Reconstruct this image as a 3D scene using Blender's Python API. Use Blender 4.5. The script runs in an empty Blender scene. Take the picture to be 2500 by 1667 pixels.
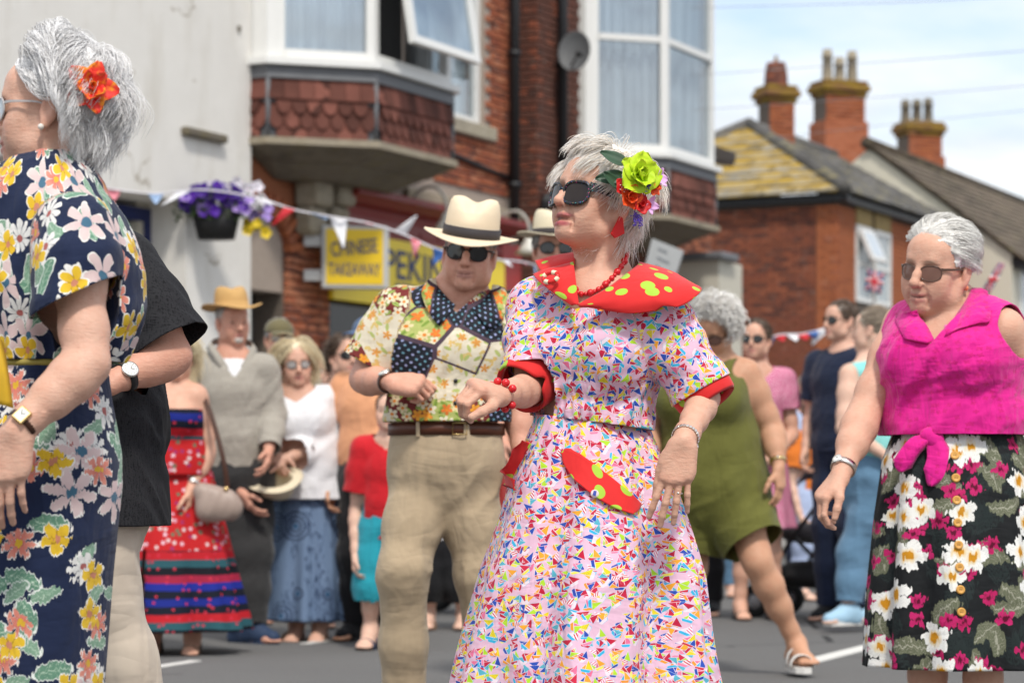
import bpy, bmesh, math, random
import numpy as np
from mathutils import Vector, Matrix
R = math.radians
rnd = random.Random(7)
nrg = np.random.default_rng(5)
SC = bpy.context.scene
COL = SC.collection

# ------------------------------------------------------------------ camera, sky, sun, exposure
CAMH, HOR, FPX = 0.82, 1180.0, 85.0/36.0*2500.0
cd = bpy.data.cameras.new('camera'); cam = bpy.data.objects.new('camera', cd); COL.objects.link(cam)
cam.location = (0, 0, CAMH); cam.rotation_euler = (R(90), 0, 0)
cd.lens = 85; cd.sensor_width = 36; cd.shift_y = (HOR-833.5)/2500; cd.clip_start = .1; cd.clip_end = 3000
cd.dof.use_dof = True; cd.dof.focus_distance = 5.55; cd.dof.aperture_fstop = 4.6; cd.dof.aperture_blades = 9
SC.camera = cam
SUN_EL, SUN_AZ = 54.0, 166.0           # azimuth clockwise from +Y
SC.world = bpy.data.worlds.new('World'); SC.world.use_nodes = True
wn = SC.world.node_tree; wn.nodes.clear()
def wnode(t, **k):
    n = wn.nodes.new(t)
    for a, b in k.items(): setattr(n, a, b)
    return n
_sky = wnode('ShaderNodeTexSky', sky_type='NISHITA', sun_disc=False, sun_elevation=R(SUN_EL), sun_rotation=R(SUN_AZ), air_density=1.0, dust_density=1.5)
_tc = wnode('ShaderNodeTexCoord'); _sp = wnode('ShaderNodeSeparateXYZ'); wn.links.new(_tc.outputs['Generated'], _sp.inputs[0])
def wmath(op, a, b=None):
    n = wnode('ShaderNodeMath', operation=op)
    for i, v in enumerate((a, b)):
        if v is None: continue
        if isinstance(v, (int, float)): n.inputs[i].default_value = v
        else: wn.links.new(v, n.inputs[i])
    return n.outputs[0]
_den = wmath('ADD', wmath('MAXIMUM', _sp.outputs[2], 0.0), 0.16)
_cb = wnode('ShaderNodeCombineXYZ')
wn.links.new(wmath('DIVIDE', _sp.outputs[0], _den), _cb.inputs[0]); wn.links.new(wmath('DIVIDE', _sp.outputs[1], _den), _cb.inputs[1])
_cb.inputs[2].default_value = 3.37
def wnoise(scale, det, rough, src, dist=0.0):
    n = wnode('ShaderNodeTexNoise'); n.inputs['Scale'].default_value = scale; n.inputs['Detail'].default_value = det
    n.inputs['Roughness'].default_value = rough; n.inputs['Distortion'].default_value = dist; wn.links.new(src, n.inputs['Vector']); return n.outputs['Fac']
def wramp(src, pts):
    n = wnode('ShaderNodeValToRGB'); e = n.color_ramp.elements
    while len(e) < len(pts): e.new(.5)
    for i, (p, c) in enumerate(pts): e[i].position = p; e[i].color = (*c, 1)
    wn.links.new(src, n.inputs[0]); return n.outputs[0]
_cov = wramp(wnoise(.95, 8, .55, _cb.outputs[0], .25), [(.31, (0, 0, 0)), (.52, (1, 1, 1))])
_shade = wramp(wnoise(1.7, 6, .55, _cb.outputs[0]), [(.32, (.70, .75, .82)), (.5, (.93, .95, .98)), (.66, (1.0, 1.0, 1.0))])
_bg1 = wnode('ShaderNodeBackground'); _bg1.inputs[1].default_value = .15; wn.links.new(_sky.outputs[0], _bg1.inputs[0])
_bg2 = wnode('ShaderNodeBackground'); _bg2.inputs[1].default_value = .85; wn.links.new(_shade, _bg2.inputs[0])
_mx = wnode('ShaderNodeMixShader'); wn.links.new(wmath('MULTIPLY', _cov, .93), _mx.inputs[0])
wn.links.new(_bg1.outputs[0], _mx.inputs[1]); wn.links.new(_bg2.outputs[0], _mx.inputs[2])
_wo = wnode('ShaderNodeOutputWorld'); wn.links.new(_mx.outputs[0], _wo.inputs[0])
sl = bpy.data.lights.new('sun', 'SUN'); sl.energy = 2.2; sl.angle = R(7); sl.color = (1, .95, .87)
so = bpy.data.objects.new('sun', sl); COL.objects.link(so)
_a, _e = R(SUN_AZ), R(SUN_EL)
so.rotation_euler = Vector((-math.sin(_a)*math.cos(_e), -math.cos(_a)*math.cos(_e), -math.sin(_e))).to_track_quat('-Z', 'Y').to_euler()
so.location = (0, 0, 30)
SC.view_settings.view_transform = 'Standard'; SC.view_settings.look = 'None'
SC.view_settings.exposure = 0.45; SC.view_settings.gamma = 1; SC.view_settings.use_curve_mapping = False
SC.render.engine = 'CYCLES'

# ------------------------------------------------------------------ small helpers
def A(*v): return np.array(v, float)
def W(px, py, Y): return A((px-1250)/FPX*Y, Y, CAMH+(HOR-py)/FPX*Y)     # photograph pixel + distance -> point in the street
def unit(v): v = np.asarray(v, float); return v/(np.linalg.norm(v)+1e-12)
def lerp(a, b, t): return a+(b-a)*t
def hashn(i, s=0):
    i = (np.asarray(i, dtype=np.int64)*np.int64(374761393)+np.int64(s)*np.int64(668265263)) & 0xffffffff
    i = ((i ^ (i >> 13))*1274126177) & 0xffffffff
    return ((i ^ (i >> 16)) & 0xffff)/65535.0
def vnoise(P, seed=0):
    P = np.asarray(P, float); I = np.floor(P).astype(np.int64); f = P-I; f = f*f*(3-2*f); out = 0
    for dx in (0, 1):
        wx = f[:, 0] if dx else 1-f[:, 0]
        for dy in (0, 1):
            wy = f[:, 1] if dy else 1-f[:, 1]
            for dz in (0, 1):
                wz = f[:, 2] if dz else 1-f[:, 2]
                out = out+wx*wy*wz*hashn((I[:, 0]+dx)*73856093+(I[:, 1]+dy)*19349663+(I[:, 2]+dz)*83492791, seed)
    return out*2-1
def fbm(P, o=3, seed=0):
    r = 0; a = .5
    for i in range(o): r = r+a*vnoise(P*(2**i), seed+i); a *= .5
    return r

# ------------------------------------------------------------------ objects
def link(o, parent=None):
    COL.objects.link(o)
    if parent is not None: o.parent = parent
    return o
def rawmesh(name, V, faces, smooth=True, col=None, pat=None):
    """faces: (n,k) array or a list of index lists"""
    me = bpy.data.meshes.new(name); V = np.asarray(V, np.float32)
    if isinstance(faces, np.ndarray):
        cnt = np.full(len(faces), faces.shape[1]); idx = faces.ravel()
    else:
        cnt = np.array([len(f) for f in faces], int); idx = np.array([i for f in faces for i in f], int)
    me.vertices.add(len(V)); me.vertices.foreach_set('co', V.ravel())
    me.loops.add(len(idx)); me.loops.foreach_set('vertex_index', idx.astype(np.int32))
    st = np.zeros(len(cnt), np.int32); st[1:] = np.cumsum(cnt)[:-1]
    me.polygons.add(len(cnt)); me.polygons.foreach_set('loop_start', st)
    me.update(calc_edges=True)
    me.polygons.foreach_set('use_smooth', np.full(len(cnt), bool(smooth)))
    if col is not None:
        a = me.attributes.new('Col', 'FLOAT_COLOR', 'POINT'); c = np.ones((len(V), 4), np.float32); c[:, :3] = col; a.data.foreach_set('color', c.ravel())
    if pat is not None:
        a = me.attributes.new('pat', 'FLOAT_VECTOR', 'POINT'); p = np.zeros((len(V), 3), np.float32); p[:, :pat.shape[1]] = pat; a.data.foreach_set('vector', p.ravel())
    me.update(); return me
def ob(name, V, faces, mat, parent=None, smooth=True, col=None, pat=None, sharp=None):
    me = rawmesh(name, V, faces, smooth, col, pat)
    if mat is not None: me.materials.append(mat)
    if sharp: me.set_sharp_from_angle(angle=R(sharp))
    return link(bpy.data.objects.new(name, me), parent)
def tag(o, label, cat, group=None):
    o['label'] = label; o['category'] = cat
    if group: o['group'] = group
    return o
def empty(name, loc, label, cat, group=None):
    o = bpy.data.objects.new(name, None); o.location = Vector(loc); o.empty_display_size = .1; COL.objects.link(o)
    return tag(o, label, cat, group)
_minv = {}
def under(o, root):
    """parent o (built in world space) to root (an empty that is only moved)"""
    o.parent = root
    o.matrix_parent_inverse = Matrix.Translation(root.location).inverted() if root.parent is None else Matrix.Identity(4)
    return o
def struct(o): o['kind'] = 'structure'; return o

class MB:
    """collects simple solids into one mesh"""
    def __init__(s): s.V = []; s.F = []
    def add(s, V, F):
        n = len(s.V); s.V += [tuple(v) for v in V]; s.F += [[i+n for i in f] for f in F]; return s
    def box(s, c, size, M=None, bev=0.0):
        c = np.asarray(c, float); hx, hy, hz = np.asarray(size, float)/2
        if bev <= 0:
            L = np.array([(x, y, z) for x in (-hx, hx) for y in (-hy, hy) for z in (-hz, hz)])
            F = [[0, 1, 3, 2], [4, 6, 7, 5], [0, 4, 5, 1], [2, 3, 7, 6], [0, 2, 6, 4], [1, 5, 7, 3]]
        else:
            b = min(bev, hx*.9, hy*.9, hz*.9); L = []; ix = {}
            for x in (-1, 1):
                for y in (-1, 1):
                    for z in (-1, 1):
                        for k in range(3):
                            p = [x*(hx-b), y*(hy-b), z*(hz-b)]; p[k] = (x*hx, y*hy, z*hz)[k]
                            ix[(x, y, z, k)] = len(L); L.append(p)
            L = np.array(L); F = []
            for k in range(3):
                a, b2 = [i for i in range(3) if i != k]
                for sg in (-1, 1):
                    q = []
                    for (u, v) in ((-1, -1), (1, -1), (1, 1), (-1, 1)):
                        t = [0, 0, 0]; t[k] = sg; t[a] = u; t[b2] = v; q.append(ix[(*t, k)])
                    F.append(q if (sg > 0) == (k != 1) else q[::-1])
            for k in range(3):
                a, b2 = [i for i in range(3) if i != k]
                for u in (-1, 1):
                    for v in (-1, 1):
                        t0 = [0, 0, 0]; t1 = [0, 0, 0]
                        t0[k] = -1; t1[k] = 1
                        for t in (t0, t1): t[a] = u; t[b2] = v
                        F.append([ix[(*t0, a)], ix[(*t1, a)], ix[(*t1, b2)], ix[(*t0, b2)]])
            for x in (-1, 1):
                for y in (-1, 1):
                    for z in (-1, 1): F.append([ix[(x, y, z, k)] for k in range(3)])
        if M is not None: L = L @ np.asarray(M, float).T
        return s.add(L+c, F)
    def prism(s, poly, a, b):
        """poly: list of 3d points (planar); extruded from offset a to offset b"""
        P = np.asarray(poly, float); a = np.asarray(a, float); b = np.asarray(b, float); n = len(P)
        return s.add(np.vstack([P+a, P+b]), [list(range(n))[::-1], list(range(n, 2*n))]+[[i, (i+1) % n, n+(i+1) % n, n+i] for i in range(n)])
    def tube(s, pts, r, n=8, cap=True, closed=False):
        pts = np.asarray(pts, float); m = len(pts); r = np.broadcast_to(np.asarray(r, float), (m,))
        T = np.gradient(pts, axis=0) if not closed else np.roll(pts, -1, 0)-np.roll(pts, 1, 0)
        up = A(0, 0, 1) if abs(unit(T[0])[2]) < .9 else A(1, 0, 0); V = []
        for i in range(m):
            t = unit(T[i]); x = unit(np.cross(up, t)); y = np.cross(t, x); up = y
            for k in range(n):
                a = 2*math.pi*k/n; V.append(pts[i]+r[i]*(math.cos(a)*x+math.sin(a)*y))
        F = []; mm = m if closed else m-1
        for i in range(mm):
            j = (i+1) % m
            for k in range(n): F.append([i*n+k, i*n+(k+1) % n, j*n+(k+1) % n, j*n+k])
        if cap and not closed: F += [list(range(n))[::-1], list(range((m-1)*n, m*n))]
        return s.add(V, F)
    def lathe(s, prof, n=24, M=None, c=(0, 0, 0), sx=1, sy=1):
        V = []; m = len(prof)
        for (r, z) in prof:
            for k in range(n): a = 2*math.pi*k/n; V.append((r*math.cos(a)*sx, r*math.sin(a)*sy, z))
        V = np.array(V)
        if M is not None: V = V @ np.asarray(M, float).T
        F = [[i*n+k, i*n+(k+1) % n, (i+1)*n+(k+1) % n, (i+1)*n+k] for i in range(m-1) for k in range(n)]
        return s.add(V+np.asarray(c, float), F)
    def sphere(s, c, r, n=12, M=None):
        r = np.broadcast_to(np.asarray(r, float), (3,)); m = n//2+1; V = []
        for i in range(m+1):
            t = math.pi*i/m
            for k in range(n): a = 2*math.pi*k/n; V.append((r[0]*math.sin(t)*math.cos(a), r[1]*math.sin(t)*math.sin(a), r[2]*math.cos(t)))
        V = np.array(V)
        if M is not None: V = V @ np.asarray(M, float).T
        return s.add(V+np.asarray(c, float), [[i*n+k, (i+1)*n+k, (i+1)*n+(k+1) % n, i*n+(k+1) % n] for i in range(m) for k in range(n)])
    def build(s, name, mat, parent=None, smooth=False, sharp=None):
        o = ob(name, np.array(s.V), s.F, mat, None, smooth or bool(sharp), sharp=sharp)
        if parent is not None: under(o, parent)
        return o

# ------------------------------------------------------------------ signed distance bodies -> one continuous surface
class SDF:
    def __init__(s): s.p = []
    def _add(s, fn, lo, hi, k, op): s.p.append((fn, np.asarray(lo, float), np.asarray(hi, float), k, op)); return s
    def cap(s, a, b, ra, rb=None, k=.02, op='u'):
        a = np.asarray(a, float); b = np.asarray(b, float); rb = ra if rb is None else rb; ab = b-a; L = ab@ab+1e-12; m = max(ra, rb)
        def fn(P):
            d = P-a; t = np.clip((d@ab)/L, 0, 1)
            return np.sqrt(((d-t[..., None]*ab)**2).sum(-1))-(ra+(rb-ra)*t)
        return s._add(fn, np.minimum(a, b)-m, np.maximum(a, b)+m, k, op)
    def chain(s, pts, rs, k=.02):
        for i in range(len(pts)-1): s.cap(pts[i], pts[i+1], rs[i], rs[i+1], k)
        return s
    def ell(s, c, r, M=None, k=.02, op='u'):
        c = np.asarray(c, float); r = np.asarray(r, float); Mi = None if M is None else np.asarray(M, float).T
        def fn(P):
            d = P-c
            if Mi is not None: d = d @ Mi.T
            k0 = np.sqrt(((d/r)**2).sum(-1)); k1 = np.sqrt(((d/r**2)**2).sum(-1))+1e-9
            return k0*(k0-1)/k1
        m = r.max(); m3 = r if M is None else np.full(3, m)
        return s._add(fn, c-m3, c+m3, k, op)
    def ecap(s, a, b, right, ra, rb, k=.04, op='u'):
        """tapered tube of elliptical section: ra=(half width along right, half depth)"""
        a = np.asarray(a, float); b = np.asarray(b, float); ab = b-a; Ls = np.linalg.norm(ab); ax = ab/Ls
        x = unit(right-ax*(np.asarray(right)@ax)); y = np.cross(ax, x); m = max(*ra, *rb)
        def fn(P):
            d = P-a; t = d@ax; tc = np.clip(t, 0, Ls)/Ls; w = ra[0]+(rb[0]-ra[0])*tc; q = ra[1]+(rb[1]-ra[1])*tc
            u = d@x; v = d@y; e = np.maximum(-t, t-Ls).clip(0)
            mn = np.minimum(w, q); rr = np.sqrt((u/w)**2+(v/q)**2+(e/mn)**2)
            return (rr-1)*mn
        return s._add(fn, np.minimum(a, b)-m, np.maximum(a, b)+m, k, op)
    def bounds(s):
        u = [p for p in s.p if p[4] == 'u']
        return np.min([p[1] for p in u], 0), np.max([p[2] for p in u], 0)
    def field(s, lo, hi, h):
        n = np.ceil((hi-lo)/h).astype(int)+1; F = np.full(n, .2); ax = [lo[i]+h*np.arange(n[i]) for i in range(3)]
        for fn, a, b, k, op in s.p:
            pad = k+3*h
            i0 = np.maximum(np.floor((a-pad-lo)/h).astype(int), 0); i1 = np.minimum(np.ceil((b+pad-lo)/h).astype(int)+1, n)
            if (i1 <= i0).any(): continue
            G = np.stack(np.meshgrid(*[ax[i][i0[i]:i1[i]] for i in range(3)], indexing='ij'), -1)
            d = fn(G); sl = tuple(slice(i0[i], i1[i]) for i in range(3)); f = F[sl]
            if op == 'u':
                q = np.maximum(k-np.abs(f-d), 0)/k; F[sl] = np.minimum(f, d)-q*q*k*.25
            else:
                d = -d; q = np.maximum(k-np.abs(f-d), 0)/k; F[sl] = np.maximum(f, d)+q*q*k*.25
        return F
    def mesh(s, h, lo=None, hi=None):
        if lo is None: lo, hi = s.bounds(); lo = lo-4*h; hi = hi+4*h
        lo = np.asarray(lo, float); hi = np.asarray(hi, float)
        return nets(s.field(lo, hi, h), lo, h)
def nets(F, lo, h):
    S = F < 0; n = np.array(F.shape)-1
    C = np.zeros(tuple(n), np.int8)
    for dx in (0, 1):
        for dy in (0, 1):
            for dz in (0, 1): C += S[dx:dx+n[0], dy:dy+n[1], dz:dz+n[2]]
    I = np.argwhere((C > 0) & (C < 8)); m = len(I); acc = np.zeros((m, 3)); cnt = np.zeros(m)
    cor = [(x, y, z) for x in (0, 1) for y in (0, 1) for z in (0, 1)]
    val = {c: F[I[:, 0]+c[0], I[:, 1]+c[1], I[:, 2]+c[2]] for c in cor}
    for c in cor:
        for ax in range(3):
            if c[ax]: continue
            e = list(c); e[ax] = 1; e = tuple(e); a, b = val[c], val[e]; x = (a < 0) != (b < 0)
            t = np.where(x, a/np.where(x, a-b, 1), 0); p = np.tile(np.array(c, float), (m, 1)); p[:, ax] = t
            acc += p*x[:, None]; cnt += x
    V = lo+h*(I+acc/np.maximum(cnt, 1)[:, None])
    ids = np.full(tuple(n), -1, np.int64); ids[I[:, 0], I[:, 1], I[:, 2]] = np.arange(m)
    Q = []
    for ax in range(3):
        s0 = [slice(None)]*3; s1 = [slice(None)]*3; s0[ax] = slice(0, -1); s1[ax] = slice(1, None)
        a = S[tuple(s0)]; b = S[tuple(s1)]; E = np.argwhere(a != b); o1, o2 = (ax+1) % 3, (ax+2) % 3
        E = E[(E[:, o1] > 0) & (E[:, o2] > 0) & (E[:, o1] < n[o1]) & (E[:, o2] < n[o2])]
        ins = a[E[:, 0], E[:, 1], E[:, 2]]; q = []
        for (u, v) in ((-1, -1), (0, -1), (0, 0), (-1, 0)):
            e = E.copy(); e[:, o1] += u; e[:, o2] += v; q.append(ids[e[:, 0], e[:, 1], e[:, 2]])
        q = np.stack(q, 1); q[~ins] = q[~ins][:, ::-1]; Q.append(q)
    Q = np.vstack(Q); return V, Q[(Q >= 0).all(1)]
def vnormals(V, F):
    N = np.zeros_like(V)
    if isinstance(F, np.ndarray):
        n = np.cross(V[F[:, 2]]-V[F[:, 0]], V[F[:, 3 if F.shape[1] > 3 else 1]]-V[F[:, 1 if F.shape[1] > 3 else 0]])
        for k in range(F.shape[1]): np.add.at(N, F[:, k], n)
    return N/(np.linalg.norm(N, axis=1)[:, None]+1e-12)
def clip(V, F, f):
    """keep the part of the mesh where f >= 0, cut along f = 0"""
    s = f >= 0; k = s[F].sum(1); keep = [list(q) for q in F[k == F.shape[1]]]; V2 = []; n0 = len(V); cache = {}
    for q in F[(k > 0) & (k < F.shape[1])]:
        out = []
        for i in range(len(q)):
            a, b = int(q[i]), int(q[(i+1) % len(q)])
            if s[a]: out.append(a)
            if s[a] != s[b]:
                key = (min(a, b), max(a, b))
                if key not in cache:
                    t = f[a]/(f[a]-f[b]); cache[key] = n0+len(V2); V2.append(V[a]+(V[b]-V[a])*t)
                out.append(cache[key])
        if len(out) > 2: keep.append(out)
    V = np.vstack([V, np.array(V2)]) if V2 else V
    used = sorted({i for q in keep for i in q}); mp = {u: i for i, u in enumerate(used)}
    return V[used], [[mp[i] for i in q] for q in keep]
def thicken(o, t, off=-1):
    m = o.modifiers.new('cloth', 'SOLIDIFY'); m.thickness = t; m.offset = off; return o
# ------------------------------------------------------------------ materials: small expression language over shader nodes
class X:
    def __init__(s, g, sock): s.g = g; s.s = sock
    def _b(s, o, op, rev=False): return s.g.m(op, o, s) if rev else s.g.m(op, s, o)
    def __add__(s, o): return s._b(o, 'ADD')
    __radd__ = __add__
    def __sub__(s, o): return s._b(o, 'SUBTRACT')
    def __rsub__(s, o): return s._b(o, 'SUBTRACT', True)
    def __mul__(s, o): return s._b(o, 'MULTIPLY')
    __rmul__ = __mul__
    def __truediv__(s, o): return s._b(o, 'DIVIDE')
    def __rtruediv__(s, o): return s._b(o, 'DIVIDE', True)
    def __lt__(s, o): return s._b(o, 'LESS_THAN')
    def __gt__(s, o): return s._b(o, 'GREATER_THAN')
    def __neg__(s): return s*-1.0
class G:
    """one material's node graph"""
    def __init__(g, name):
        g.mat = bpy.data.materials.new(name); g.mat.use_nodes = True; g.t = g.mat.node_tree; g.n = g.t.nodes; g.n.clear()
        g.out = g.n.new('ShaderNodeOutputMaterial'); g.b = g.n.new('ShaderNodeBsdfPrincipled'); g.t.links.new(g.b.outputs[0], g.out.inputs[0])
    def put(g, v, sock):
        if isinstance(v, X): g.t.links.new(v.s, sock)
        elif isinstance(v, (tuple, list)): sock.default_value = (*v, 1.0) if len(v) == 3 and len(sock.default_value) == 4 else v
        else: sock.default_value = v
    def m(g, op, a, b=None, c=None):
        n = g.n.new('ShaderNodeMath'); n.operation = op
        for i, v in enumerate((a, b, c)):
            if v is not None: g.put(v, n.inputs[i])
        return X(g, n.outputs[0])
    def sin(g, a): return g.m('SINE', a)
    def cos(g, a): return g.m('COSINE', a)
    def abs(g, a): return g.m('ABSOLUTE', a)
    def fr(g, a): return g.m('FRACT', a)
    def fl(g, a): return g.m('FLOOR', a)
    def mn(g, a, b): return g.m('MINIMUM', a, b)
    def mx(g, a, b): return g.m('MAXIMUM', a, b)
    def at2(g, a, b): return g.m('ARCTAN2', a, b)
    def sq(g, a): return g.m('SQRT', a)
    def both(g, *a):
        r = a[0]
        for b in a[1:]: r = r*b
        return r
    def either(g, *a):
        r = a[0]
        for b in a[1:]: r = g.mx(r, b)
        return r
    def obj(g): return X(g, g.n.new('ShaderNodeTexCoord').outputs['Object'])
    def gen(g): return X(g, g.n.new('ShaderNodeTexCoord').outputs['Generated'])
    def pos(g): return X(g, g.n.new('ShaderNodeNewGeometry').outputs['Position'])
    def attr(g, name, out='Vector'):
        n = g.n.new('ShaderNodeAttribute'); n.attribute_name = name; return X(g, n.outputs[out])
    def sep(g, v):
        n = g.n.new('ShaderNodeSeparateXYZ'); g.put(v, n.inputs[0]); return [X(g, n.outputs[i]) for i in range(3)]
    def comb(g, x, y, z=0.0):
        n = g.n.new('ShaderNodeCombineXYZ')
        for i, v in enumerate((x, y, z)): g.put(v, n.inputs[i])
        return X(g, n.outputs[0])
    def map(g, v, s=(1, 1, 1), l=(0, 0, 0), r=(0, 0, 0)):
        n = g.n.new('ShaderNodeMapping'); g.put(v, n.inputs[0]); n.inputs[1].default_value = l; n.inputs[2].default_value = r
        n.inputs[3].default_value = s if isinstance(s, tuple) else (s, s, s); return X(g, n.outputs[0])
    def noise(g, v, scale, det=3, rough=.5, out='Fac', dist=0.0):
        n = g.n.new('ShaderNodeTexNoise'); g.put(v, n.inputs['Vector']); n.inputs['Scale'].default_value = scale; n.inputs['Detail'].default_value = det
        n.inputs['Roughness'].default_value = rough; n.inputs['Distortion'].default_value = dist; return X(g, n.outputs[out])
    def vor(g, v, scale, rand=1.0, feat='F1', dims='2D', metric='EUCLIDEAN'):
        n = g.n.new('ShaderNodeTexVoronoi'); n.voronoi_dimensions = dims; n.feature = feat; n.distance = metric; g.put(v, n.inputs['Vector'])
        n.inputs['Scale'].default_value = scale; n.inputs['Randomness'].default_value = rand
        return {k: X(g, n.outputs[k]) for k in ('Distance', 'Color', 'Position') if k in n.outputs}
    def ramp(g, f, pts, const=False):
        n = g.n.new('ShaderNodeValToRGB'); e = n.color_ramp.elements
        if const: n.color_ramp.interpolation = 'CONSTANT'
        while len(e) < len(pts): e.new(.5)
        for i, (p, c) in enumerate(pts): e[i].position = p; e[i].color = (*c, 1) if not isinstance(c, (int, float)) else (c, c, c, 1)
        g.put(f, n.inputs[0]); return X(g, n.outputs[0])
    def pal(g, f, cols): return g.ramp(f, [(i/len(cols), c) for i, c in enumerate(cols)], True)
    def mix(g, a, b, f, blend='MIX'):
        n = g.n.new('ShaderNodeMix'); n.data_type = 'RGBA'; n.blend_type = blend; n.clamp_factor = True
        g.put(f, n.inputs[0]); g.put(a, n.inputs[6]); g.put(b, n.inputs[7]); return X(g, n.outputs[2])
    def bump(g, h, strength=.3, dist=.01):
        n = g.n.new('ShaderNodeBump'); n.inputs['Strength'].default_value = strength; n.inputs['Distance'].default_value = dist; g.put(h, n.inputs['Height'])
        g.t.links.new(n.outputs[0], g.b.inputs['Normal']); return n
    def folds(g, amp=.55, sc=1.0, weave=1100, dist=.02):
        """cloth relief: fine weave plus soft creases in two directions"""
        o = g.obj(); a = g.noise(g.map(o, (11*sc, 11*sc, 4.0*sc)), 1.0, 3, .55, dist=.6); b = g.noise(g.map(o, (5*sc, 5*sc, 13*sc), (3, 1, 7), (.5, .3, .2)), 1.0, 3, .55, dist=.5)
        h = g.abs(a-.5)*1.7+g.abs(b-.5)*1.0+g.noise(o, weave, 2)*.05; return g.bump(h, amp, dist)
    def set(g, base=None, rough=None, metal=None, spec=None, **k):
        if base is not None: g.put(base, g.b.inputs['Base Color'])
        if rough is not None: g.put(rough, g.b.inputs['Roughness'])
        if metal is not None: g.put(metal, g.b.inputs['Metallic'])
        if spec is not None: g.put(spec, g.b.inputs['Specular IOR Level'])
        for a, b in k.items(): g.put(b, g.b.inputs[a.replace('_', ' ')])
        return g.mat
MC = {}
def plain(name, c, rough=.6, metal=0.0, spec=.4, var=.12, sc=18, bump=.0, bsc=200, **k):
    """base colour with a little uneven wear"""
    key = (name, tuple(c), rough, metal)
    if key in MC: return MC[key]
    g = G(name); o = g.obj(); n = g.noise(o, sc, 4, .6)
    col = g.mix(tuple(x*(1-var) for x in c), tuple(min(1, x*(1+var)) for x in c), n)
    if bump: g.bump(g.noise(o, bsc, 3), bump, .004)
    MC[key] = g.set(col, g.ramp(n, [(.3, max(0, rough-.06)), (.7, min(1, rough+.06))]), metal, spec, **k); return MC[key]
def cloth(name, c, weave=900, rough=.85, var=.07, bump=.25, coord='pat', sheen=.15, heather=0.0):
    key = ('cloth', name, tuple(c))
    if key in MC: return MC[key]
    g = G(name); p = g.obj(); n = g.noise(p, 25, 3); col = g.mix(tuple(x*(1-var) for x in c), tuple(min(1, x*(1+var)) for x in c), n)
    if heather: col = g.mix(col, tuple(x*(1-heather) for x in c), g.ramp(g.noise(p, 350, 2), [(.4, 0.), (.6, 1.)]))
    g.folds(.5, .62, weave, .03)
    MC[key] = g.set(col, rough, 0, .2, Sheen_Weight=sheen); return MC[key]
def cellpt(g, uv, scale, rand=.9, seed=0.0, rot=None):
    """2d voronoi cell: local coordinates (in cell units) rotated by a random angle, and three random numbers"""
    q = g.map(uv, 1.0, (seed, seed*1.7, 0)); v = g.vor(q, scale, rand); px, py, _ = g.sep(v['Position']); x, y, _ = g.sep(q)
    r, gg, b = g.sep(v['Color']); lx = (x-px)*scale; ly = (y-py)*scale
    a = (r-.5)*(6.283 if rot is None else rot); c, s = g.cos(a), g.sin(a)
    return lx*c-ly*s, lx*s+ly*c, r, gg, b
def flower(g, lx, ly, n, rad, pinch=.45, sharp=1.0, soft=0.0):
    """petal mask value: radius minus petal outline (negative inside)"""
    th = g.at2(ly, lx); rr = g.sq(lx*lx+ly*ly)
    w = g.m('POWER', g.abs(g.cos(th*(n*.5))), sharp); return rr-(w*(1-pinch)+pinch)*rad, rr, th
def skin(name, c, red=.5, mott=.12, spots=.25, sss=.06):
    key = ('skin', name)
    if key in MC: return MC[key]
    g = G(name); o = g.obj(); col = g.attr('Col', 'Color')
    n1 = g.noise(o, 45, 4, .6); n2 = g.noise(o, 9, 3)
    base = g.mix(col, (c[0]*.90, c[1]*.66, c[2]*.60), g.ramp(n1, [(.42, 0.), (.75, mott*3.4)]))
    base = g.mix(base, (min(1, c[0]*1.12), c[1]*1.1, c[2]*1.08), g.ramp(n2, [(.45, 0.), (.8, .35)]))
    sp = g.vor(o, 75, 1, dims='3D'); spx = g.ramp(sp['Distance'], [(.10, spots), (.22, 0.)])
    base = g.mix(base, (c[0]*.55, c[1]*.36, c[2]*.28), spx)
    h = g.noise(o, 260, 4, .65)*.6+g.noise(g.map(o, (60, 60, 190)), 1.0, 3)*.8+g.abs(g.noise(g.map(o, (45, 45, 95), (0, 0, 0), (.4, .2, .3)), 1.0, 3)-.5)*1.8
    g.bump(h, .30, .004)
    MC[key] = g.set(base, g.ramp(n1, [(.3, .46), (.7, .64)]), 0, .34, Subsurface_Weight=sss, Subsurface_Radius=(.012, .005, .003), Subsurface_Scale=.5); return MC[key]
def hairmat(name, rough=.42):
    key = ('hair', name)
    if key in MC: return MC[key]
    g = G(name); MC[key] = g.set(g.attr('Col', 'Color'), rough, 0, .5); return MC[key]
M_RED = plain('red_bead', (.62, .012, .018), .22, spec=.5, var=.05)
M_GOLD = plain('gold', (.75, .55, .25), .28, 1.0); M_SILVER = plain('silver', (.72, .70, .66), .3, 1.0); M_GLASSW = plain('watch_dial', (.75, .75, .72), .3)
M_LEATHER = plain('brown_leather', (.06, .022, .012), .5, var=.3, sc=60); M_BLACK = plain('black_plastic', (.012, .012, .013), .35); M_DKLENS = plain('dark_lens', (.006, .006, .007), .06, spec=.7, var=0)
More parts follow.
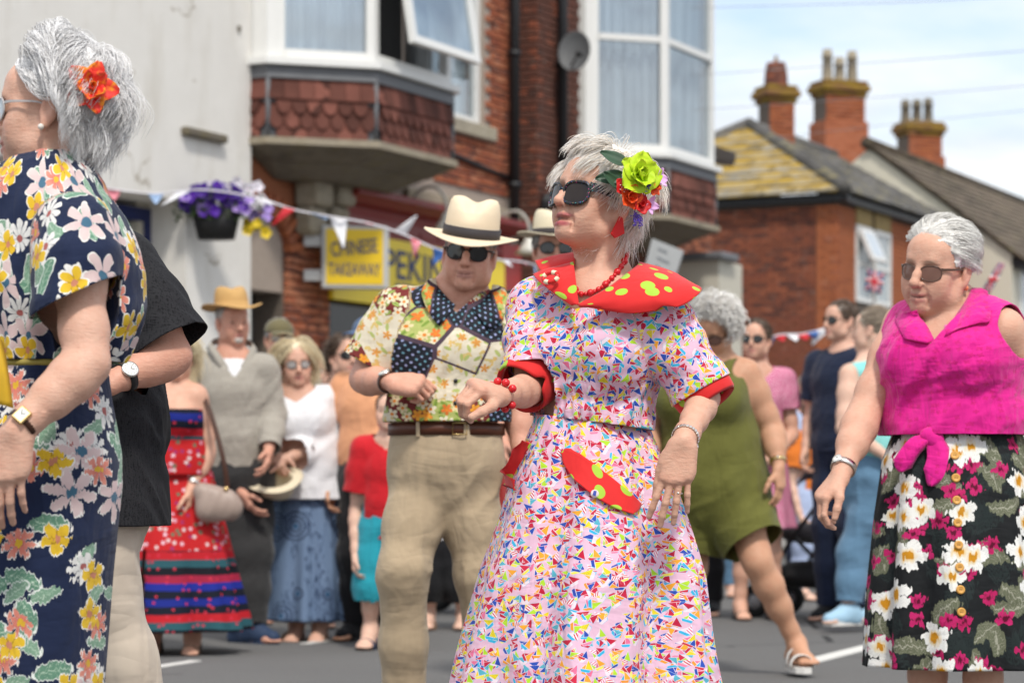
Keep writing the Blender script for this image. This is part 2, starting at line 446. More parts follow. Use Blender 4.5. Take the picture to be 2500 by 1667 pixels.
# ------------------------------------------------------------------ people: frames, heads, hands, limbs
class Fr:
    """facing: yaw 0 looks at the camera, + turns to the left of the picture; pitch + looks up; roll + tilts to the person's right"""
    def __init__(f, o, yaw=0, pitch=0, roll=0):
        y, p, r = R(yaw), R(pitch), R(roll); f.o = np.asarray(o, float)
        F = A(-math.sin(y)*math.cos(p), -math.cos(y)*math.cos(p), math.sin(p)); Rt = A(-math.cos(y), math.sin(y), 0); U = np.cross(Rt, F)
        Rt, U = Rt*math.cos(r)-U*math.sin(r), U*math.cos(r)+Rt*math.sin(r)
        f.R, f.F, f.U = Rt, F, U; f.M = np.stack([Rt, F, U], 1)
    def pt(f, x, y, z): return f.o+f.R*x+f.F*y+f.U*z
    def pts(f, L): return f.o+np.asarray(L, float)@f.M.T
    def loc(f, P): return (np.asarray(P)-f.o)@f.M
    def vec(f, x, y, z): return f.R*x+f.F*y+f.U*z
def head(s, f, k=1.0, nose=1.0, jaw=1.0, fat=0.0, mouth=0.0, chin=1.0, male=False):
    def e(c, r, kk=.02, op='u', M=None): s.ell(f.pt(*[v*k for v in c]), A(*r)*k, f.M if M is None else M, kk*k, op)
    def c(a, b, ra, rb, kk=.02, op='u'): s.cap(f.pt(*[v*k for v in a]), f.pt(*[v*k for v in b]), ra*k, rb*k, kk*k, op)
    e((0, -.014, .030), (.0745, .094, .083)); e((0, .030, -.028), (.058+.006*fat, .060, .084), .03)
    e((0, .052, .045), (.052, .034, .040), .03)
    for sx in (-1, 1):
        c((sx*.054*jaw, -.004, -.050), (sx*.046*jaw, .016, -.080), .019+.004*fat, .018+.005*fat, .03)
        c((sx*.046*jaw, .016, -.080), (sx*.012, .066, -.100), .018+.005*fat, .016, .03)
        e((sx*.042, .056, -.030), (.022, .020, .017), .025); e((sx*.036, .058, -.058), (.022+.006*fat, .020, .026), .03)
        e((sx*.047, .050, -.008), (.016, .014, .02), .02)
    c((-.030, .074, .020), (.030, .074, .020), .013, .013, .018); e((0, .076, .010), (.014, .012, .016), .015)
    for sx in (-1, 1): e((sx*.032, .098, -.002), (.021, .020, .014), .016, 's')
    for sx in (-1, 1):
        e((sx*.032, .070, -.003), (.0165, .0135, .0115), .006)
        c((sx*.020, .0835, .001), (sx*.043, .078, .001), .0030, .0022, .004); c((sx*.020, .082, -.010), (sx*.043, .077, -.010), .0030, .0030, .006)
    n = nose
    c((0, .083, .010), (0, .096+.004*n, -.014), .0075, .0085*n, .012); c((0, .096+.004*n, -.014), (0, .103+.007*n, -.034), .0085*n, .0115*n, .010)
    e((0, .103+.008*n, -.037), (.0115*n, .0115, .0105), .006)
    for sx in (-1, 1):
        e((sx*.0125*n, .097, -.0415), (.0080*n, .0105, .0085), .007); e((sx*.0072*n, .1065, -.0485), (.0034, .0060, .0036), .004, 's')
    e((0, .068, -.066), (.033, .026, .030), .022)
    e((0, .072, -.100), (.021*chin, .018*chin, .016), .018)
    o = mouth
    c((-.026, .0785, -.0695), (-.006, .0945, -.0645), .0042, .0058, .006); c((.026, .0785, -.0695), (.006, .0945, -.0645), .0042, .0058, .006); c((-.006, .0945, -.0645), (.006, .0945, -.0645), .0052, .0052, .005)
    c((-.024, .079, -.0720-o), (0, .0925, -.0785-o), .0045, .0072, .006); c((.024, .079, -.0720-o), (0, .0925, -.0785-o), .0045, .0072, .006)
    c((-.027, .086, -.0705-o*.5), (0, .102, -.0712-o*.5), .0016+o*.42, .0022+o*.5, .003, 's'); c((.027, .086, -.0705-o*.5), (0, .102, -.0712-o*.5), .0016+o*.42, .0022+o*.5, .003, 's')
    for sx in (-1, 1):      # nasolabial fold
        c((sx*.019, .097, -.044), (sx*.031, .087, -.074), .0034, .0024, .010, 's'); c((sx*.029, .080, -.080), (sx*.026, .080, -.096), .0022, .0018, .009, 's'); c((sx*.020, .090, -.016), (sx*.040, .078, -.020), .0020, .0016, .008, 's')
    for sx in (-1, 1):
        a = R(14); E = np.stack([f.R, f.F*math.cos(a)+f.U*math.sin(a), f.U*math.cos(a)-f.F*math.sin(a)], 1)
        e((sx*.0795, -.018, -.012), (.0085, .0185, .031), .006, 'u', E); e((sx*.090, -.014, -.010), (.0075, .0105, .018), .006, 's', E)
        e((sx*.078, -.008, -.040), (.007, .0085, .010), .008)
def lips_paint(f, k=1.0, mouth=0.0, lip=(.42, .12, .12), cheek=(.62, .27, .2), ck=.35, male=False, brow=(.3, .22, .16), browk=.5):
    L = [(f.pt(0, .090*k, -.0650*k), (.028*k, .014*k, .0060*k), lip, .95), (f.pt(0, .091*k, (-.0785-mouth)*k), (.026*k, .016*k, .0070*k), lip, .95),
         (f.pt(0, .090*k, (-.0712-mouth*.5)*k), (.026*k, .014*k, (.0016+mouth*.45)*k), (.10, .035, .03), .95),
         (f.pt(0, .110*k, -.04*k), (.016*k, .016*k, .014*k), cheek, ck)]
    for sx in (-1, 1):
        L += [(f.pt(sx*.042*k, .066*k, -.036*k), (.022*k, .026*k, .019*k), cheek, ck), (f.pt(sx*.082*k, -.015*k, -.012*k), (.016*k, .03*k, .04*k), cheek, ck*.8),
              (f.pt(sx*.030*k, .086*k, .021*k), (.019*k, .013*k, .0036*k), brow, browk), (f.pt(sx*.0072*k, .107*k, -.0485*k), (.0042*k, .006*k, .003*k), (.10, .04, .03), .8),
              (f.pt(sx*.032*k, .082*k, -.0045*k), (.0125*k, .009*k, .0026*k), (.05, .035, .03), .9)]
    return [(c, r, col, st, f.M) for c, r, col, st in L]
def paint(V, base, spots):
    C = np.tile(A(*base), (len(V), 1))
    for sp in spots:
        c, r, col, st = sp[:4]; M = sp[4] if len(sp) > 4 else np.eye(3)
        d = ((V-c)@M)/A(*r); w = np.clip(1.35-np.sqrt((d**2).sum(1)), 0, .7)/.7*st; C = C+(A(*col)-C)*w[:, None]
    return C
FING = [(.026, .086, (.045, .027, .022), .0085), (.0088, .090, (.050, .031, .023), .0086), (-.0088, .085, (.047, .029, .022), .0082), (-.0255, .076, (.037, .021, .020), .0073)]
def hand(s, w, d, pn, t, curl=((10, 15, 10),)*4, spread=(4, 1, -2, -6), thumb=((.55, .8, .25), (.85, .45, .3), (.9, .2, .4)), k=1.0, fat=1.0):
    """w wrist, d along the hand, pn where the palm looks, t to the thumb side; returns finger tips"""
    d = unit(d); pn = unit(pn-d*(pn@d)); t = unit(t-d*(t@d)-pn*(t@pn)); w = np.asarray(w, float); tips = []; kn = []
    for i, (off, L, seg, r) in enumerate(FING):
        b = w+d*L*k+t*off*k-pn*.004*k*(1 if i in (1, 2) else 0); kn.append(b)
        a0 = w+t*off*.55*k+d*.012*k
        s.cap(a0, b, .0135*k*fat, .0118*k*fat, .014*k)
        s.cap(a0-pn*.006*k, b-pn*.006*k, .006*k, .0065*k, .008*k)      # tendon ridge and knuckle
        p = b; ang = 0; sp = R(spread[i])
        dd = d*math.cos(sp)+t*math.sin(sp); c = curl[i if len(curl) > 1 else 0]
        for j in range(3):
            ang += R(c[j]); v = dd*math.cos(ang)+pn*math.sin(ang); q = p+v*seg[j]*k
            s.cap(p, q, (r-.0006*j)*k*fat, (r-.0006*(j+1))*k*fat, .004*k); p = q
        tips.append(p)
    s.cap(w+t*.016*k+d*.018*k+pn*.006*k, w+t*.032*k+d*.052*k+pn*.010*k, .016*k*fat, .014*k*fat, .02*k)
    s.cap(w-t*.018*k+d*.018*k+pn*.006*k, w-t*.026*k+d*.06*k+pn*.006*k, .014*k*fat, .012*k*fat, .02*k)
    p = w+d*.036*k+t*.030*k+pn*.008*k
    for j, L in enumerate((.036, .031, .026)):
        a, b, c = thumb[j]; v = unit(d*a+t*b+pn*c); q = p+v*L*k; s.cap(p, q, (.0125-.0012*j)*k*fat, (.0115-.0014*j)*k*fat, .006*k); p = q
    return kn, tips, p
def arm(s, sh, el, wr, k=1.0, fat=1.0, flex=.0):
    sh, el, wr = map(np.asarray, (sh, el, wr)); f = k*fat; ax = unit(wr-el)
    s.chain([sh, lerp(sh, el, .35), lerp(sh, el, .75), el], [.050*f, .048*f, .041*f, .0385*f], .03)
    s.chain([el, lerp(el, wr, .22), lerp(el, wr, .5), lerp(el, wr, .82), wr], [.0385*f, .043*f, .037*f, .0275*k, .0255*k], .02)
def leg(s, hip, kn, an, k=1.0, fat=1.0):
    hip, kn, an = map(np.asarray, (hip, kn, an)); f = k*fat; back = unit(np.cross(np.cross(unit(an-hip), A(0, 1, 0)), unit(an-hip)))
    s.chain([hip, lerp(hip, kn, .4), lerp(hip, kn, .85), kn, lerp(kn, an, .28), lerp(kn, an, .55), lerp(kn, an, .85), an], [.088*f, .078*f, .058*f, .054*f, .056*f, .047*f, .035*k, .034*k], .03)
def foot(s, an, d, k=1.0, up=.0):
    """an ankle joint (about .09 above the sole), d toe direction"""
    an = np.asarray(an, float); d = unit(A(d[0], d[1], 0)); z = A(0, 0, 1); sd = np.cross(d, z)
    heel = an-z*.058*k-d*.035*k; ball = an-z*.068*k+d*.12*k
    s.cap(an, an-z*.03*k+d*.03*k, .034*k, .034*k, .02); s.cap(an, heel, .033*k, .031*k, .03)
    s.cap(an+d*.02*k-z*.012*k, ball+z*.006*k, .034*k, .024*k, .03); s.cap(heel, ball-sd*.018*k, .027*k, .022*k, .03); s.cap(heel, ball+sd*.018*k, .027*k, .022*k, .03)
    for i in range(5):
        o = (i-2)*.0165*k; b = ball+sd*o; s.cap(b, b+d*(.062-.006*abs(i-1.2)**1.3)*k-z*.006*k, .0125*k, .0095*k, .006)
def skinmesh(s, h, boxes=()):
    V, F = s.mesh(h); VV = []; FF = []; n = 0
    for lo, hi, hf in boxes:
        lo = np.asarray(lo); hi = np.asarray(hi); c = (lo+hi)/2; q = (hi-lo)/2
        fb = (np.abs(V-c)-q).max(1)
        V, F2 = clip(V, F, fb) if isinstance(F, np.ndarray) else clip_list(V, F, fb); F = F2
        v, f = s.mesh(hf, lo-3*hf, hi+3*hf); v, f = clip(v, f, -(np.abs(v-c)-q).max(1)); VV.append(v); FF.append(f)
    F = [list(x) for x in F]; n = len(V); out = [V]
    for v, f in zip(VV, FF): out.append(v); F += [[i+n for i in q] for q in f]; n += len(v)
    return np.vstack(out), F
def clip_list(V, F, f):
    s = f >= 0; out = []; V2 = []; cache = {}; n0 = len(V)
    for q in F:
        ks = [bool(s[i]) for i in q]
        if all(ks): out.append(q); continue
        if not any(ks): continue
        o = []
        for i in range(len(q)):
            a, b = q[i], q[(i+1) % len(q)]
            if s[a]: o.append(a)
            if s[a] != s[b]:
                key = (min(a, b), max(a, b))
                if key not in cache:
                    t = f[a]/(f[a]-f[b]); cache[key] = n0+len(V2); V2.append(V[a]+(V[b]-V[a])*t)
                o.append(cache[key])
        if len(o) > 2: out.append(o)
    V = np.vstack([V, np.array(V2)]) if V2 else V
    used = sorted({i for q in out for i in q}); mp = {u: i for i, u in enumerate(used)}
    return V[used], [[mp[i] for i in q] for q in out]
SK = {'fair': (.64, .385, .285), 'pale': (.68, .445, .34), 'tan': (.54, .295, .185), 'red': (.60, .315, .225), 'warm': (.63, .365, .262), 'deep': (.50, .27, .17)}
def body(root, s, h, tone, spots=(), boxes=(), lum=1.0, spotk=.10, name='body'):
    V, F = skinmesh(s, h, boxes); c = tuple(x*lum for x in SK[tone])
    o = ob(name, V, F, skin('skin_'+tone, c, spots=spotk), None, True, paint(V, c, spots)); return under(o, root)
# ------------------------------------------------------------------ hair
def tubes(P, rad, cols, n=3):
    """P (strands, points, 3) -> one mesh of thin tubes"""
    S, m, _ = P.shape; T = np.gradient(P, axis=1); T /= np.linalg.norm(T, axis=2, keepdims=True)+1e-9
    up = np.tile(A(.31, .17, .93), (S, m, 1)); x = np.cross(up, T); x /= np.linalg.norm(x, axis=2, keepdims=True)+1e-9; y = np.cross(T, x)
    V = np.stack([P+rad[..., None]*(math.cos(2*math.pi*k/n)*x+math.sin(2*math.pi*k/n)*y) for k in range(n)], 2).reshape(-1, 3)
    i = np.arange(S)[:, None, None]*m*n+np.arange(m-1)[None, :, None]*n; k = np.arange(n)[None, None, :]; k2 = (k+1) % n
    F = np.stack([i+k, i+k2, i+n+k2, i+n+k], -1).reshape(-1, 4)
    C = np.repeat(cols, m*n, 0); return V, F, C
def hairdo(root, f, kind, cols, k=1.0, n=2500, length=.09, seed=1, cap_r=(.080, .100, .092), cap_c=(0, -.016, .034), wave=0.0, wfreq=60, lift=.35, grav=.4, rad=.0007,
           whorl=(0, -.055, .10), line=None, capnoise=.006, pts=9, spread=1.0, jitter=.35, regions=None, name='hair', wind=(0, 0, 0), capmesh=True, clump=0, lenf=None, fx=None, bright=1.0):
    """scalp cap plus combed strands; line: hairline as list of (y, z) in the head frame"""
    line = line or [(-.14, -.085), (-.05, -.075), (-.028, -.01), (.0, .0), (.02, .005), (.045, .035), (.062, .070), (.12, .082)]
    ly = [a*k for a, b in line]; lz = [b*k for a, b in line]; rg = np.random.default_rng(seed); cc = A(*cap_c)*k; cr = A(*cap_r)*k; wl = A(*whorl)*k
    C0 = A(*cols[0]); objs = []
    if capmesh:
        s = SDF(); s.ell(f.pt(*cc), cr*.97, f.M, .02); V, F = s.mesh(.0045*k if n > 2000 else .008*k); N = vnormals(V, F)
        L = f.loc(V); st = L*A(55, 55, 55)/k; V = V+N*(capnoise*fbm(st, 3, seed)*2)[:, None]; L = f.loc(V)
        V, F = clip(V, F, L[:, 2]-np.interp(L[:, 1], ly, lz)-.006*k*vnoise(L*120, 3)); L = f.loc(V)
        t = (fbm(L*A(140, 40, 140), 3, seed+3)+.5).clip(0, 1)[:, None]; cols_a = A(*cols[0])*.92*(1-t)+A(*cols[-1])*t
        objs.append((V, F, cols_a))
    # roots
    R0 = []
    while len(R0) < n:
        v = rg.normal(size=(n*2, 3)); v /= np.linalg.norm(v, axis=1)[:, None]; p = cc+v*cr*.93
        okk = p[:, 2] > np.interp(p[:, 1], ly, lz)+.001
        if regions is not None: okk &= regions(p/k)
        R0 += list(p[okk])
    p = np.array(R0[:n]); P = [p]; ln = length*k*(1+jitter*rg.uniform(-1, .6, n)); ln = ln if lenf is None else ln*lenf(p/k); step = (ln/(pts-1))[:, None]; ph = rg.uniform(0, 6.28, n)
    if clump:
        cid = rg.integers(0, clump, n); # shared phase by nearest clump centre
        cen = p[rg.integers(0, n, clump)]; cid = np.argmin(((p[:, None]-cen[None])**2).sum(2), 1); ph = rg.uniform(0, 6.28, clump)[cid]+rg.normal(0, .35, n)
    gd = f.loc(f.o+A(0, 0, -1)); wd = f.loc(f.o+A(*wind)); v0 = None; jit = rg.normal(size=(n, 3))*.18*spread
    if clump: jit = rg.normal(size=(clump, 3))[cid]*.26*spread+jit*.35
    for i in range(1, pts):
        t = i/(pts-1); nn = (p-cc)/cr**2; nn /= np.linalg.norm(nn, axis=1)[:, None]
        fl = p-wl; fl = fl-nn*(fl*nn).sum(1)[:, None]; fl /= np.linalg.norm(fl, axis=1)[:, None]+1e-6
        if kind == 'back': tgt = A(*whorl)*k; fl = tgt-p; fl = fl-nn*(fl*nn).sum(1)[:, None]*.9; fl /= np.linalg.norm(fl, axis=1)[:, None]+1e-6
        if fx is not None: fl = fl+fx(p/k); fl = fl-nn*(fl*nn).sum(1)[:, None]; fl /= np.linalg.norm(fl, axis=1)[:, None]+1e-6
        d = fl+nn*lift*(1-t)**1.0+gd*grav*t+wd*t+jit*(1 if kind != 'back' else .25)
        if wave:
            a = ph+t*length*wfreq; e1 = np.cross(nn, fl); d = d+wave*(np.cos(a)[:, None]*e1+np.sin(a)[:, None]*nn)
        v0 = d/np.linalg.norm(d, axis=1)[:, None] if v0 is None else (v0*.45+.55*d/np.linalg.norm(d, axis=1)[:, None]); p = p+v0*step
        q = (p-cc)/cr; rr = np.linalg.norm(q, axis=1); ins = rr < .985; p = np.where(ins[:, None], cc+q/rr[:, None]*.99*cr, p); P.append(p)
    P = np.stack(P, 1); P = f.o+P@f.M.T
    w = rg.uniform(0, len(cols)-1.001, n); wi = w.astype(int); cl = np.array(cols)[wi]*(1-(w-wi))[:, None]+np.array(cols)[wi+1]*(w-wi)[:, None]; cl *= rg.uniform(.82, 1.12, (n, 1))
    rr = rad*k*np.tile(np.interp(np.linspace(0, 1, pts), [0, .6, 1], [1, .9, .3]), (n, 1))*rg.uniform(.7, 1.3, (n, 1))
    V, F, C = tubes(P, rr, cl)
    if capmesh:
        v, fa, c = objs[0]; m = len(v); FF = [list(q) for q in fa]+(F+m).tolist(); V = np.vstack([v, V]); C = np.vstack([c, C]); F = FF
    o = ob(name, V, F, hairmat('hair_strands'), None, True, np.clip(C, 0, 1)); return under(o, root)
# ------------------------------------------------------------------ clothing
def pat_chain(V, chains):
    """unrolled cloth coordinates in metres: nearest limb axis, angle from the side that faces the street camera"""
    best = np.full(len(V), 1e9); out = np.zeros((len(V), 3))
    for ci, (pts, rad) in enumerate(chains):
        acc = 0.0
        for i in range(len(pts)-1):
            a, b = np.asarray(pts[i]), np.asarray(pts[i+1]); L = np.linalg.norm(b-a); ax = (b-a)/L; d = V-a; t = d@ax; tc = np.clip(t, 0, L)
            q = d-tc[:, None]*ax; dist = np.linalg.norm(q, axis=1)/rad; e1 = unit(A(0, -1, 0)-ax*ax[1]*-1); e2 = np.cross(ax, e1)
            u = np.arctan2(d@e2, d@e1)*rad; m = dist < best; best[m] = dist[m]
            out[m, 0] = u[m]+ci*1.37; out[m, 1] = acc+t[m]; acc += L
    return out
def folds(V, N, amp, dirv, freq, seed=0, along=.25, mask=None, sharp=1.0):
    """long soft creases running along dirv"""
    dv = unit(dirv); P = V-np.outer(V@dv, dv)*(1-along); n = fbm(P*freq, 2, seed); n = 1-np.abs(n)*2.2; n = np.sign(n)*np.abs(n)**sharp
    d = amp*n if mask is None else amp*n*mask; return V+N*d[:, None]
def garment(root, name, s, h, mat, cuts=(), chains=None, wr=(), thick=.003, col=None, disp=None):
    V, F = s.mesh(h); N = vnormals(V, F)
    for w in wr: V = folds(V, N, *w[:4], **(w[4] if len(w) > 4 else {}))
    if disp is not None: V = V+N*disp(V, N)[:, None]
    for c in cuts:
        f = c(V); V, F = clip(V, F, f) if isinstance(F, np.ndarray) else clip_list(V, F, f)
    if not isinstance(F, list): F = F.tolist()
    V, F = largest(V, F)
    o = ob(name, V, F, mat, None, True, col(V) if col else None, pat_chain(V, chains) if chains else None)
    if thick: thicken(o, thick)
    return under(o, root)
def largest(V, F):
    par = list(range(len(V)))
    def find(a):
        while par[a] != a: par[a] = par[par[a]]; a = par[a]
        return a
    for q in F:
        a = find(q[0])
        for b in q[1:]:
            b = find(b)
            if a != b: par[b] = a
    r = np.array([find(i) for i in range(len(V))]); u, n = np.unique(r, return_counts=True); big = u[n > max(n)*.2]; ok = np.isin(r, big)
    mp = np.cumsum(ok)-1; return V[ok], [[int(mp[i]) for i in q] for q in F if ok[q[0]]]
def chaincut(p, d, chains, ci):
    """cut a sleeve or trouser leg at p, only where that limb is the nearest part of the garment"""
    p = np.asarray(p, float); d = unit(d)
    def f(V):
        best = np.full(len(V), 1e9); wh = np.zeros(len(V), int)
        for k, (pts, rad) in enumerate(chains):
            for i in range(len(pts)-1):
                a, b = np.asarray(pts[i]), np.asarray(pts[i+1]); L = np.linalg.norm(b-a); ax = (b-a)/L; q = V-a; tt = np.clip(q@ax, 0, L); ds = np.linalg.norm(q-tt[:, None]*ax, axis=1)/rad; m = ds < best; best[m] = ds[m]; wh[m] = k
        t = (V-p)@d; return np.where((wh == ci) & (best < 1.45), -t, np.maximum(-t, .02))
    return f
def endcut(p, d, rad):
    """remove what lies beyond point p in direction d, within rad of p"""
    p = np.asarray(p, float); d = unit(d)
    def f(V):
        q = V-p; t = q@d; far = np.linalg.norm(q-np.outer(t, d), axis=1)-rad
        return np.maximum(-t, np.maximum(far, t-rad*1.25))
    return f
def skirt(root, name, mat, top, bot, rt, rb, nf=9, famp=.05, nth=220, nz=70, seed=0, prof=None, twist=0.0, th0=0.0, cut=None, thick=.0025, flat=.72, right=(1, 0, 0), extra=None, fpow=1.4):
    """flared lofted skirt with folds that open towards the hem; top and bot: ring centres"""
    top = np.asarray(top, float); bot = np.asarray(bot, float); rg = np.random.default_rng(seed); th = np.linspace(-math.pi, math.pi, nth, endpoint=True); T, Z = np.meshgrid(th, np.linspace(0, 1, nz), indexing='ij')
    phs = rg.uniform(0, 6.28, 4); pz = Z if prof is None else np.interp(Z, *zip(*prof))
    rad = rt+(rb-rt)*pz
    fo = np.sin(nf*T+phs[0]+1.1*np.sin(2*T+phs[1])+twist*Z)*.6+np.sin((nf*2-3)*T+phs[2]+.8*np.sin(3*T+phs[3])-twist*Z)*.3+.25*np.sin(5*nf*T+phs[1]*3)*(Z < .25)*(1-Z*4).clip(0, 1)
    rr = rad*(1+famp*fo*(Z**fpow*1.0+.06)/1.06*(rb/rad))
    rx = unit(A(*right)); ry = np.cross(A(0, 0, 1), rx)          # ry points away from the camera for rx=+x
    C = top+(bot-top)*Z[..., None]; fl = flat+(1-flat)*.6*Z
    V = C+rx*(rr*np.sin(T))[..., None]-ry*(rr*np.cos(T)*fl)[..., None]
    if extra is not None: V = extra(V, T, Z)
    L = np.linalg.norm(bot-top); sa = max(.05, (rb-rt)/math.hypot(L, rb-rt)); sl = rt/sa+Z*math.hypot(L, rb-rt); ph = T*sa
    pat = np.stack([sl*np.sin(ph), -sl*np.cos(ph)+rt/sa, T], -1).reshape(-1, 3)
    i = np.arange(nth-1)[:, None]*nz+np.arange(nz-1)[None]; F = np.stack([i, i+1, i+nz+1, i+nz], -1).reshape(-1, 4); V = V.reshape(-1, 3)
    if cut is not None:
        f = cut(V, T.ravel(), Z.ravel()); keep = f >= 0; F = F[keep[F].all(1)]
    o = ob(name, V, F, mat, None, True, None, pat); thicken(o, thick, 0); return under(o, root)
def strip(pts_in, pts_out):
    n = len(pts_in); V = np.vstack([pts_in, pts_out]); return V, np.array([[i, i+1, n+i+1, n+i] for i in range(n-1)])
def sheet(root, name, G, mat, thick=.003, pat=None, smooth=True):
    """G (u, v, 3) grid of points -> cloth sheet"""
    G = np.asarray(G, float); nu, nv, _ = G.shape; i = np.arange(nu-1)[:, None]*nv+np.arange(nv-1)[None]
    F = np.stack([i, i+nv, i+nv+1, i+1], -1).reshape(-1, 4)
    if pat is None:
        du = np.vstack([[0], np.cumsum(np.linalg.norm(np.diff(G[:, nv//2], axis=0), axis=1))[:, None]])[:, 0]; dv = np.concatenate([[0], np.cumsum(np.linalg.norm(np.diff(G[nu//2], axis=0), axis=1))])
        pat = np.stack(np.meshgrid(du, dv, indexing='ij'), -1).reshape(-1, 2)
    o = ob(name, G.reshape(-1, 3), F, mat, None, smooth, None, pat)
    if thick: thicken(o, thick, 0)
    return under(o, root)
def cr(P, n):
    """Catmull-Rom through points"""
    P = np.asarray(P, float); m = len(P); t = np.linspace(0, m-1, n); i = np.clip(t.astype(int), 0, m-2); u = (t-i)[:, None]
    g = lambda j: P[np.clip(j, 0, m-1)]
    a, b, c, d = g(i-1), g(i), g(i+1), g(i+2)
    return .5*((2*b)+(-a+c)*u+(2*a-5*b+4*c-d)*u**2+(-a+3*b-3*c+d)*u**3)
def glasses(root, f, k=1.0, lens_r=(.029, .024), frame_mat=None, lens_mat=None, cat=0.0, fr=.0028, name='sunglasses', z=-.004, y=.098, deep=.0, tilt=0, bridge=True, temple_r=.0028, temple_h=None, wide=.036):
    g = bpy.data.objects.new(name, None); COL.objects.link(g); g.location = Vector(f.o); under(g, root); g2 = g
    def par(o): o.parent = g; o.matrix_parent_inverse = Matrix.Translation(Vector(f.o)).inverted(); return o
    for sx in (-1, 1):
        th = np.linspace(0, 2*math.pi, 40, endpoint=False); c = np.cos(th); s_ = np.sin(th)
        u = lens_r[0]*np.sign(c)*np.abs(c)**.85; v = lens_r[1]*np.sign(s_)*np.abs(s_)**.9+cat*np.maximum(0, c)**2*.9*np.maximum(-.2, s_+.4)
        x = (wide+u)*sx; yy = y-.35*np.abs(wide+u)**2/.06-deep+0*u; zz = z+v
        rim = f.pts(np.stack([x, yy, zz], 1)*k)
        m = MB(); m.tube(rim, fr*k, 6, closed=True); par(m.build('rim', frame_mat, None, True))
        cen = f.pt(wide*sx*k, (y-.35*wide**2/.06-deep+.002)*k, z*k)
        L = np.vstack([cen, rim]); n = len(rim); FF = [[0, 1+i, 1+(i+1) % n] if sx > 0 else [0, 1+(i+1) % n, 1+i] for i in range(n)]
        par(ob('lens', L, FF, lens_mat, None, True))
        hz = z+lens_r[1]*.45+cat*.6; P = [(sx*(wide+lens_r[0]*.97), y-.35*(wide+lens_r[0])**2/.06-deep, hz), (sx*.0765, y-.045, hz), (sx*.079, .01, hz-.002), (sx*.078, -.012, hz-.008)]
        P = f.pts(cr(np.array(P)*k, 12))
        if temple_h:
            up = f.U*temple_h*k; out = f.R*sx*.0018*k; tp = np.linspace(1, .35, 12)[:, None]; V = np.vstack([P+up*tp+out, P-up*tp+out, P-up*tp-out, P+up*tp-out]); q = 12; FF = []
            for a in range(4):
                b = (a+1) % 4; FF += [[a*q+i, a*q+i+1, b*q+i+1, b*q+i] for i in range(q-1)]
            FF += [[0, q, 2*q, 3*q], [q-1, 4*q-1, 3*q-1, 2*q-1]]; par(ob('temple', V, FF, frame_mat, None, False))
        else:
            m = MB(); m.tube(P, temple_r*k, 6); par(m.build('temple', frame_mat, None, True))
    if bridge:
        m = MB(); m.tube(f.pts(np.array([(-(wide-lens_r[0]), y-.002-deep, z+.006), (0, y+.004-deep, z+.010), (wide-lens_r[0], y-.002-deep, z+.006)])*k), fr*k, 6); par(m.build('bridge', frame_mat, None, True))
    return g
def sdf_eval(s, P):
    F = np.full(len(P), .5)
    for fn, a, b, k, op in s.p:
        d = fn(P)
        if op == 'u': q = np.maximum(k-np.abs(F-d), 0)/k; F = np.minimum(F, d)-q*q*k*.25
        else: d = -d; q = np.maximum(k-np.abs(F-d), 0)/k; F = np.maximum(F, d)+q*q*k*.25
    return F
def onto(s, px, py, Y0, Y1, out=0.0):
    """first point of the body s met along the sight line through a photograph pixel, with its normal"""
    Y = np.linspace(Y0, Y1, 260); P = np.array([W(px, py, y) for y in Y]); f = sdf_eval(s, P); i = np.argmax(f < 0)
    if f[i] >= 0: i = int(np.argmin(f))
    p = P[i]; e = .004; n = unit(A(*[sdf_eval(s, np.array([p+A(*d)*e, p-A(*d)*e]))@A(1, -1) for d in ((1, 0, 0), (0, 1, 0), (0, 0, 1))])); return p+n*out, n
from mathutils.bvhtree import BVHTree
def bvh(o): me = o.data; return BVHTree.FromPolygons([tuple(v.co) for v in me.vertices], [tuple(q.vertices) for q in me.polygons])
def hit(b, px, py, out=0.0):
    '''first point of a built surface along the sight line through a photograph pixel'''
    d = Vector(W(px, py, 1.0)-A(0, 0, CAMH)).normalized(); r = b.ray_cast(Vector((0, 0, CAMH)), d)
    if r[0] is None: r = b.find_nearest(Vector(W(px, py, 5.5)))
    n = np.array(r[1]); n = n if n[1] < 0 else -n
    return np.array(r[0])+n*out, n
def frame_n(n, up=(0, 0, 1)):
    n = unit(n); x = unit(np.cross(np.asarray(up, float), n)); return np.stack([x, np.cross(n, x), n], 1)
def petal(L, Wd, cup=.3, curl=.2, tip=1.0, n=6, m=5, ruf=0.0, seed=0):
    """petal grid along +x, cupped towards +z"""
    t = np.linspace(0, 1, n)[:, None]; v = np.linspace(-1, 1, m)[None, :]
    w = Wd*np.sin(np.clip(t*.9+.1, 0, 1)**(.75*tip)*math.pi*.97)**.7*(1-.0*t)+.001
    x = L*t+0*v; y = w*v*.5; z = cup*L*(v**2*.35)+curl*L*t**2+ruf*L*np.sin(7*v+seed+5*t)*t**2
    return np.stack(np.broadcast_arrays(x, y, z), -1)
def grid_faces(n, m, o=0): return [[o+i*m+j, o+(i+1)*m+j, o+(i+1)*m+j+1, o+i*m+j+1] for i in range(n-1) for j in range(m-1)]
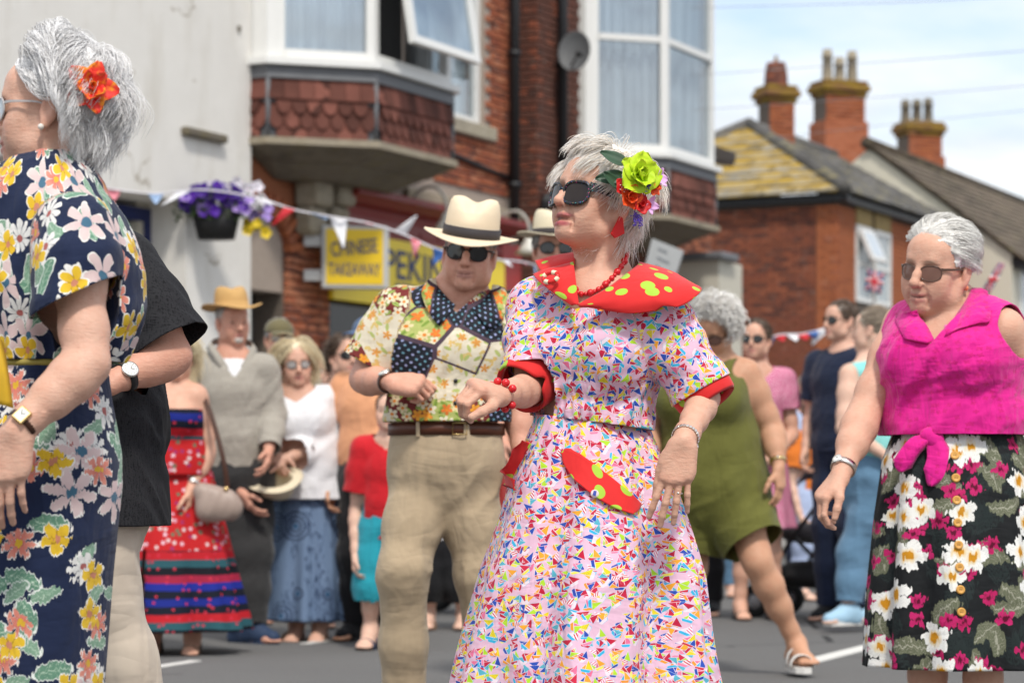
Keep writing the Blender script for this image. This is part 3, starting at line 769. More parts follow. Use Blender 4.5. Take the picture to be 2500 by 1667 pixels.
def blossom(root, name, c, nrm, rad, mat, rings=((5, 1.0, .25, 0), (5, .65, .7, .6)), up=(0, 0, 1), wid=1.0, ruf=.04, seed=0, tip=1.0, cup=.3):
    """flower of curved petals; rings: (petals, relative length, upward lean, phase)"""
    M = frame_n(nrm, up); V = []; F = []; rg = random.Random(seed)
    for (n, rl, lean, ph) in rings:
        for i in range(n):
            L = rad*rl*rg.uniform(.88, 1.1); g = petal(L, L*wid*rg.uniform(.85, 1.1), cup, lean*.3, tip, ruf=ruf, seed=rg.uniform(0, 6))
            a = R(lean*62+rg.uniform(-6, 6)); x = g[..., 0]*math.cos(a)-g[..., 2]*math.sin(a); z = g[..., 0]*math.sin(a)+g[..., 2]*math.cos(a)
            b = 2*math.pi*(i+ph)/n+rg.uniform(-.12, .12); q = np.stack([x*math.cos(b)-g[..., 1]*math.sin(b), x*math.sin(b)+g[..., 1]*math.cos(b), z], -1).reshape(-1, 3)
            o = len(V); V += list(c+q@M.T); F += grid_faces(6, 5, o)
    o = ob(name, np.array(V), F, mat, None, True, pat=None); thicken(o, .0006, 0); return under(o, root)
# ================================================================== street: road, pavement, terrace, far houses
PHI = R(27.0); DV = A(math.sin(PHI), math.cos(PHI), 0); NV = A(math.cos(PHI), -math.sin(PHI), 0); UP = A(0, 0, 1)
C1 = A((915-1250)/FPX*21.5, 21.5, 0); WALL0 = C1-NV*.94           # WALL0: foot of the terrace wall below the first bay's corner
class Face:
    def __init__(f, o, e, m): f.o = A(o[0], o[1], 0); f.e = unit(e); f.m = unit(m); f.M = np.stack([f.e, f.m, UP], 1)
    def P(f, a, b, z): return f.o+f.e*a+f.m*b+UP*z
    def a_px(f, px, b=0.0):
        q = f.o+f.m*b; k = (px-1250)/FPX; return (k*q[1]-q[0])/(f.e[0]-k*f.e[1])
    def z_py(f, py, a, b=0.0): return CAMH+(HOR-py)*(f.P(a, b, 0)[1])/FPX
    def box(f, mb, a0, a1, b0, b1, z0, z1, bev=0.0): return mb.box(f.P((a0+a1)/2, (b0+b1)/2, (z0+z1)/2), (abs(a1-a0), abs(b1-b0), abs(z1-z0)), f.M, bev)
WF = Face(WALL0, DV, NV)
# ---------------- materials
def asphalt():
    g = G('asphalt'); p = g.pos(); n = g.noise(p, 90, 5, .7); b = g.noise(p, .6, 4, .6); v = g.vor(p, 160, 1, dims='3D')
    col = g.mix((.085, .085, .086), (.165, .162, .158), g.ramp(n, [(.3, 0.), (.7, 1.)])); col = g.mix(col, (.15, .148, .145), g.ramp(b, [(.4, 0.), (.75, .5)])); col = g.mix(col, (.20, .195, .19), g.both(v['Distance'] < .25, g.sep(v['Color'])[0] > .8))
    cr_ = g.vor(g.map(p, 1.0), .55, 1, 'DISTANCE_TO_EDGE', '3D'); col = g.mix(col, (.035, .035, .036), g.both(cr_['Distance'] < .006, g.noise(p, .8, 2) > .5))
    g.bump(n+v['Distance']*.5, .6, .006); return g.set(col, .9, 0, .25)
def brickmat(name, cols, rough=.85):
    g = G(name); oi = g.n.new('ShaderNodeObjectInfo'); r = X(g, oi.outputs['Random']); p = g.pos(); c = g.pal(g.fr(r*7.13+g.noise(g.map(p, (3.1, 3.1, 13)), 1.0, 1)*.55), cols); n = g.noise(p, 22, 5, .65)
    col = g.mix(c, (.055, .040, .035), g.ramp(n, [(.48, 0.), (.80, .65)])); col = g.mix(col, (.42, .36, .30), g.ramp(g.noise(p, 9, 4), [(.60, 0.), (.85, .35)])); g.bump(n, .5, .006); return g.set(col, rough, 0, .25)
BRK = [(.30, .085, .040), (.36, .115, .055), (.24, .065, .035), (.40, .14, .07), (.16, .055, .035), (.33, .10, .05), (.44, .17, .09), (.20, .075, .05)]
M_BRICK = brickmat('terrace_brick', BRK); M_BRICK2 = brickmat('far_house_brick', [(.20, .064, .035), (.25, .076, .040), (.15, .053, .034), (.28, .088, .046), (.12, .045, .032), (.22, .068, .040)])
M_BRICKO = brickmat('orange_and_lit_brick', [(.33, .10, .042), (.38, .12, .05), (.28, .085, .04), (.36, .12, .06)]); M_BRICKD = brickmat('dark_brick', [(.16, .055, .035), (.22, .07, .04), (.11, .045, .032), (.26, .08, .045), (.08, .04, .032)])  # orange mix: quoins, arch, chimneys, and far front's warm light in colour
M_MORTAR = plain('mortar', (.34, .28, .235), .95, var=.25, sc=30); M_MORTD = plain('dark_mortar', (.13, .105, .085), .95, var=.3, sc=30)
M_UPVC = plain('white_upvc', (.72, .72, .70), .4, var=.04); M_LEAD = plain('lead_sheet', (.135, .14, .15), .55, var=.25, sc=9); M_BLACKPIPE = plain('black_paint', (.015, .015, .017), .45, var=.2)
def stone(name, c, moss=.4):
    g = G(name); p = g.pos(); n = g.noise(p, 14, 5, .65); col = g.mix(tuple(v*.6 for v in c), c, n); col = g.mix(col, (.16, .13, .04), g.ramp(g.noise(p, 5, 4, .6), [(.52, 0.), (.75, moss)])); col = g.mix(col, (.05, .045, .04), g.ramp(g.noise(p, 3.2, 4), [(.55, 0.), (.8, .6)])); g.bump(n, .5, .01); return g.set(col, .92, 0, .2)
M_STONE_ = stone('weathered_stone', (.38, .33, .25)); M_SILL = stone('buff_sill_stone', (.45, .40, .31), .2); M_CONC = stone('stained_concrete', (.19, .165, .13), .5)
def render_wall():
    g = G('white_render'); p = g.pos(); n = g.noise(p, 3.0, 5, .6); col = g.mix((.66, .635, .595), (.76, .74, .70), n)
    st = g.noise(g.map(p, (2.2, 2.2, .55)), 1.0, 5, .65); col = g.mix(col, (.50, .46, .39), g.ramp(st, [(.52, 0.), (.76, .6)])); wv = g.noise(p, 3.5, 4, .6, 'Color'); wa, wb, wc = g.sep(wv); px_, py_, pz_ = g.sep(p); cr_ = g.vor(g.comb(px_+wa*.5, py_+wb*.5, pz_+wc*.5), .75, 1, 'DISTANCE_TO_EDGE', '3D')
    col = g.mix(col, (.40, .36, .30), g.both(cr_['Distance'] < .006, g.noise(p, 1.1, 3) > .62)); sp = g.noise(p, 30, 4, .7); col = g.mix(col, (.36, .31, .24), g.ramp(sp, [(.66, 0.), (.78, .6)])); g.bump(g.noise(p, 60, 4)+n*2, .35, .01); return g.set(col, .9, 0, .2)
M_RENDER = render_wall(); M_CREAM = plain('cream_paint', (.52, .49, .41), .75, var=.05, sc=5)
def glassmat():
    g = G('window_glass'); t = g.n.new('ShaderNodeBsdfTransparent'); t.inputs[0].default_value = (.82, .86, .88, 1); gl = g.n.new('ShaderNodeBsdfGlossy'); gl.inputs['Roughness'].default_value = .02; gl.inputs[0].default_value = (.95, .97, 1, 1); mx = g.n.new('ShaderNodeMixShader'); mx.inputs[0].default_value = .20
    g.t.links.new(t.outputs[0], mx.inputs[1]); g.t.links.new(gl.outputs[0], mx.inputs[2]); g.t.links.new(mx.outputs[0], g.out.inputs[0]); return g.mat
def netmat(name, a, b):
    g = G(name); p = g.pos(); n = g.noise(g.map(p, (16, 16, .35)), 1.0, 3, .6); k = g.noise(g.map(p, (1.2, 1.2, 1.6)), 1.0, 2); return g.set(g.mix(g.mix(a, b, g.ramp(n, [(.35, 0.), (.62, 1.)])), tuple(v*.55 for v in a), g.ramp(k, [(.48, 0.), (.7, .8)])), .9, 0, .1)  # stretched noise puts fold shading into the curtain colour
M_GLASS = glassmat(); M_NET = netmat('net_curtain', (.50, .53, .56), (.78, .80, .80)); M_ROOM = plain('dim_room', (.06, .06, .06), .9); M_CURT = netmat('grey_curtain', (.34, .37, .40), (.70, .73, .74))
def tilemat(name, c, lich, amt):
    g = G(name); oi = g.n.new('ShaderNodeObjectInfo'); r = X(g, oi.outputs['Random']); p = g.pos(); n = g.noise(p, 16, 5, .65); col = g.mix(tuple(v*.45 for v in c), tuple(v*1.45 for v in c), g.fr(r*5.3+g.noise(p, 3, 2))); col = g.mix(col, tuple(v*.45 for v in c), g.ramp(n, [(.55, 0.), (.8, .7)]))
    if amt: col = g.mix(col, lich, g.ramp(g.noise(g.map(p, (2.2, 2.2, 9)), 1.0, 5, .7), [(.62-amt*.35, 0.), (.72-amt*.2, .9)])*(1.0 if amt < .7 else (g.fr((g.sep(p)[2]-5.15)*6.9)*1.6)))
    g.bump(n, .4, .006); return g.set(col, .85, 0, .25)
M_TILE = tilemat('clay_hanging_tile', (.145, .054, .040), (0, 0, 0), 0); M_SLATE = tilemat('grey_roof_tile', (.13, .125, .12), (.30, .26, .12), .25); M_LICHEN = tilemat('lichened_roof_tile', (.20, .185, .15), (.42, .27, .025), .72); M_BROWNROOF = tilemat('brown_roof_tile', (.105, .082, .06), (.2, .18, .1), .15)
M_REDP_ = plain('oxblood_paint', (.20, .018, .016), .45, var=.12); M_YEL = plain('yellow_sign', (.80, .60, .02), .4, var=.05); M_YEL2 = plain('sign_panel_yellow', (.72, .48, .008), .35, var=.05); M_NAVYT = plain('navy_lettering', (.015, .03, .13), .5); M_ALU = plain('sign_frame', (.45, .45, .44), .4)
# ---------------- ground
g_ = MB(); g_.add([(-400, -200, 0), (400, -200, 0), (400, 900, 0), (-400, 900, 0)], [[0, 1, 2, 3]]); struct(g_.build('road', asphalt()))
def strip_on_ground(name, face, a0, a1, b0, b1, z, mat, top=None):
    m = MB(); face.box(m, a0, a1, b0, b1, z, top or z+.004); return struct(m.build(name, mat))
m = MB(); WF.box(m, -14, 40, .0, 2.15, 0, .12); struct(m.build('pavement', plain('paving', (.26, .25, .235), .9, var=.2, sc=3)))
for i in range(30): m = MB(); WF.box(m, -8+i*.915, -8+i*.915+.905, 2.152, 2.30, 0, .128, .012); k_ = m.build('kerb_stone' if i == 0 else 'kerb_stone', stone('kerb_granite', (.30, .29, .27), .1) if i == 0 else bpy.data.materials['kerb_granite']); k_['kind'] = 'structure'
M_LINE = plain('road_paint', (.62, .61, .58), .8, var=.18, sc=14, bump=.3)
def mark(p0, p1, w):
    p0, p1 = np.asarray(p0), np.asarray(p1); d = unit(p1-p0); s = A(-d[1], d[0], 0)*w/2; m = MB(); m.prism([p0-s, p1-s, p1+s, p0+s], A(0, 0, .001), A(0, 0, .006)); return struct(m.build('road_marking', M_LINE))
def gnd(px, py): Y = FPX*CAMH/(py-HOR); return W(px, py, Y)
mark(gnd(350, 1634), gnd(478, 1614), .06); mark(gnd(745, 1572), gnd(912, 1546), .06); mark(gnd(1975, 1616), gnd(2190, 1562), .10); mark(gnd(1840, 1415), gnd(1930, 1402), .10); mark(gnd(2120, 1436), gnd(2240, 1418), .1)
# ---------------- pieces: many alike bricks or tiles as objects of their own, the rest joined
def pieces(root, name, mesh, mats, key=None, maxn=300, stuffname=None):
    mats = sorted(mats, key=key) if key else mats
    for M in mats[:maxn]:
        o = bpy.data.objects.new(name, mesh); COL.objects.link(o); o.parent = root; o.matrix_parent_inverse = Matrix.Translation(root.location).inverted(); o.matrix_basis = M
    if len(mats) > maxn:
        V = np.array([v.co for v in mesh.vertices]); F = [list(p.vertices) for p in mesh.polygons]; VV = []; FF = []
        for i, M in enumerate(mats[maxn:]): M_ = np.array(M); VV.append(V@M_[:3, :3].T+M_[:3, 3]); FF += [[j+i*len(V) for j in f] for f in F]
        o = ob(stuffname or name+'work', np.vstack(VV), FF, mesh.materials[0], None, False); under(o, root); o['kind'] = 'stuff'
def boxmesh(name, size, mat, bev=.006):
    m = MB(); m.box((0, 0, 0), size, None, bev); me = rawmesh(name, np.array(m.V), m.F, False); me.materials.append(mat); return me
def mat4(M, p): X_ = Matrix([list(r) for r in M]).to_4x4(); X_.translation = Vector(p); return X_
def brick_grid(face, a0, a1, z0, z1, b, skip=None, L=.225, H=.075, off=0.0):
    out = []; n = 0; z = z0+H/2
    while z < z1:
        a = a0-L*(.5 if n % 2 else 0)
        while a < a1:
            lo, hi = max(a, a0), min(a+L, a1)
            if hi-lo > .05 and not (skip and skip((lo+hi)/2, z)):
                X_ = mat4(face.M, face.P((lo+hi)/2, b+rnd.uniform(-.002, .003), z)); out.append(X_ @ Matrix.Diagonal((((hi-lo)-.011)/.214, 1, 1, 1)))
            a += L
        z += H; n += 1
    return out
BRK_ME = boxmesh('brick', (.214, .05, .064), M_BRICK); BRK_D = boxmesh('brick', (.214, .05, .064), M_BRICKD); BRK_2 = boxmesh('brick', (.214, .05, .064), M_BRICK2); BRK_O = boxmesh('brick', (.214, .05, .064), M_BRICKO)
near = lambda M: M.translation.y
# ================================================================== brick terrace house with shop and two bays
def terrace():
    F = WF; a = F.a_px; root = empty('brick_house', F.P(1.5, 0, 0), 'red brick terrace house with white bay windows and a takeaway shop below', 'house')
    aL, aR = a(560), a(1738); aw0, aw1 = a(1030), a(1184); zs = F.z_py(300, a(1150)); ztop = 9.2; zf = F.z_py(560, a(1280))   # window edges, sill, head of shop
    m = MB(); F.box(m, a(866), aR, -.30, -.012, zf-.30, zs); F.box(m, aL, a(866)-.001, -.30, -.012, zf+.55, zs); F.box(m, aL, aw0, -.30, -.012, zs, ztop); F.box(m, aw1, aR, -.30, -.012, zs, ztop); F.box(m, a(1262), aR, -.30, -.012, 0, zf+.55); F.box(m, aL, a(700), -.30, -.05, 2.55, zf+.55)
    m.build('wall', M_MORTAR, root)
    ap0, ap1 = a(1268), a(1372); pv = .22                                    # projecting pier between the two houses
    m = MB(); F.box(m, ap0+.012, ap1-.012, -.01, pv-.012, 0, ztop); m.build('pier', M_MORTD, root)
    B = brick_grid(F, a(1060), a(1262), zf+.30, 7.6, -.016, lambda x, z: aw0-.02 < x < aw1+.02 and z > zs-.12)
    B += brick_grid(F, ap1, aR, 1.2, zs-.2, -.016, None)
    pieces(root, 'brick', BRK_ME, B, near, 230, 'brickwork')
    PF = Face(F.P(0, pv, 0), DV, NV); PS = Face(F.P(ap0, 0, 0), NV, -DV)
    D_ = brick_grid(PF, ap0, ap1, 2.2, 7.6, -.016)+brick_grid(PS, 0, pv, 2.2, 7.6, -.016)
    pieces(root, 'brick', BRK_D, D_, near, 70, 'pier_brickwork')  # darker brick mix on both pier faces
    # wall window
    w = MB(); z1 = zs; fr_ = .075
    F.box(w, aw0, aw1, -.14, -.06, z1, z1+fr_); F.box(w, aw1-fr_, aw1, -.139, -.061, z1+fr_, ztop); F.box(w, aw0, aw0+fr_, -.139, -.061, z1+fr_, ztop); zm = F.z_py(62, a(1150)); F.box(w, aw0+fr_, aw1-fr_, -.138, -.062, zm-.035, zm+.035)
    wo = w.build('window', M_UPVC, root); p_ = MB(); F.box(p_, aw0+fr_, aw1-fr_, -.105, -.10, z1+fr_, zm-.035); p_.build('pane', M_GLASS, wo); p_ = MB(); F.box(p_, aw0+fr_, aw1-fr_, -.105, -.10, zm+.035, ztop); p_.build('pane', M_GLASS, wo)
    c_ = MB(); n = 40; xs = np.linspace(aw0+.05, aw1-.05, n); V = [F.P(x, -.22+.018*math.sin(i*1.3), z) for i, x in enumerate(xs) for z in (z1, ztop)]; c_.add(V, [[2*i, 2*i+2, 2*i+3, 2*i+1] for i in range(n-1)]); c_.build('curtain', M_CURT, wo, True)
    r_ = MB(); F.box(r_, aw0-.1, aw1+.02, -.9, -.88, z1-.1, ztop); r_.build('room', M_ROOM, wo)
    s_ = MB(); F.box(s_, aw0-.1, aw1+.16, -.12, .07, zs-.15, zs-.004, .012); s_.build('sill', M_SILL, root)
    # iron strap and stone string course above the shop
    m = MB(); zz = F.z_py(405, a(1150)); m.tube([F.P(a(1085), .03, F.z_py(372, a(1085))), F.P(a(1265), .03, F.z_py(448, a(1265)))], .025, 6); m.build('cable_conduit', M_BLACKPIPE, root, True)
    m = MB(); F.box(m, a(985), a(1262), 0, .06, zf+.02, zf+.16, .01); m.build('string_course', M_STONE_, root)
    for (px, b, y0, nm) in ((1256, .10, 545, 'drainpipe'), (1374, .30, 560, 'drainpipe')):
        x = a(px, b); m = MB(); m.tube([F.P(x, b, F.z_py(y0, x, b)), F.P(x, b, 9)], .055, 12)
        for z in (4.0, 5.4, 6.9): m.lathe([(.056, -.03), (.072, -.03), (.072, .03), (.056, .03)], 12, None, F.P(x, b, z))
        m.build(nm, M_BLACKPIPE, root, True)
    x = a(1256, .10); m = MB(); m.tube(cr([F.P(a(1258, .1), .10, F.z_py(545, x)), F.P(a(1285, .1), .13, F.z_py(560, x)), F.P(a(1318, .2), .22, F.z_py(535, x)), F.P(a(1330, .28), .30, F.z_py(480, x)), F.P(a(1374, .3), .30, F.z_py(460, x))], 20), .05, 10); m.build('pipe_bend', M_BLACKPIPE, root, True)
    # ---------------- shop
    a0, a1 = a(868, .3), a(1285, .3); zc = F.z_py(455, a0, .35)
    prof = [(0, -.10), (.10, -.10), (.12, -.02), (.22, .0), (.30, .05), (.34, .06), (.34, .12), (0, .14)]
    m = MB(); m.prism([F.P(a0, b, zc-.12+z) for b, z in prof], DV*0, DV*(a1-a0)); m.build('cornice', M_REDP_, root)
    zfr = F.z_py(590, a(980, .1), .1); m = MB(); F.box(m, a0, a1, .0, .10, zfr, zc-.222); m.build('frieze', M_REDP_, root)
    for i in range(9): b0 = a0+.1+i*(a1-a0-.2)/9; m = MB(); F.box(m, b0, b0+(a1-a0-.2)/9-.05, .1, .115, zfr+.06, zc-.28, .004); m.build('panel', M_REDP_, root)
    zb = F.z_py(748, a(955, .14), .14); ay0, ay1 = a(812, .14), a(1230, .14); m = MB(); F.box(m, ay0, ay1, .10, .15, zb, zfr-.003); fs = m.build('fascia_sign', M_YEL, root)
    def text(par, s, face, x, z, b, size, mat, squash=1.0, name='lettering', tilt=0.0, align='LEFT'):
        cu = bpy.data.curves.new(name, 'FONT'); cu.body = s; cu.size = size; cu.extrude = .004; cu.align_x = align; cu.offset = .004; o_ = bpy.data.objects.new(name, cu); COL.objects.link(o_)
        dg = bpy.context.evaluated_depsgraph_get(); me = bpy.data.meshes.new_from_object(o_.evaluated_get(dg)); bpy.data.objects.remove(o_); me.materials.append(mat); o2 = bpy.data.objects.new(name, me); COL.objects.link(o2)
        M = Matrix([list(r) for r in np.stack([face.e*squash, UP, face.m], 1)]).to_4x4() @ Matrix.Rotation(tilt, 4, 'Z'); M.translation = Vector(face.P(x, b, z)); o2.parent = par; o2.matrix_parent_inverse = Matrix.Identity(4) if par.parent else Matrix.Translation(par.location).inverted(); o2.matrix_basis = M; return o2
    zh = zfr-zb; text(fs, 'PEKING', F, a(935, .15), zb+zh*.42, .152, .40, M_NAVYT, 1.15); text(fs, 'RESTAURANT', F, a(965, .15), zb+zh*.22, .152, .13, M_NAVYT, 1.1); text(fs, 'TAKEAWAY', F, a(940, .15), zb+zh*.04, .152, .11, M_NAVYT, 1.0)
    # shop window and door below
    m = MB(); F.box(m, a(800), a(1225), -.6, -.58, 0, zb+.2); m.build('shop_interior', M_ROOM, root); m = MB(); F.box(m, a(808), a(1221), -.02, -.015, 0, zb+.1); m.build('shop_window', plain('dark_shop_glass', (.012, .012, .013), .12), root)  # near-black pane and back wall put the shop's dimness into colour
    m = MB(); F.box(m, a(1222, .1), a(1268, .1), .0, .12, 0, F.z_py(600, a(1250, .1))); m.build('door_post', plain('red_door_paint', (.34, .022, .018), .45), root); m = MB(); F.box(m, a(870), a(1222), -.05, .06, 0, .6); m.build('stall_riser', M_REDP_, root)
    # stone corbels at the head of the shop front
    for px in (782, 838):
        x = a(px, .2); m = MB()
        for (b1, z0, z1) in ((.34, 0, .16), (.27, -.24, -.002), (.20, -.50, -.242)): F.box(m, x-.14, x+.14, -.0, b1, F.z_py(440, x, .2)+z0, F.z_py(440, x, .2)+z1, .03)
        m.build('corbel', M_STONE_, root, False)
    # doorway with brick arch
    d0, d1 = a(585), a(702); zd = F.z_py(560, a(660)); m = MB(); F.box(m, d0, d1, -.42, -.36, 0, zd+.3); dr = m.build('door', plain('grey_door', (.055, .057, .060), .5), root)
    for (z0, z1) in ((1.45, 2.25), (.95, 1.32), (.15, .85)): m = MB(); F.box(m, d0+.42, d1-.22, -.36, -.345, z0, z1, .01); m.build('door_panel', plain('door_panel', (.085, .085, .085), .4), dr)
    ap = [F.P(d0+(d1-d0)*(.5-.5*math.cos(q)), -.005, zd-.18+.30*math.sin(q)) for q in np.linspace(0, math.pi, 15)]
    for i in range(14):
        p, q = ap[i], ap[i+1]; c0 = (p+q)/2; e_ = unit(q-p); nn = np.cross(e_, NV); nn = nn if nn[2] > 0 else -nn; m = MB(); m.box(c0+nn*.11, (.068, .09, .215), np.stack([e_, NV, nn], 1), .006); m.build('arch_brick', M_BRICKO, root)
    m = MB(); F.box(m, a(617), a(765), -.05, -.02, zd+.12, F.z_py(365, a(680))); m.build('tympanum', plain('terracotta_render', (.30, .105, .050), .85, var=.2, sc=12), root)
    pieces(root, 'brick', BRK_ME, brick_grid(F, a(702), a(806), .2, F.z_py(545, a(750)), -.03)+[], None, 120, 'jamb_brickwork'); m = MB(); F.box(m, a(700), a(808), -.42, -.045, 0, F.z_py(530, a(750))); m.build('jamb', M_MORTD, root)
    # ---------------- canted bays
    tl = MB(); prof_ = [(-.068, .10), (.068, .10), (.068, -.01), (.060, -.045), (.038, -.078), (0, -.092), (-.038, -.078), (-.060, -.045), (-.068, -.01)]
    tl.prism([A(x, 0, z) for x, z in prof_], A(0, -.006, 0), A(0, .006, 0)); t_me = rawmesh('tile', np.array(tl.V), tl.F, False); t_me.materials.append(M_TILE)
    tp = MB(); tp.box((0, 0, .005), (.136, .012, .19), None, .002); p_me = rawmesh('tile', np.array(tp.V), tp.F, False); p_me.materials.append(M_TILE)
    def bay(ac, front, cant, name, dark):
        """ac: position of the near front corner along the wall; front, cant: face lengths"""
        q = math.sqrt(.5); v1 = .94; v0 = v1-cant*q; pts = [(ac-cant*q, 0), (ac-cant*q, v0), (ac, v1), (ac+front, v1), (ac+front+cant*q, v0), (ac+front+cant*q, 0)]
        zt0, zt1, zl1 = F.z_py(345, F.a_px(915, .94), .94), F.z_py(203, F.a_px(915, .94), .94), F.z_py(164, F.a_px(915, .94), .94)
        b = bpy.data.objects.new(name, None); COL.objects.link(b); b.location = Vector(F.P(ac, .5, zt0)); under(b, root)
        def kid(o): o.parent = b; o.matrix_parent_inverse = Matrix.Translation(b.location).inverted(); return o
        def ring(mb, grow, z0, z1, g2=None):
            g2 = grow if g2 is None else g2; c = np.array([ac+front/2, .2]); 
            def ex(gw): return [F.P(*(np.array(p)+np.array([(-gw if p[0] < ac+front/2 else gw)*(1 if i not in (2, 3) else .45), 0 if i in (0, 5) else gw*(1 if i in (2, 3) else .45)])), 0) for i, p in enumerate(pts)]
            lo, hi = ex(grow), ex(g2); n = 6; mb.add([p+UP*z0 for p in lo]+[p+UP*z1 for p in hi], [list(range(n))[::-1], list(range(n, 2*n))]+[[i, (i+1) % n, n+(i+1) % n, n+i] for i in range(n)])
        m = MB(); ring(m, -.50, zt0-.30, zt0-.18, -.26); ring(m, -.24, zt0-.178, zt0-.07, .02); kid(m.build('bay_base', M_CONC, None)); m = MB(); ring(m, .06, zt0-.066, zt0-.006); kid(m.build('ledge', M_STONE_, None))
        m = MB(); ring(m, 0, zt0-.004, zl1); kid(m.build('core', M_LEAD, None)); m = MB(); ring(m, .035, zt1, zl1-.03, .022); kid(m.build('lead_flashing', M_LEAD, None)); m = MB(); ring(m, .085, zl1-.028, zl1+.03); kid(m.build('window_sill', M_UPVC, None))
        faces = []
        for i in range(4): p, r2 = np.array(pts[i]), np.array(pts[i+1]); P0, P1 = F.P(p[0], p[1], 0), F.P(r2[0], r2[1], 0); e_ = unit(P1-P0); faces.append((Face(P0, e_, A(e_[1], -e_[0], 0)), np.linalg.norm(P1-P0)))
        for fi, (f, L) in enumerate(faces[:4]):
            if L < .08: continue
            rows = 4; hh = (zt1-zt0)/rows; nt = max(1, round(L/.14)); w = L/nt; S_ = Matrix.Rotation(R(11), 4, 'X')
            for me, rr in ((p_me, (0, 3)), (t_me, (1, 2))):
                for r_ in rr:
                    for k in range(nt+(1 if r_ % 2 else 0)):
                        x = w*(k+.5)-(w*.5 if r_ % 2 else 0)
                        if x < w*.2 or x > L-w*.2: continue
                        o_ = bpy.data.objects.new('tile', me); COL.objects.link(o_); o_.matrix_basis = mat4(f.M, f.P(x, .016+.004*(r_ % 2), zt1-hh*(r_+.5))) @ S_ @ Matrix.Diagonal((w/.14, 1, hh/.095, 1)); kid(o_)
            if fi > 0: m = MB(); m.tube([f.P(0, .012, zt0), f.P(0, .012, zt1)], .022, 8); kid(m.build('hip_lead', M_LEAD, None, True))
        # windows on each face
        top = 8.6; zb_ = zl1+.03
        m = MB(); ring(m, -.42, zb_, top); kid(m.build('room', M_ROOM, None))
        for fi, (f, L) in enumerate(faces):
            m = MB(); pw = .075 if fi not in (0,) else L
            f.box(m, .0, pw, -.09, .012 if fi == 0 else .0, zb_, top)
            if fi == 0: kid(m.build('side_panel', M_UPVC, None)); continue
            off = .16 if fi == 1 else .075
            if fi == 1: f.box(m, .075, off, -.09, -.03, zb_, top)
            f.box(m, L-.075, L, -.09, .001, zb_, top); f.box(m, off, L-.075, -.088, -.002, zb_, zb_+.09); fo = kid(m.build('window', M_UPVC, None))
            zmid = zb_+1.28
            if fi == 2 and name == 'bay_window':        # top-hung casement standing open
                sm = MB(); hz = zb_+2.1; wv = L-.075-off; hgt = 1.95; an = R(9); eM = np.stack([f.e, f.m*math.cos(an)-UP*-math.sin(an)*-1, f.m*math.sin(an)*-1+UP*math.cos(an)], 1); piv = f.P(off+wv/2, .03, hz)
                dn = unit(f.m*math.sin(an)-UP*math.cos(an)); no = unit(f.m*math.cos(an)+UP*math.sin(an)); Mx = np.stack([f.e, no, -dn], 1)
                for (cx, cz, sx, sz) in ((-wv/2+.035, hgt/2, .07, hgt), (wv/2-.035, hgt/2, .07, hgt), (0, hgt-.035, wv-.142, .07)): sm.box(piv+f.e*cx+dn*cz, (sx, .055, sz), Mx)
                sa = kid(sm.build('open_casement', M_UPVC, None)); pm = MB(); pm.box(piv+dn*(hgt/2-.03), (wv-.14, .006, hgt-.08), Mx); kid(pm.build('pane', M_GLASS, None)); cm = MB(); cm.box(piv+dn*(hgt/2-.03)-no*.012, (wv-.14, .004, hgt-.08), Mx); kid(cm.build('pale_backing', M_NET, None)); continue  # pale sheet just behind the pane, in the net curtain colours
            sm = MB(); f.box(sm, off, L-.075, -.086, -.004, zmid-.035, zmid+.035)
            if name != 'bay_window' or fi == 3: kid(sm.build('transom', M_UPVC, None))
            pm = MB(); f.box(pm, off, L-.075, -.05, -.044, zb_+.09, top); kid(pm.build('pane', M_GLASS, None))
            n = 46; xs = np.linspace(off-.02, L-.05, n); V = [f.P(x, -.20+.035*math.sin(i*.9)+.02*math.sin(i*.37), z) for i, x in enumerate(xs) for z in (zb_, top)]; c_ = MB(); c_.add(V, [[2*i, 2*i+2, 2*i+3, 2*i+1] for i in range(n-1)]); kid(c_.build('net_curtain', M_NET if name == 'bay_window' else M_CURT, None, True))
        return b
    bay(F.a_px(915, .94), 1.42, .97, 'bay_window', 0); bay(F.a_px(1628, .94), 1.42, .97, 'second_bay', 1)
    m = MB(); F.box(m, a(1640), a(1765, .9), .0, .9, F.z_py(650, a(1650)), F.z_py(632, a(1650)), .02); m.build('porch_roof', M_LEAD, root); m = MB(); F.box(m, a(1665), a(1755, .8), .02, .8, 2.0, F.z_py(650, a(1650))-.003); m.build('porch', M_CREAM, root)
    return root
terrace()
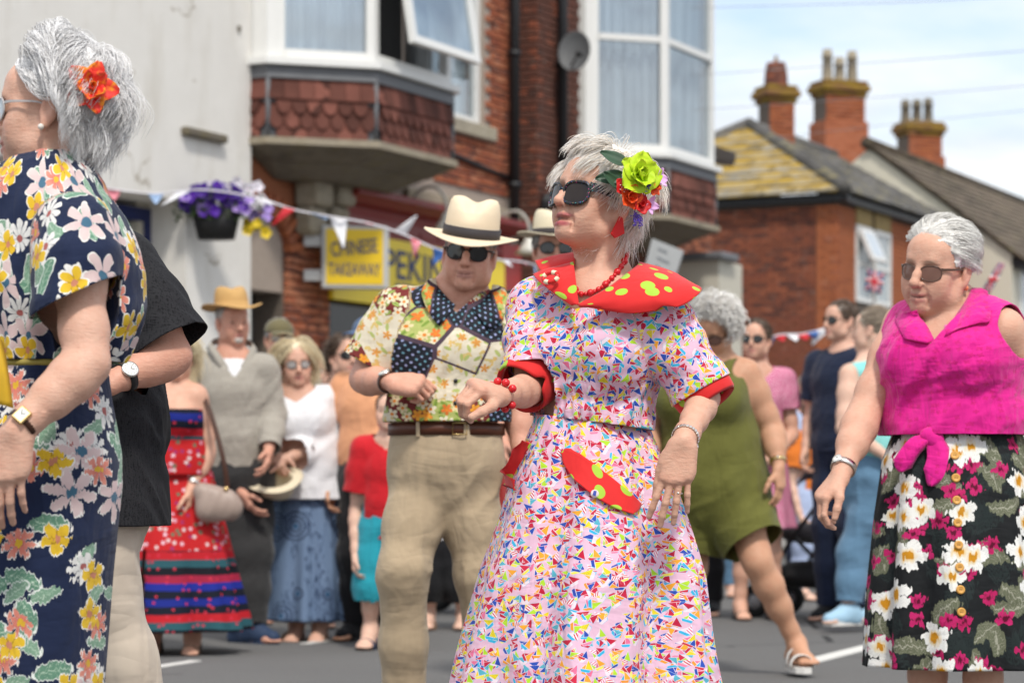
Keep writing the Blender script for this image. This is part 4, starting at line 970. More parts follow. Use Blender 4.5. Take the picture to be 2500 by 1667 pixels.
# ---------------- projecting sign
def takeaway_sign():
    F = WF; x = F.a_px(812, .30); z0, z1 = F.z_py(702, x, .4), F.z_py(548, x, .4); f = Face(F.P(x, .18, 0), A(.985, .17, 0), A(.17, -.985, 0)); L = .60
    r = empty('projecting_sign', f.P(0, 0, z0), 'yellow CHINESE TAKEAWAY box sign projecting from the wall', 'sign'); m = MB(); f.box(m, 0, L, -.085, .075, z0, z1, .008); m.build('box', M_ALU, r); m = MB(); f.box(m, .035, L-.04, .076, .082, z0+.035, z1-.035); m.build('panel', M_YEL2, r)
    m = MB(); f.box(m, L, L+.012, -.08, .07, z0+.01, z1-.01); m.build('side', plain('sign_side', (.50, .51, .52), .45), r)
    for zz in (z0+.12, z1-.14): m = MB(); f.box(m, -.16, -.001, -.03, .02, zz-.05, zz+.05); m.build('bracket', M_ALU, r)
    def text(s, xx, z, size, sq, tilt=0.0):
        cu = bpy.data.curves.new('lettering', 'FONT'); cu.body = s; cu.size = size; cu.extrude = .003; cu.offset = .002; cu.align_x = 'CENTER'; o_ = bpy.data.objects.new('lettering', cu); COL.objects.link(o_); dg = bpy.context.evaluated_depsgraph_get(); me = bpy.data.meshes.new_from_object(o_.evaluated_get(dg)); bpy.data.objects.remove(o_); me.materials.append(M_NAVYT)
        o2 = bpy.data.objects.new('lettering', me); COL.objects.link(o2); M = Matrix([list(q) for q in np.stack([f.e, UP, f.m], 1)]).to_4x4() @ Matrix.Rotation(tilt, 4, 'Z') @ Matrix.Diagonal((sq, 1, 1, 1)); M.translation = Vector(f.P(xx, .0835, z)); o2.parent = r; o2.matrix_parent_inverse = Matrix.Translation(r.location).inverted(); o2.matrix_basis = M
    h = z1-z0; text('CHINESE', L*.5, z0+h*.54, .185, .60, R(6)); text('TAKEAWAY', L*.49, z0+h*.20, .165, .53)
takeaway_sign()
# ---------------- swan-neck lamps, satellite dish, notice board
def shop_lamp(px, py, label):
    F = WF; x = F.a_px(px, .5); z = F.z_py(py, x, .5); r = empty('wall_lamp', F.P(x, .1, z), label, 'lamp', 'swan neck lamps over the shop'); ms = plain('enamel_white', (.62, .61, .56), .35); m = MB()
    m.tube(cr([F.P(x, .1, z+.10), F.P(x, .22, z+.28), F.P(x, .40, z+.32), F.P(x, .52, z+.20), F.P(x, .54, z+.04)], 16), .016, 8); m.build('arm', plain('lamp_arm', (.45, .44, .40), .4), r, True)
    m = MB(); m.lathe([(.03, .06), (.045, .05), (.06, .0), (.10, -.06), (.155, -.13), (.150, -.13), (.09, -.055), (.0, -.02)], 24, None, F.P(x, .54, z)); m.build('shade', ms, r, True); m = MB(); m.sphere(F.P(x, .54, z-.08), .04, 12); m.build('bulb', ms, r, True)
shop_lamp(1082, 535, 'white swan neck lamp beside the man\'s panama hat'); shop_lamp(1285, 590, 'white swan neck lamp between panama hat and woman\'s chin')
def dish():
    F = WF; c = F.P(F.a_px(1402, .55), .55, 0); c[2] = CAMH+(HOR-125)*c[1]/FPX; r = empty('satellite_dish', c, 'grey satellite dish on the brick pier beside the second bay', 'satellite dish'); n = unit(A(-.30, -1, .22)); M = frame_n(n); prof = [(.0, -.05), (.06, -.047), (.12, -.037), (.17, -.02), (.20, 0), (.205, .0), (.17, -.028), (.0, -.06)]
    m = MB(); m.lathe(prof, 32, M, c, .88, 1.12); m.build('reflector', plain('dish_grey', (.085, .088, .092), .6, var=.1), r, True); m = MB(); m.tube([c-M[:, 1]*.20, c-M[:, 1]*.23+n*.15+M[:, 0]*.02, c-M[:, 1]*.16+n*.27+M[:, 0]*.12], .012, 6); m.build('arm', M_BLACKPIPE, r, True); m = MB(); m.sphere(c-M[:, 1]*.15+n*.28+M[:, 0]*.14, A(.045, .035, .035), 10); m.build('receiver', M_BLACK, r, True); m = MB(); m.tube([c-n*.06, c-n*.35, F.P(F.a_px(1352, .22), .2, c[2]-.1)], .02, 6); m.build('mount', M_BLACKPIPE, r, True)
dish()
def board():
    p = [W(1572, 660, 17.0), W(1640, 700, 16.9), W(1668, 612, 16.9), W(1592, 582, 17.0)]; m = MB(); m.prism(p, A(0, .0, 0), A(.01, .03, 0)); o = m.build('notice_board', plain('pale_grey_board', (.36, .37, .37), .6, var=.1)); tag(o, 'tilted pale grey placard held up behind the woman\'s neck', 'placard')
    for (u, v, s) in ((.25, .75, .3), (.3, .5, .4), (.3, .25, .2)):
        q = lambda a, b: (np.array(p[0])*(1-a)*(1-b)+np.array(p[1])*a*(1-b)+np.array(p[2])*a*b+np.array(p[3])*(1-a)*b)-A(0, .006, 0); m = MB(); m.prism([q(u, v), q(u+s, v), q(u+s, v+.07), q(u, v+.07)], A(0, 0, 0), A(0, .004, 0)); k = m.build('faded_text', plain('faded_ink', (.20, .21, .22), .7)); k.parent = o
    m = MB(); m.tube([W(1625, 690, 17.0), W(1615, 1000, 17.0)], .015, 6); k = m.build('stick', plain('pole_wood', (.4, .3, .18), .7)); k.parent = o
board()
# ================================================================== white rendered building on the left
def white_house():
    F = WF; v = .10; a = lambda px, b=v: F.a_px(px, b); root = empty('white_house', F.P(a(300), 0, 0), 'white rendered building with recessed blue framed shopfront and stained wall', 'house'); a1 = a(613); ap = a(455); a0 = a(-250)-1.0; zs = F.z_py(492, ap, v)
    def edge(z): return .012*math.sin(z*3.1)+.008*math.sin(z*7.7)
    m = MB(); F.box(m, a0, a1, -.6, v, zs, 9.5); m.build('wall', M_RENDER, root); m = MB(); F.box(m, ap, a1-.002, -.6, v-.002, 0, zs-.002); m.build('pier', M_RENDER, root)
    m = MB(); F.box(m, a(355, -.2), ap-.002, -.6, -.28, 0, zs-.002); m.build('recess_wall', M_CREAM, root)
    m = MB(); b0, b1 = a(250, -.3), a(362, -.3); F.box(m, b1-.10, b1, -.42, -.26, 0, zs-.05); F.box(m, b0, b1-.101, -.42, -.26, zs-.16, zs-.05); m.build('door_frame', plain('royal_blue_paint', (.012, .022, .11), .4), root); m = MB(); F.box(m, b0, b1-.102, -.36, -.35, 0, zs-.162); m.build('door_glass', M_GLASS, root); m = MB(); F.box(m, a0, b1, -.9, -.88, 0, zs); m.build('interior', M_ROOM, root)
    m = MB(); F.box(m, a0, b0-.002, -.6, -.28, 0, zs-.002); m.build('shop_wall', M_CREAM, root)
    l0, l1 = a(456, .16), a(556, .16); m = MB(); z = F.z_py(330, (l0+l1)/2, .16); F.box(m, l0, l1, v-.01, .17, z-.035, z+.035, .012); m.build('stone_stub', M_CONC, root)
    m = MB(); x = a(585); m.box(F.P(x-.02, v+.01, z+1.0), (.03, .02, .05), F.M); m.build('wall_bolt', M_CONC, root)
white_house()
# ---------------- wall planter with petunias
def planter():
    F = WF; b = .36; x = F.a_px(528, b); c = F.P(x, b, 0); s = FPX/c[1]; z0 = CAMH+(HOR-585)/s; z1 = CAMH+(HOR-512)/s; r = empty('flower_planter', A(c[0], c[1], z0), 'black planter full of purple petunias fixed to the white wall', 'planter'); n = 20; m = MB(); V = []
    for (z, w, d) in ((z0, .155, .11), (z1, .215, .15)): V += [A(c[0]+w*math.cos(q), c[1]+d*math.sin(q), z) for q in np.linspace(0, 2*math.pi, n, endpoint=False)]
    m.add(V, [list(range(n))[::-1]]+[[i, (i+1) % n, n+(i+1) % n, n+i] for i in range(n)]); pt = m.build('pot', plain('black_pot', (.010, .010, .011), .55), r, True); thicken(pt, .008, -1)
    m = MB(); m.lathe([(.19, -.02), (.20, .0), (.0, .01)], 20, None, A(c[0], c[1], z1), 1.05, .72); m.build('soil', plain('soil', (.03, .02, .015), .95), r, True)
    rg = random.Random(4); cols = [('violet_petunia', (.075, .012, .30)), ('deep_violet_petunia', (.045, .008, .20)), ('lilac_petunia', (.38, .26, .62)), ('white_petunia', (.70, .66, .72)), ('yellow_pansy', (.66, .48, .02))]; mes = []
    for nm, cc in cols:
        V = [(0, 0, -.02)]; Fc = []; k = 25
        for i in range(k): q = 2*math.pi*i/k; rr = .042*(1+.14*math.cos(5*q)); V += [(rr*math.cos(q)*.45, rr*math.sin(q)*.45, -.006), (rr*math.cos(q), rr*math.sin(q), .002+.005*math.cos(10*q))]
        for i in range(k): a_, b_ = 1+2*i, 1+2*((i+1) % k); Fc += [[0, a_, b_], [a_, a_+1, b_+1, b_]]
        me = rawmesh('blossom', np.array(V), Fc, True); g = G(nm); o = g.obj(); ox, oy, oz = g.sep(o); rr = g.sq(ox*ox+oy*oy); me.materials.append(g.set(g.mix(tuple(v*.5 for v in cc), cc, g.ramp(rr, [(.006, 0.), (.022, 1.)])), .6, 0, .3, Subsurface_Weight=.1)); mes.append(me)
    def put(px, py, dy, k):
        p = W(px, py, c[1]+dy); nn = unit(A(rg.uniform(-.5, .6), -1, rg.uniform(-.1, .8))); M = mat4(frame_n(nn)*rg.uniform(.8, 1.25), p); o = bpy.data.objects.new('blossom', mes[k]); COL.objects.link(o); o.parent = r; o.matrix_parent_inverse = Matrix.Translation(r.location).inverted(); o.matrix_basis = M
    for i in range(95):
        t = rg.uniform(-1, 1); px = 530+t*82+rg.gauss(0, 4); top = 452+abs(t)**2*22; py = rg.uniform(top, 520-abs(t)*8); put(px, py, rg.uniform(-.2, .1), rg.choice((0, 0, 0, 1, 1, 2)) if px < 600 else rg.choice((0, 2, 2)))
    for i in range(16): put(rg.uniform(598, 655), rg.uniform(488, 545), rg.uniform(-.15, .05), rg.choice((2, 2, 2, 3)))
    for i in range(9): put(rg.uniform(600, 650), rg.uniform(540, 572), rg.uniform(-.15, .05), 4)
    for i in range(9): put(rg.uniform(500, 640), rg.uniform(442, 470), rg.uniform(-.1, .1), 3)
    V = []; Fc = []
    for i in range(900):
        t = rg.uniform(-1, 1); p = W(535+t*105, rg.uniform(455+abs(t)*20, 535+(25 if t > .7 else 0)), c[1]+rg.uniform(-.16, .14)); d = unit(A(rg.gauss(0, 1), rg.gauss(0, .6)-.3, rg.gauss(.2, .8))); s_ = unit(np.cross(d, A(rg.random(), .3, rg.random()))); L = rg.uniform(.025, .055); o = len(V); V += [p, p+d*L*.5+s_*L*.28, p+d*L, p+d*L*.5-s_*L*.28]; Fc.append([o, o+1, o+2, o+3])
    under(ob('foliage', np.array(V), Fc, plain('petunia_leaf', (.060, .105, .030), .6, var=.4, sc=25), None, False), r)['kind'] = 'stuff'
planter()
# ================================================================== far houses
def far_brick():
    Yc = 36.0; c = A((2045-1250)/FPX*Yc, Yc, 0); S = Face(c, -NV, -DV); Fr_ = Face(c, DV, NV); W_ = 4.4; L = 6.1; ze = CAMH+(HOR-476)*Yc/FPX; zr = ze+1.45
    root = empty('brick_house', c, 'detached red brick house with lichen covered hip roof and two chimneys', 'house')
    m = MB(); S.box(m, .012, W_, -6, -.012, 0, ze) if False else None
    m = MB(); m.prism([c+A(0, 0, 0)-NV*.012+DV*.012, c-NV*W_+DV*.012, c-NV*W_+DV*L, c+DV*L-NV*.012], A(0, 0, 0), A(0, 0, ze-.02)); m.build('wall', M_MORTD, root)
    q = .34; a_w = [(Fr_.a_px(2088), Fr_.a_px(2126)), (Fr_.a_px(2134), Fr_.a_px(2172))]; zw0, zw1 = Fr_.z_py(735, a_w[0][0]), Fr_.z_py(548, a_w[0][0])
    B = brick_grid(S, q, 2.75, 1.9, ze-.12, -.016); pieces(root, 'brick', BRK_2, sorted(B, key=lambda M: -M.translation.z), None, 250, 'side_brickwork')
    O = brick_grid(S, 0, q, 1.9, ze-.12, -.012)+brick_grid(Fr_, 0, a_w[0][0]-.02, 1.9, ze-.12, -.014)+brick_grid(Fr_, a_w[1][1]+.02, L, 1.9, ze-.12, -.014); pieces(root, 'brick', BRK_O, O, near, 50, 'quoin_and_lit_front_brickwork')  # front face takes the orange mix: its warm light is in the colour
    for i, (x0, x1) in enumerate(a_w):
        m = MB(); Fr_.box(m, x0, x1, -.008, .03, zw1, zw1+.28, .01); m.build('lintel', stone('buff_lintel', (.40, .29, .13), .2) if i == 0 else bpy.data.materials['buff_lintel'], root); m = MB(); zm = zw0+.62*(zw1-zw0)*.8
        for (u0, u1, v0, v1) in ((x0, x1, zw0, zw0+.07), (x0, x1, zw1-.07, zw1), (x0, x0+.06, zw0+.07, zw1-.07), (x1-.06, x1, zw0+.07, zw1-.07), (x0+.06, x1-.06, zm-.03, zm+.03)): Fr_.box(m, u0, u1, -.02, .03, v0, v1)
        wo = m.build('window', M_UPVC, root); m = MB(); Fr_.box(m, x0+.06, x1-.06, -.005, .002, zw0+.07, zw1-.07); m.build('pane', plain('grey_pane', (.34, .38, .40), .1, spec=.6), wo)
        if i == 0:
            an = R(24); hz = zw1-.05; hgt = hz-zm; piv = Fr_.P((x0+x1)/2, .04, hz); dn = unit(NV*math.sin(an)-UP*math.cos(an)); no = unit(NV*math.cos(an)+UP*math.sin(an)); Mx = np.stack([DV, no, -dn], 1); sm = MB(); sm.box(piv+dn*hgt/2, (x1-x0-.1, .05, hgt), Mx); sm.build('open_sash', M_UPVC, wo); sm = MB(); sm.box(piv+dn*hgt/2+no*.028, (x1-x0-.26, .006, hgt-.14), Mx); sm.build('sash_pane', plain('pale_pane', (.55, .60, .64), .1), wo)
    m = MB(); S.box(m, -.2, W_+.2, .0, .12, ze-.10, ze+.02); m.build('gutter', M_BLACKPIPE, root); m = MB(); Fr_.box(m, -.14, L, .0, .14, ze-.101, ze+.021); m.build('gutter', M_BLACKPIPE, root)
    # hip roof of tile courses
    e0, e1, e2 = c+NV*.2-DV*.2, c-NV*(W_+.2)-DV*.2, c+NV*.2+DV*(L+.2); ap = c-NV*W_/2+DV*2.0; rg2 = c-NV*W_/2+DV*L; z0, z1 = ze+.03, zr
    tm = MB(); tm.box((0, 0, 0), (.30, .03, .36), None, .004); lm = rawmesh('roof_tile', np.array(tm.V), tm.F, False); lm.materials.append(M_LICHEN); sm_ = rawmesh('roof_tile', np.array(tm.V), tm.F, False); sm_.materials.append(M_SLATE)
    def slope(A0, A1, B0, B1, me, mx_, nm, rows, lim=None):
        """tiles from eave A0-A1 to ridge B0-B1"""
        A0, A1, B0, B1 = [np.asarray(p) for p in (A0, A1, B0, B1)]; e = unit(A1-A0); upv = unit((B0-A0)-e*((B0-A0)@e)); nn = np.cross(e, upv); nn = nn if nn[2] > 0 else -nn; H = (B0-A0)@upv; out = []
        for r_ in range(rows):
            t = (r_+.5)/rows; p0 = A0+(B0-A0)*t; p1 = A1+(B1-A1)*t; Ls = np.linalg.norm(p1-p0); n = max(1, int(Ls/.30+.5))
            for k in range(n):
                p = p0+e*(Ls*(k+.5)/n)
                if lim and not lim(p): continue
                M = np.stack([e*(Ls/n/.30), unit(nn+upv*.0), upv], 1); out.append(mat4(M, p+nn*(.012+rnd.uniform(0, .006))) @ Matrix.Rotation(R(4), 4, 'X'))
        pieces(root, 'roof_tile', me, out, near, mx_, nm)
    m = MB(); m.add([e0+UP*z0, e1+UP*z0, ap+UP*(z1-.03), e2+UP*z0, rg2+UP*(z1-.03), c-NV*(W_+.2)+DV*(L+.2)+UP*z0], [[0, 1, 2], [0, 2, 4, 3], [1, 5, 4, 2]]); m.build('roof', plain('roof_felt', (.08, .075, .065), .9), root)
    slope(e0+UP*z0, e1+UP*z0, ap+UP*z1, ap+UP*z1, lm, 130, 'hip_tiling', 10); slope(e0+UP*z0, e2+UP*z0, ap+UP*z1, rg2+UP*z1, sm_, 170, 'roof_tiling', 11)
    m = MB(); m.tube([e0+UP*(z0+.03), ap+UP*(z1+.03)], .10, 8); m.build('hip_ridge', M_SLATE, root, True); m = MB(); m.tube([ap+UP*(z1+.02), rg2+UP*(z1+.02)], .09, 8); m.build('ridge', M_SLATE, root, True); m = MB(); m.tube([e1+UP*(z0+.03), ap+UP*(z1+.03)], .09, 8); m.build('hip_ridge', M_SLATE, root, True)
    return root
FB = far_brick()
def chimney(root, x0, x1, ytop, ybot, Y, pots, potpx, mat, lich=True, neck=None):
    """brick stack with oversailing cap, placed by its photographed width"""
    s = FPX/Y; cx = ((x0+x1)/2-1250)/s; w = (x1-x0)/s; f = Face(A(cx, Y, 0), A(.93, .37, 0), A(.37, -.93, 0)); z1 = CAMH+(HOR-ytop)/s; z0 = CAMH+(HOR-ybot)/s-.5; w = w*.80; hd = .22 if w < .7 else .26
    m = MB(); f.box(m, -w/2+.012, w/2-.012, -2*hd+.012, -.012, z0, z1); st = m.build('chimney', M_MORTD, root); me = BRK_2 if mat == 2 else BRK_O
    B = brick_grid(f, -w/2, w/2, z0, z1-.2, -.018); sf = Face(f.P(w/2, 0, 0), -f.m, f.e); B += brick_grid(sf, 0, 2*hd, z0, z1-.2, -.018)
    for M in B:
        o = bpy.data.objects.new('brick', me); COL.objects.link(o); o.parent = st; o.matrix_basis = M
    M_L = tilemat('lichened_cap', (.20, .10, .05), (.26, .17, .02), .6) if 'lichened_cap' not in bpy.data.materials else bpy.data.materials['lichened_cap']
    for k, (g, a_, b_) in enumerate(((.04, -.26, -.17), (.085, -.168, -.05), (.05, -.048, .03))): m = MB(); f.box(m, -w/2-g, w/2+g, -2*hd-g, g, z1+a_, z1+b_, .02); m.build('cap_course', M_L, st)
    if ybot-ytop > 130 and not neck: m = MB(); zb = CAMH+(HOR-(ytop+(ybot-ytop)*.52))/s; f.box(m, -w/2-.05, w/2+.05, -2*hd-.05, .05, z0, zb, .01); m.build('plinth', M_BRICK2 if mat == 2 else M_BRICKO, st)
    if neck: m = MB(); m.lathe([(.20, z1+.03), (.185, z1+.25), (.155, z1+.42), (.15, z1+.42), (.0, z1+.42)], 14, None, f.P(0, -hd, 0)); m.build('flue', M_BRICK2, st, True); m = MB(); m.tube([f.P(0, -hd, z1+.42), f.P(0, -hd, z1+.54)], .03, 6); m.build('finial', M_L, st)
    for px, py in pots:
        xx = (px-1250)/s-cx; zt = CAMH+(HOR-py)/s; m = MB(); m.lathe([(.115, z1+.02), (.10, z1+.1), (.085, zt-.16), (.105, zt-.15), (.105, zt-.10), (.082, zt-.09), (.09, zt), (.0, zt)], 14, None, f.P(xx, -hd, 0)); m.build('chimney_pot', M_CONC if potpx else M_STONE_, st, True)
chimney(FB, 1868, 1952, 212, 345, 39.5, [], 0, 1, neck=True); chimney(FB, 1998, 2132, 200, 385, 44.2, [(2033, 118), (2067, 136), (2102, 118)], 0, 1)
def cream_house():
    Y = 41.1; c = A((2470-1250)/FPX*Y, Y, 0); W_ = 5.08; L = 12; ze = CAMH+(HOR-622)*Y/FPX; zr = 6.67; root = empty('cream_house', c, 'cream gabled house with brown tiled roof and chimney at the far right', 'house'); ap = c-NV*W_/2
    m = MB(); m.prism([c, c-NV*W_, c-NV*W_+UP*ze, ap+UP*zr, c+UP*ze], DV*0, DV*L); m.build('wall', plain('cream_render', (.60, .57, .47), .85, var=.05, sc=4), root)
    tm = MB(); tm.box((0, 0, 0), (.30, .03, .36), None, .004); me = rawmesh('roof_tile', np.array(tm.V), tm.F, False); me.materials.append(M_BROWNROOF)
    e = DV; upv = unit((ap+UP*zr)-(c+UP*ze)); nn = np.cross(e, upv); nn = nn if nn[2] > 0 else -nn; H = np.linalg.norm((ap+UP*zr)-(c+UP*ze)); out = []
    p0 = c+NV*.25+UP*(ze-.16)
    for r_ in range(13):
        for k in range(int(L/.3)): out.append(mat4(np.stack([e, nn, upv], 1), p0+upv*((H+.25)*(r_+.5)/13)+e*(.3*(k+.5)-.1)+nn*.05) @ Matrix.Rotation(R(4), 4, 'X'))
    pieces(root, 'roof_tile', me, out, near, 200, 'roof_tiling'); m = MB(); m.prism([p0, ap+UP*(zr+.02), ap+UP*(zr+.06)-NV*.1, p0+UP*.04], DV*0, DV*L); m.build('roof', M_BROWNROOF, root); m = MB(); m.tube([ap+UP*(zr+.08)-DV*.1, ap+UP*(zr+.08)+DV*L], .12, 8); m.build('ridge', M_BROWNROOF, root, True)
    m = MB(); f = Face(c, DV, NV); f.box(m, 0, L, .0, .25, ze-.22, ze-.08); m.build('gutter', M_BLACKPIPE, root)
    for x in (.5, 3.5, 6.5): m = MB(); f.box(m, x, x+1.0, -.02, .03, 3.2, 4.6, .01); wd = m.build('window', M_UPVC, root); m = MB(); f.box(m, x+.1, x+.9, .031, .035, 3.3, 4.5); m.build('pane', plain('grey_pane', (.34, .38, .40), .1, spec=.6), wd)
    chimney(root, 2203, 2318, 300, 455, 49.0, [(2222, 243), (2254, 240), (2286, 235)], 1, 1); return root
cream_house()
m = MB(); m.prism([W(1730, 384, 31), W(1796, 394, 30.4), W(1796, 374, 30.4), W(1730, 350, 31)], A(0, 0, 0), A(0, .5, 0)); tag(m.build('flat_roof_edge', plain('roof_edge_grey', (.16, .16, .165), .6)), 'dark eaves corner jutting out beyond the second bay window', 'roof')
# overhead wires
for i, (y0, y1, Yw) in enumerate(((185, 120, 24), (270, 205, 26), (20, -10, 22), (360, 260, 30))):
    P = cr([W(1690, y0, Yw), W(2000, (y0*.6+y1*.4)+4, Yw-1), W(2300, (y0*.28+y1*.72)+3, Yw-2), W(2800, y1-20, Yw-4)], 24); m = MB(); m.tube(P, .003, 5); tag(m.build('overhead_wire', plain('wire', (.32, .32, .34), .6), None, True), ('second', 'third', 'topmost', 'lowest')[i]+' of the thin wires crossing the sky', 'wire', 'overhead wires')
# ------------------------------------------------------------------ a whole figure from its joints (photograph pixels + distance)
class Ctx: pass
def figure(label, Y, head_at, look, sh, el, wr, hip, kn, an, tone='fair', cw=.17, ct=.11, ww=.15, wt=.11, hw=.17, ht=.12, k=1.0, fat=1.0, h=.010, face={}, toe=None, hands=None, foot_k=1.0,
           nb=None, torso_yaw=None, bust=0.0, lum=1.0, neck=.056, hf=None, legs=True, lip=(.45, .17, .15), brow=(.3, .22, .16), group=None, armfat=None, ck=.35, headpart=True):
    c = Ctx(); P = lambda q: None if q is None else W(q[0], q[1], Y+(q[2] if len(q) > 2 else 0.0))
    c.Y = Y; c.f = Fr(P(head_at), *look); c.RS, c.LS = map(P, sh); c.RE, c.LE = map(P, el); c.RW, c.LW = map(P, wr); c.hip = P(hip)
    c.K = [P(q) for q in kn]; c.N = [P(q) for q in an]
    c.root = empty('person', (c.hip[0], c.hip[1], 0), label, 'person', group); s = c.s = SDF(); f = c.f; c.k = k
    mid = (c.RS+c.LS)/2; ax = unit(c.LS-c.RS); c.right = -ax if False else unit(c.RS-c.LS); c.up = unit(mid-c.hip)
    c.fwd = unit(np.cross(c.up, c.right)); c.nb = mid+c.up*.045 if nb is None else P(nb)
    if torso_yaw is not None: t_ = Fr(mid, torso_yaw); c.right, c.fwd = t_.R, t_.F
    if headpart: head(s, f, k, **face)
    n0 = f.pt(0, -.030*k, -.05*k); s.chain([n0, lerp(n0, c.nb, .55), c.nb], [neck*k, (neck-.001)*k, (neck+.012)*k], .025)
    for q in (c.RS, c.LS): s.cap(c.nb-c.up*.01, q, .058*k, .048*k, .05)
    c.waist = lerp(c.hip, mid, .33); c.chest = lerp(c.hip, mid, .78); c.mid = mid
    s.ecap(mid-c.up*.05, c.chest, c.right, (cw*.93, ct*.85), (cw*.95, ct*.95)); s.ecap(c.chest, c.waist, c.right, (cw*.93, ct*.92), (ww*.93, wt*.92)); s.ecap(c.waist, c.hip, c.right, (ww*.93, wt*.92), (hw*.93, ht*.92))
    c.dim = (cw, ct, ww, wt, hw, ht); c.bust = bust
    if bust:
        for sx in (-1, 1): s.ell(c.chest+c.right*sx*cw*.45+c.fwd*ct*.75-c.up*.01, A(.065, .06, .065)*bust*.95, np.stack([c.right, c.fwd, c.up], 1), .05)
    af = armfat or fat; arm(s, c.RS, c.RE, c.RW, k, af); arm(s, c.LS, c.LE, c.LW, k, af)
    hands = hands or [{}, {}]; c.hand = []; fine = []
    for i, (e, w) in enumerate(((c.RE, c.RW), (c.LE, c.LW))):
        hd = hands[i]
        if hd is None: c.hand.append(None); continue
        d = hd.get('d', unit(w-e)); pn = hd.get('pn', c.right*(-1 if i == 0 else 1)); t = hd.get('t', c.fwd)
        c.hand.append(hand(s, w, np.asarray(d, float), np.asarray(pn, float), np.asarray(t, float), hd.get('curl', ((18, 25, 18),)*4), k=hd.get('k', .98*k), fat=hd.get('fat', 1.06), thumb=hd.get('thumb', ((.6, .7, .3), (.85, .35, .35), (.9, .1, .4)))))
        q = w+unit(d)*.08; fine.append((q-.115, q+.115, hf or h*.5))
    if legs:
        for i, sx in enumerate((1, -1)):
            leg(s, c.hip+c.right*sx*hw*.5-c.up*.04, c.K[i], c.N[i], k, fat); foot(s, c.N[i], toe if toe is not None else c.fwd, foot_k)
    sp = lips_paint(f, k, face.get('mouth', 0), lip=lip, brow=brow, ck=ck) if headpart else []
    bx = ([(f.o-A(.16, .16, .15)*k, f.o+A(.16, .16, .15)*k, hf or h*.45)] if headpart else [])+fine
    c.body = body(c.root, s, h, tone, sp, bx, lum); return c
def shirt(c, mat, name='shirt', slv=(.55, .55), ease=.014, hem=0.0, sr=.075, neck_r=.078, neck_drop=.03, vneck=0.0, wr_amp=.006, h=None, thick=.0025, flare=0.0, seed=0, hem_z=None, wr_f=16, sleeve_flare=.0, cuff=False, strap=None, disp=None, belly=0.0):
    """upper garment over the torso of a figure; slv: how far each sleeve reaches along the arm (1 elbow, 2 wrist, 0 none)"""
    cw, ct, ww, wt, hw, ht = c.dim; e = ease; d = SDF(); h = h or .011; mid = c.mid; bot = c.hip-c.up*(hem+.05)
    d.ecap(mid-c.up*.05, c.chest, c.right, (cw*.95+e, ct*.88+e), (cw+e, ct+e), .05); d.ecap(c.chest, c.waist, c.right, (cw+e, ct+e), (ww+e, wt+e+belly*.5), .05)
    d.ecap(c.waist, bot, c.right, (ww+e, wt+e+belly), (hw+e+flare, ht+e+flare), .05)
    if c.bust:
        for sx in (-1, 1): d.ell(c.chest+c.right*sx*cw*.45+c.fwd*ct*.78-c.up*.01, A(.07, .066, .07)*c.bust, np.stack([c.right, c.fwd, c.up], 1), .06)
    chains = [([c.nb, c.hip-c.up*.1], (cw+ct)/2)]; cuts = []
    for (S, E, Wp, f) in ((c.RS, c.RE, c.RW, slv[0]), (c.LS, c.LE, c.LW, slv[1])):
        if f is None: continue
        d.cap(c.nb-c.up*.02, S, .06, .058, .05)
        if f <= 0: cuts.append(lambda V, S=S: np.linalg.norm(V-(S+unit(S-mid)*.045), axis=1)-.078); continue
        if f <= 1:
            e1 = lerp(S, E, f); d.chain([S, lerp(S, e1, .5), lerp(S, E, f+.12)], [sr, sr, sr+sleeve_flare], .026); chains.append(([S, lerp(S, E, 1.2)], sr*1.08)); cuts.append((e1, E-S, len(chains)-1))
        else:
            g = f-1; e1 = lerp(E, Wp, g); d.chain([S, E, lerp(E, Wp, g*.5), lerp(E, Wp, g+.1)], [sr, sr*.88, sr*.82, sr*.72+sleeve_flare], .024); chains += [([S, E], sr), ([E, Wp], sr*.8)]; cuts.append((e1, Wp-E, len(chains)-1))
    fr = np.stack([c.right, c.fwd, c.up], 1); nb = c.nb
    def neckcut(V):
        L = (V-nb)@fr; r = np.sqrt((L[:, 0]/neck_r)**2+((L[:, 1]-.012)/(neck_r*.95))**2)-1; low = L[:, 2]+neck_drop*(L[:, 1] > 0)+.02
        v = np.where(L[:, 1] > 0, -(L[:, 2]+vneck-np.abs(L[:, 0])*(vneck/max(neck_r, .01))*1.05), -1.0) if vneck else -np.ones(len(V))
        base = np.maximum(r*.06, -(low+.05)); return np.minimum(base, np.where((L[:, 1] > .0) & (np.abs(L[:, 0]) < neck_r*1.05), np.maximum(v, -(L[:, 2]+vneck)), 1.0)) if vneck else base
    cuts = [chaincut(*q[:2], chains, q[2]) if isinstance(q, tuple) else q for q in cuts]; cuts.append(neckcut)
    hz = (bot+c.up*.05)[2] if hem_z is None else hem_z; hx = c.hip
    def hemcut(V): L = (V-hx)@fr; far = np.sqrt((L[:, 0]/(hw+.12))**2+(L[:, 1]/(ht+.14))**2); return np.where(far < 1, V[:, 2]-hz, 1.0)
    cuts.append(hemcut)
    def dd(V, N):
        L = (V-mid)@fr; o = wr_amp*(1-np.abs(fbm(np.stack([(L[:, 0]+L[:, 2]*.7)*wr_f, L[:, 1]*wr_f*.4, (L[:, 2]-L[:, 0]*.6)*wr_f*.35], 1), 2, seed))*2.2)
        o += wr_amp*.8*(1-np.abs(fbm(np.stack([L[:, 2]*wr_f*1.3, L[:, 1]*wr_f*.5, L[:, 0]*wr_f*.4], 1), 2, seed+7))*2.2)*np.exp(-((L[:, 2]+.38)/.12)**2)
        return o if disp is None else o+disp(V, L)
    c.shirt_sdf = d; return garment(c.root, name, d, h, mat, cuts, chains, thick=thick, disp=dd)
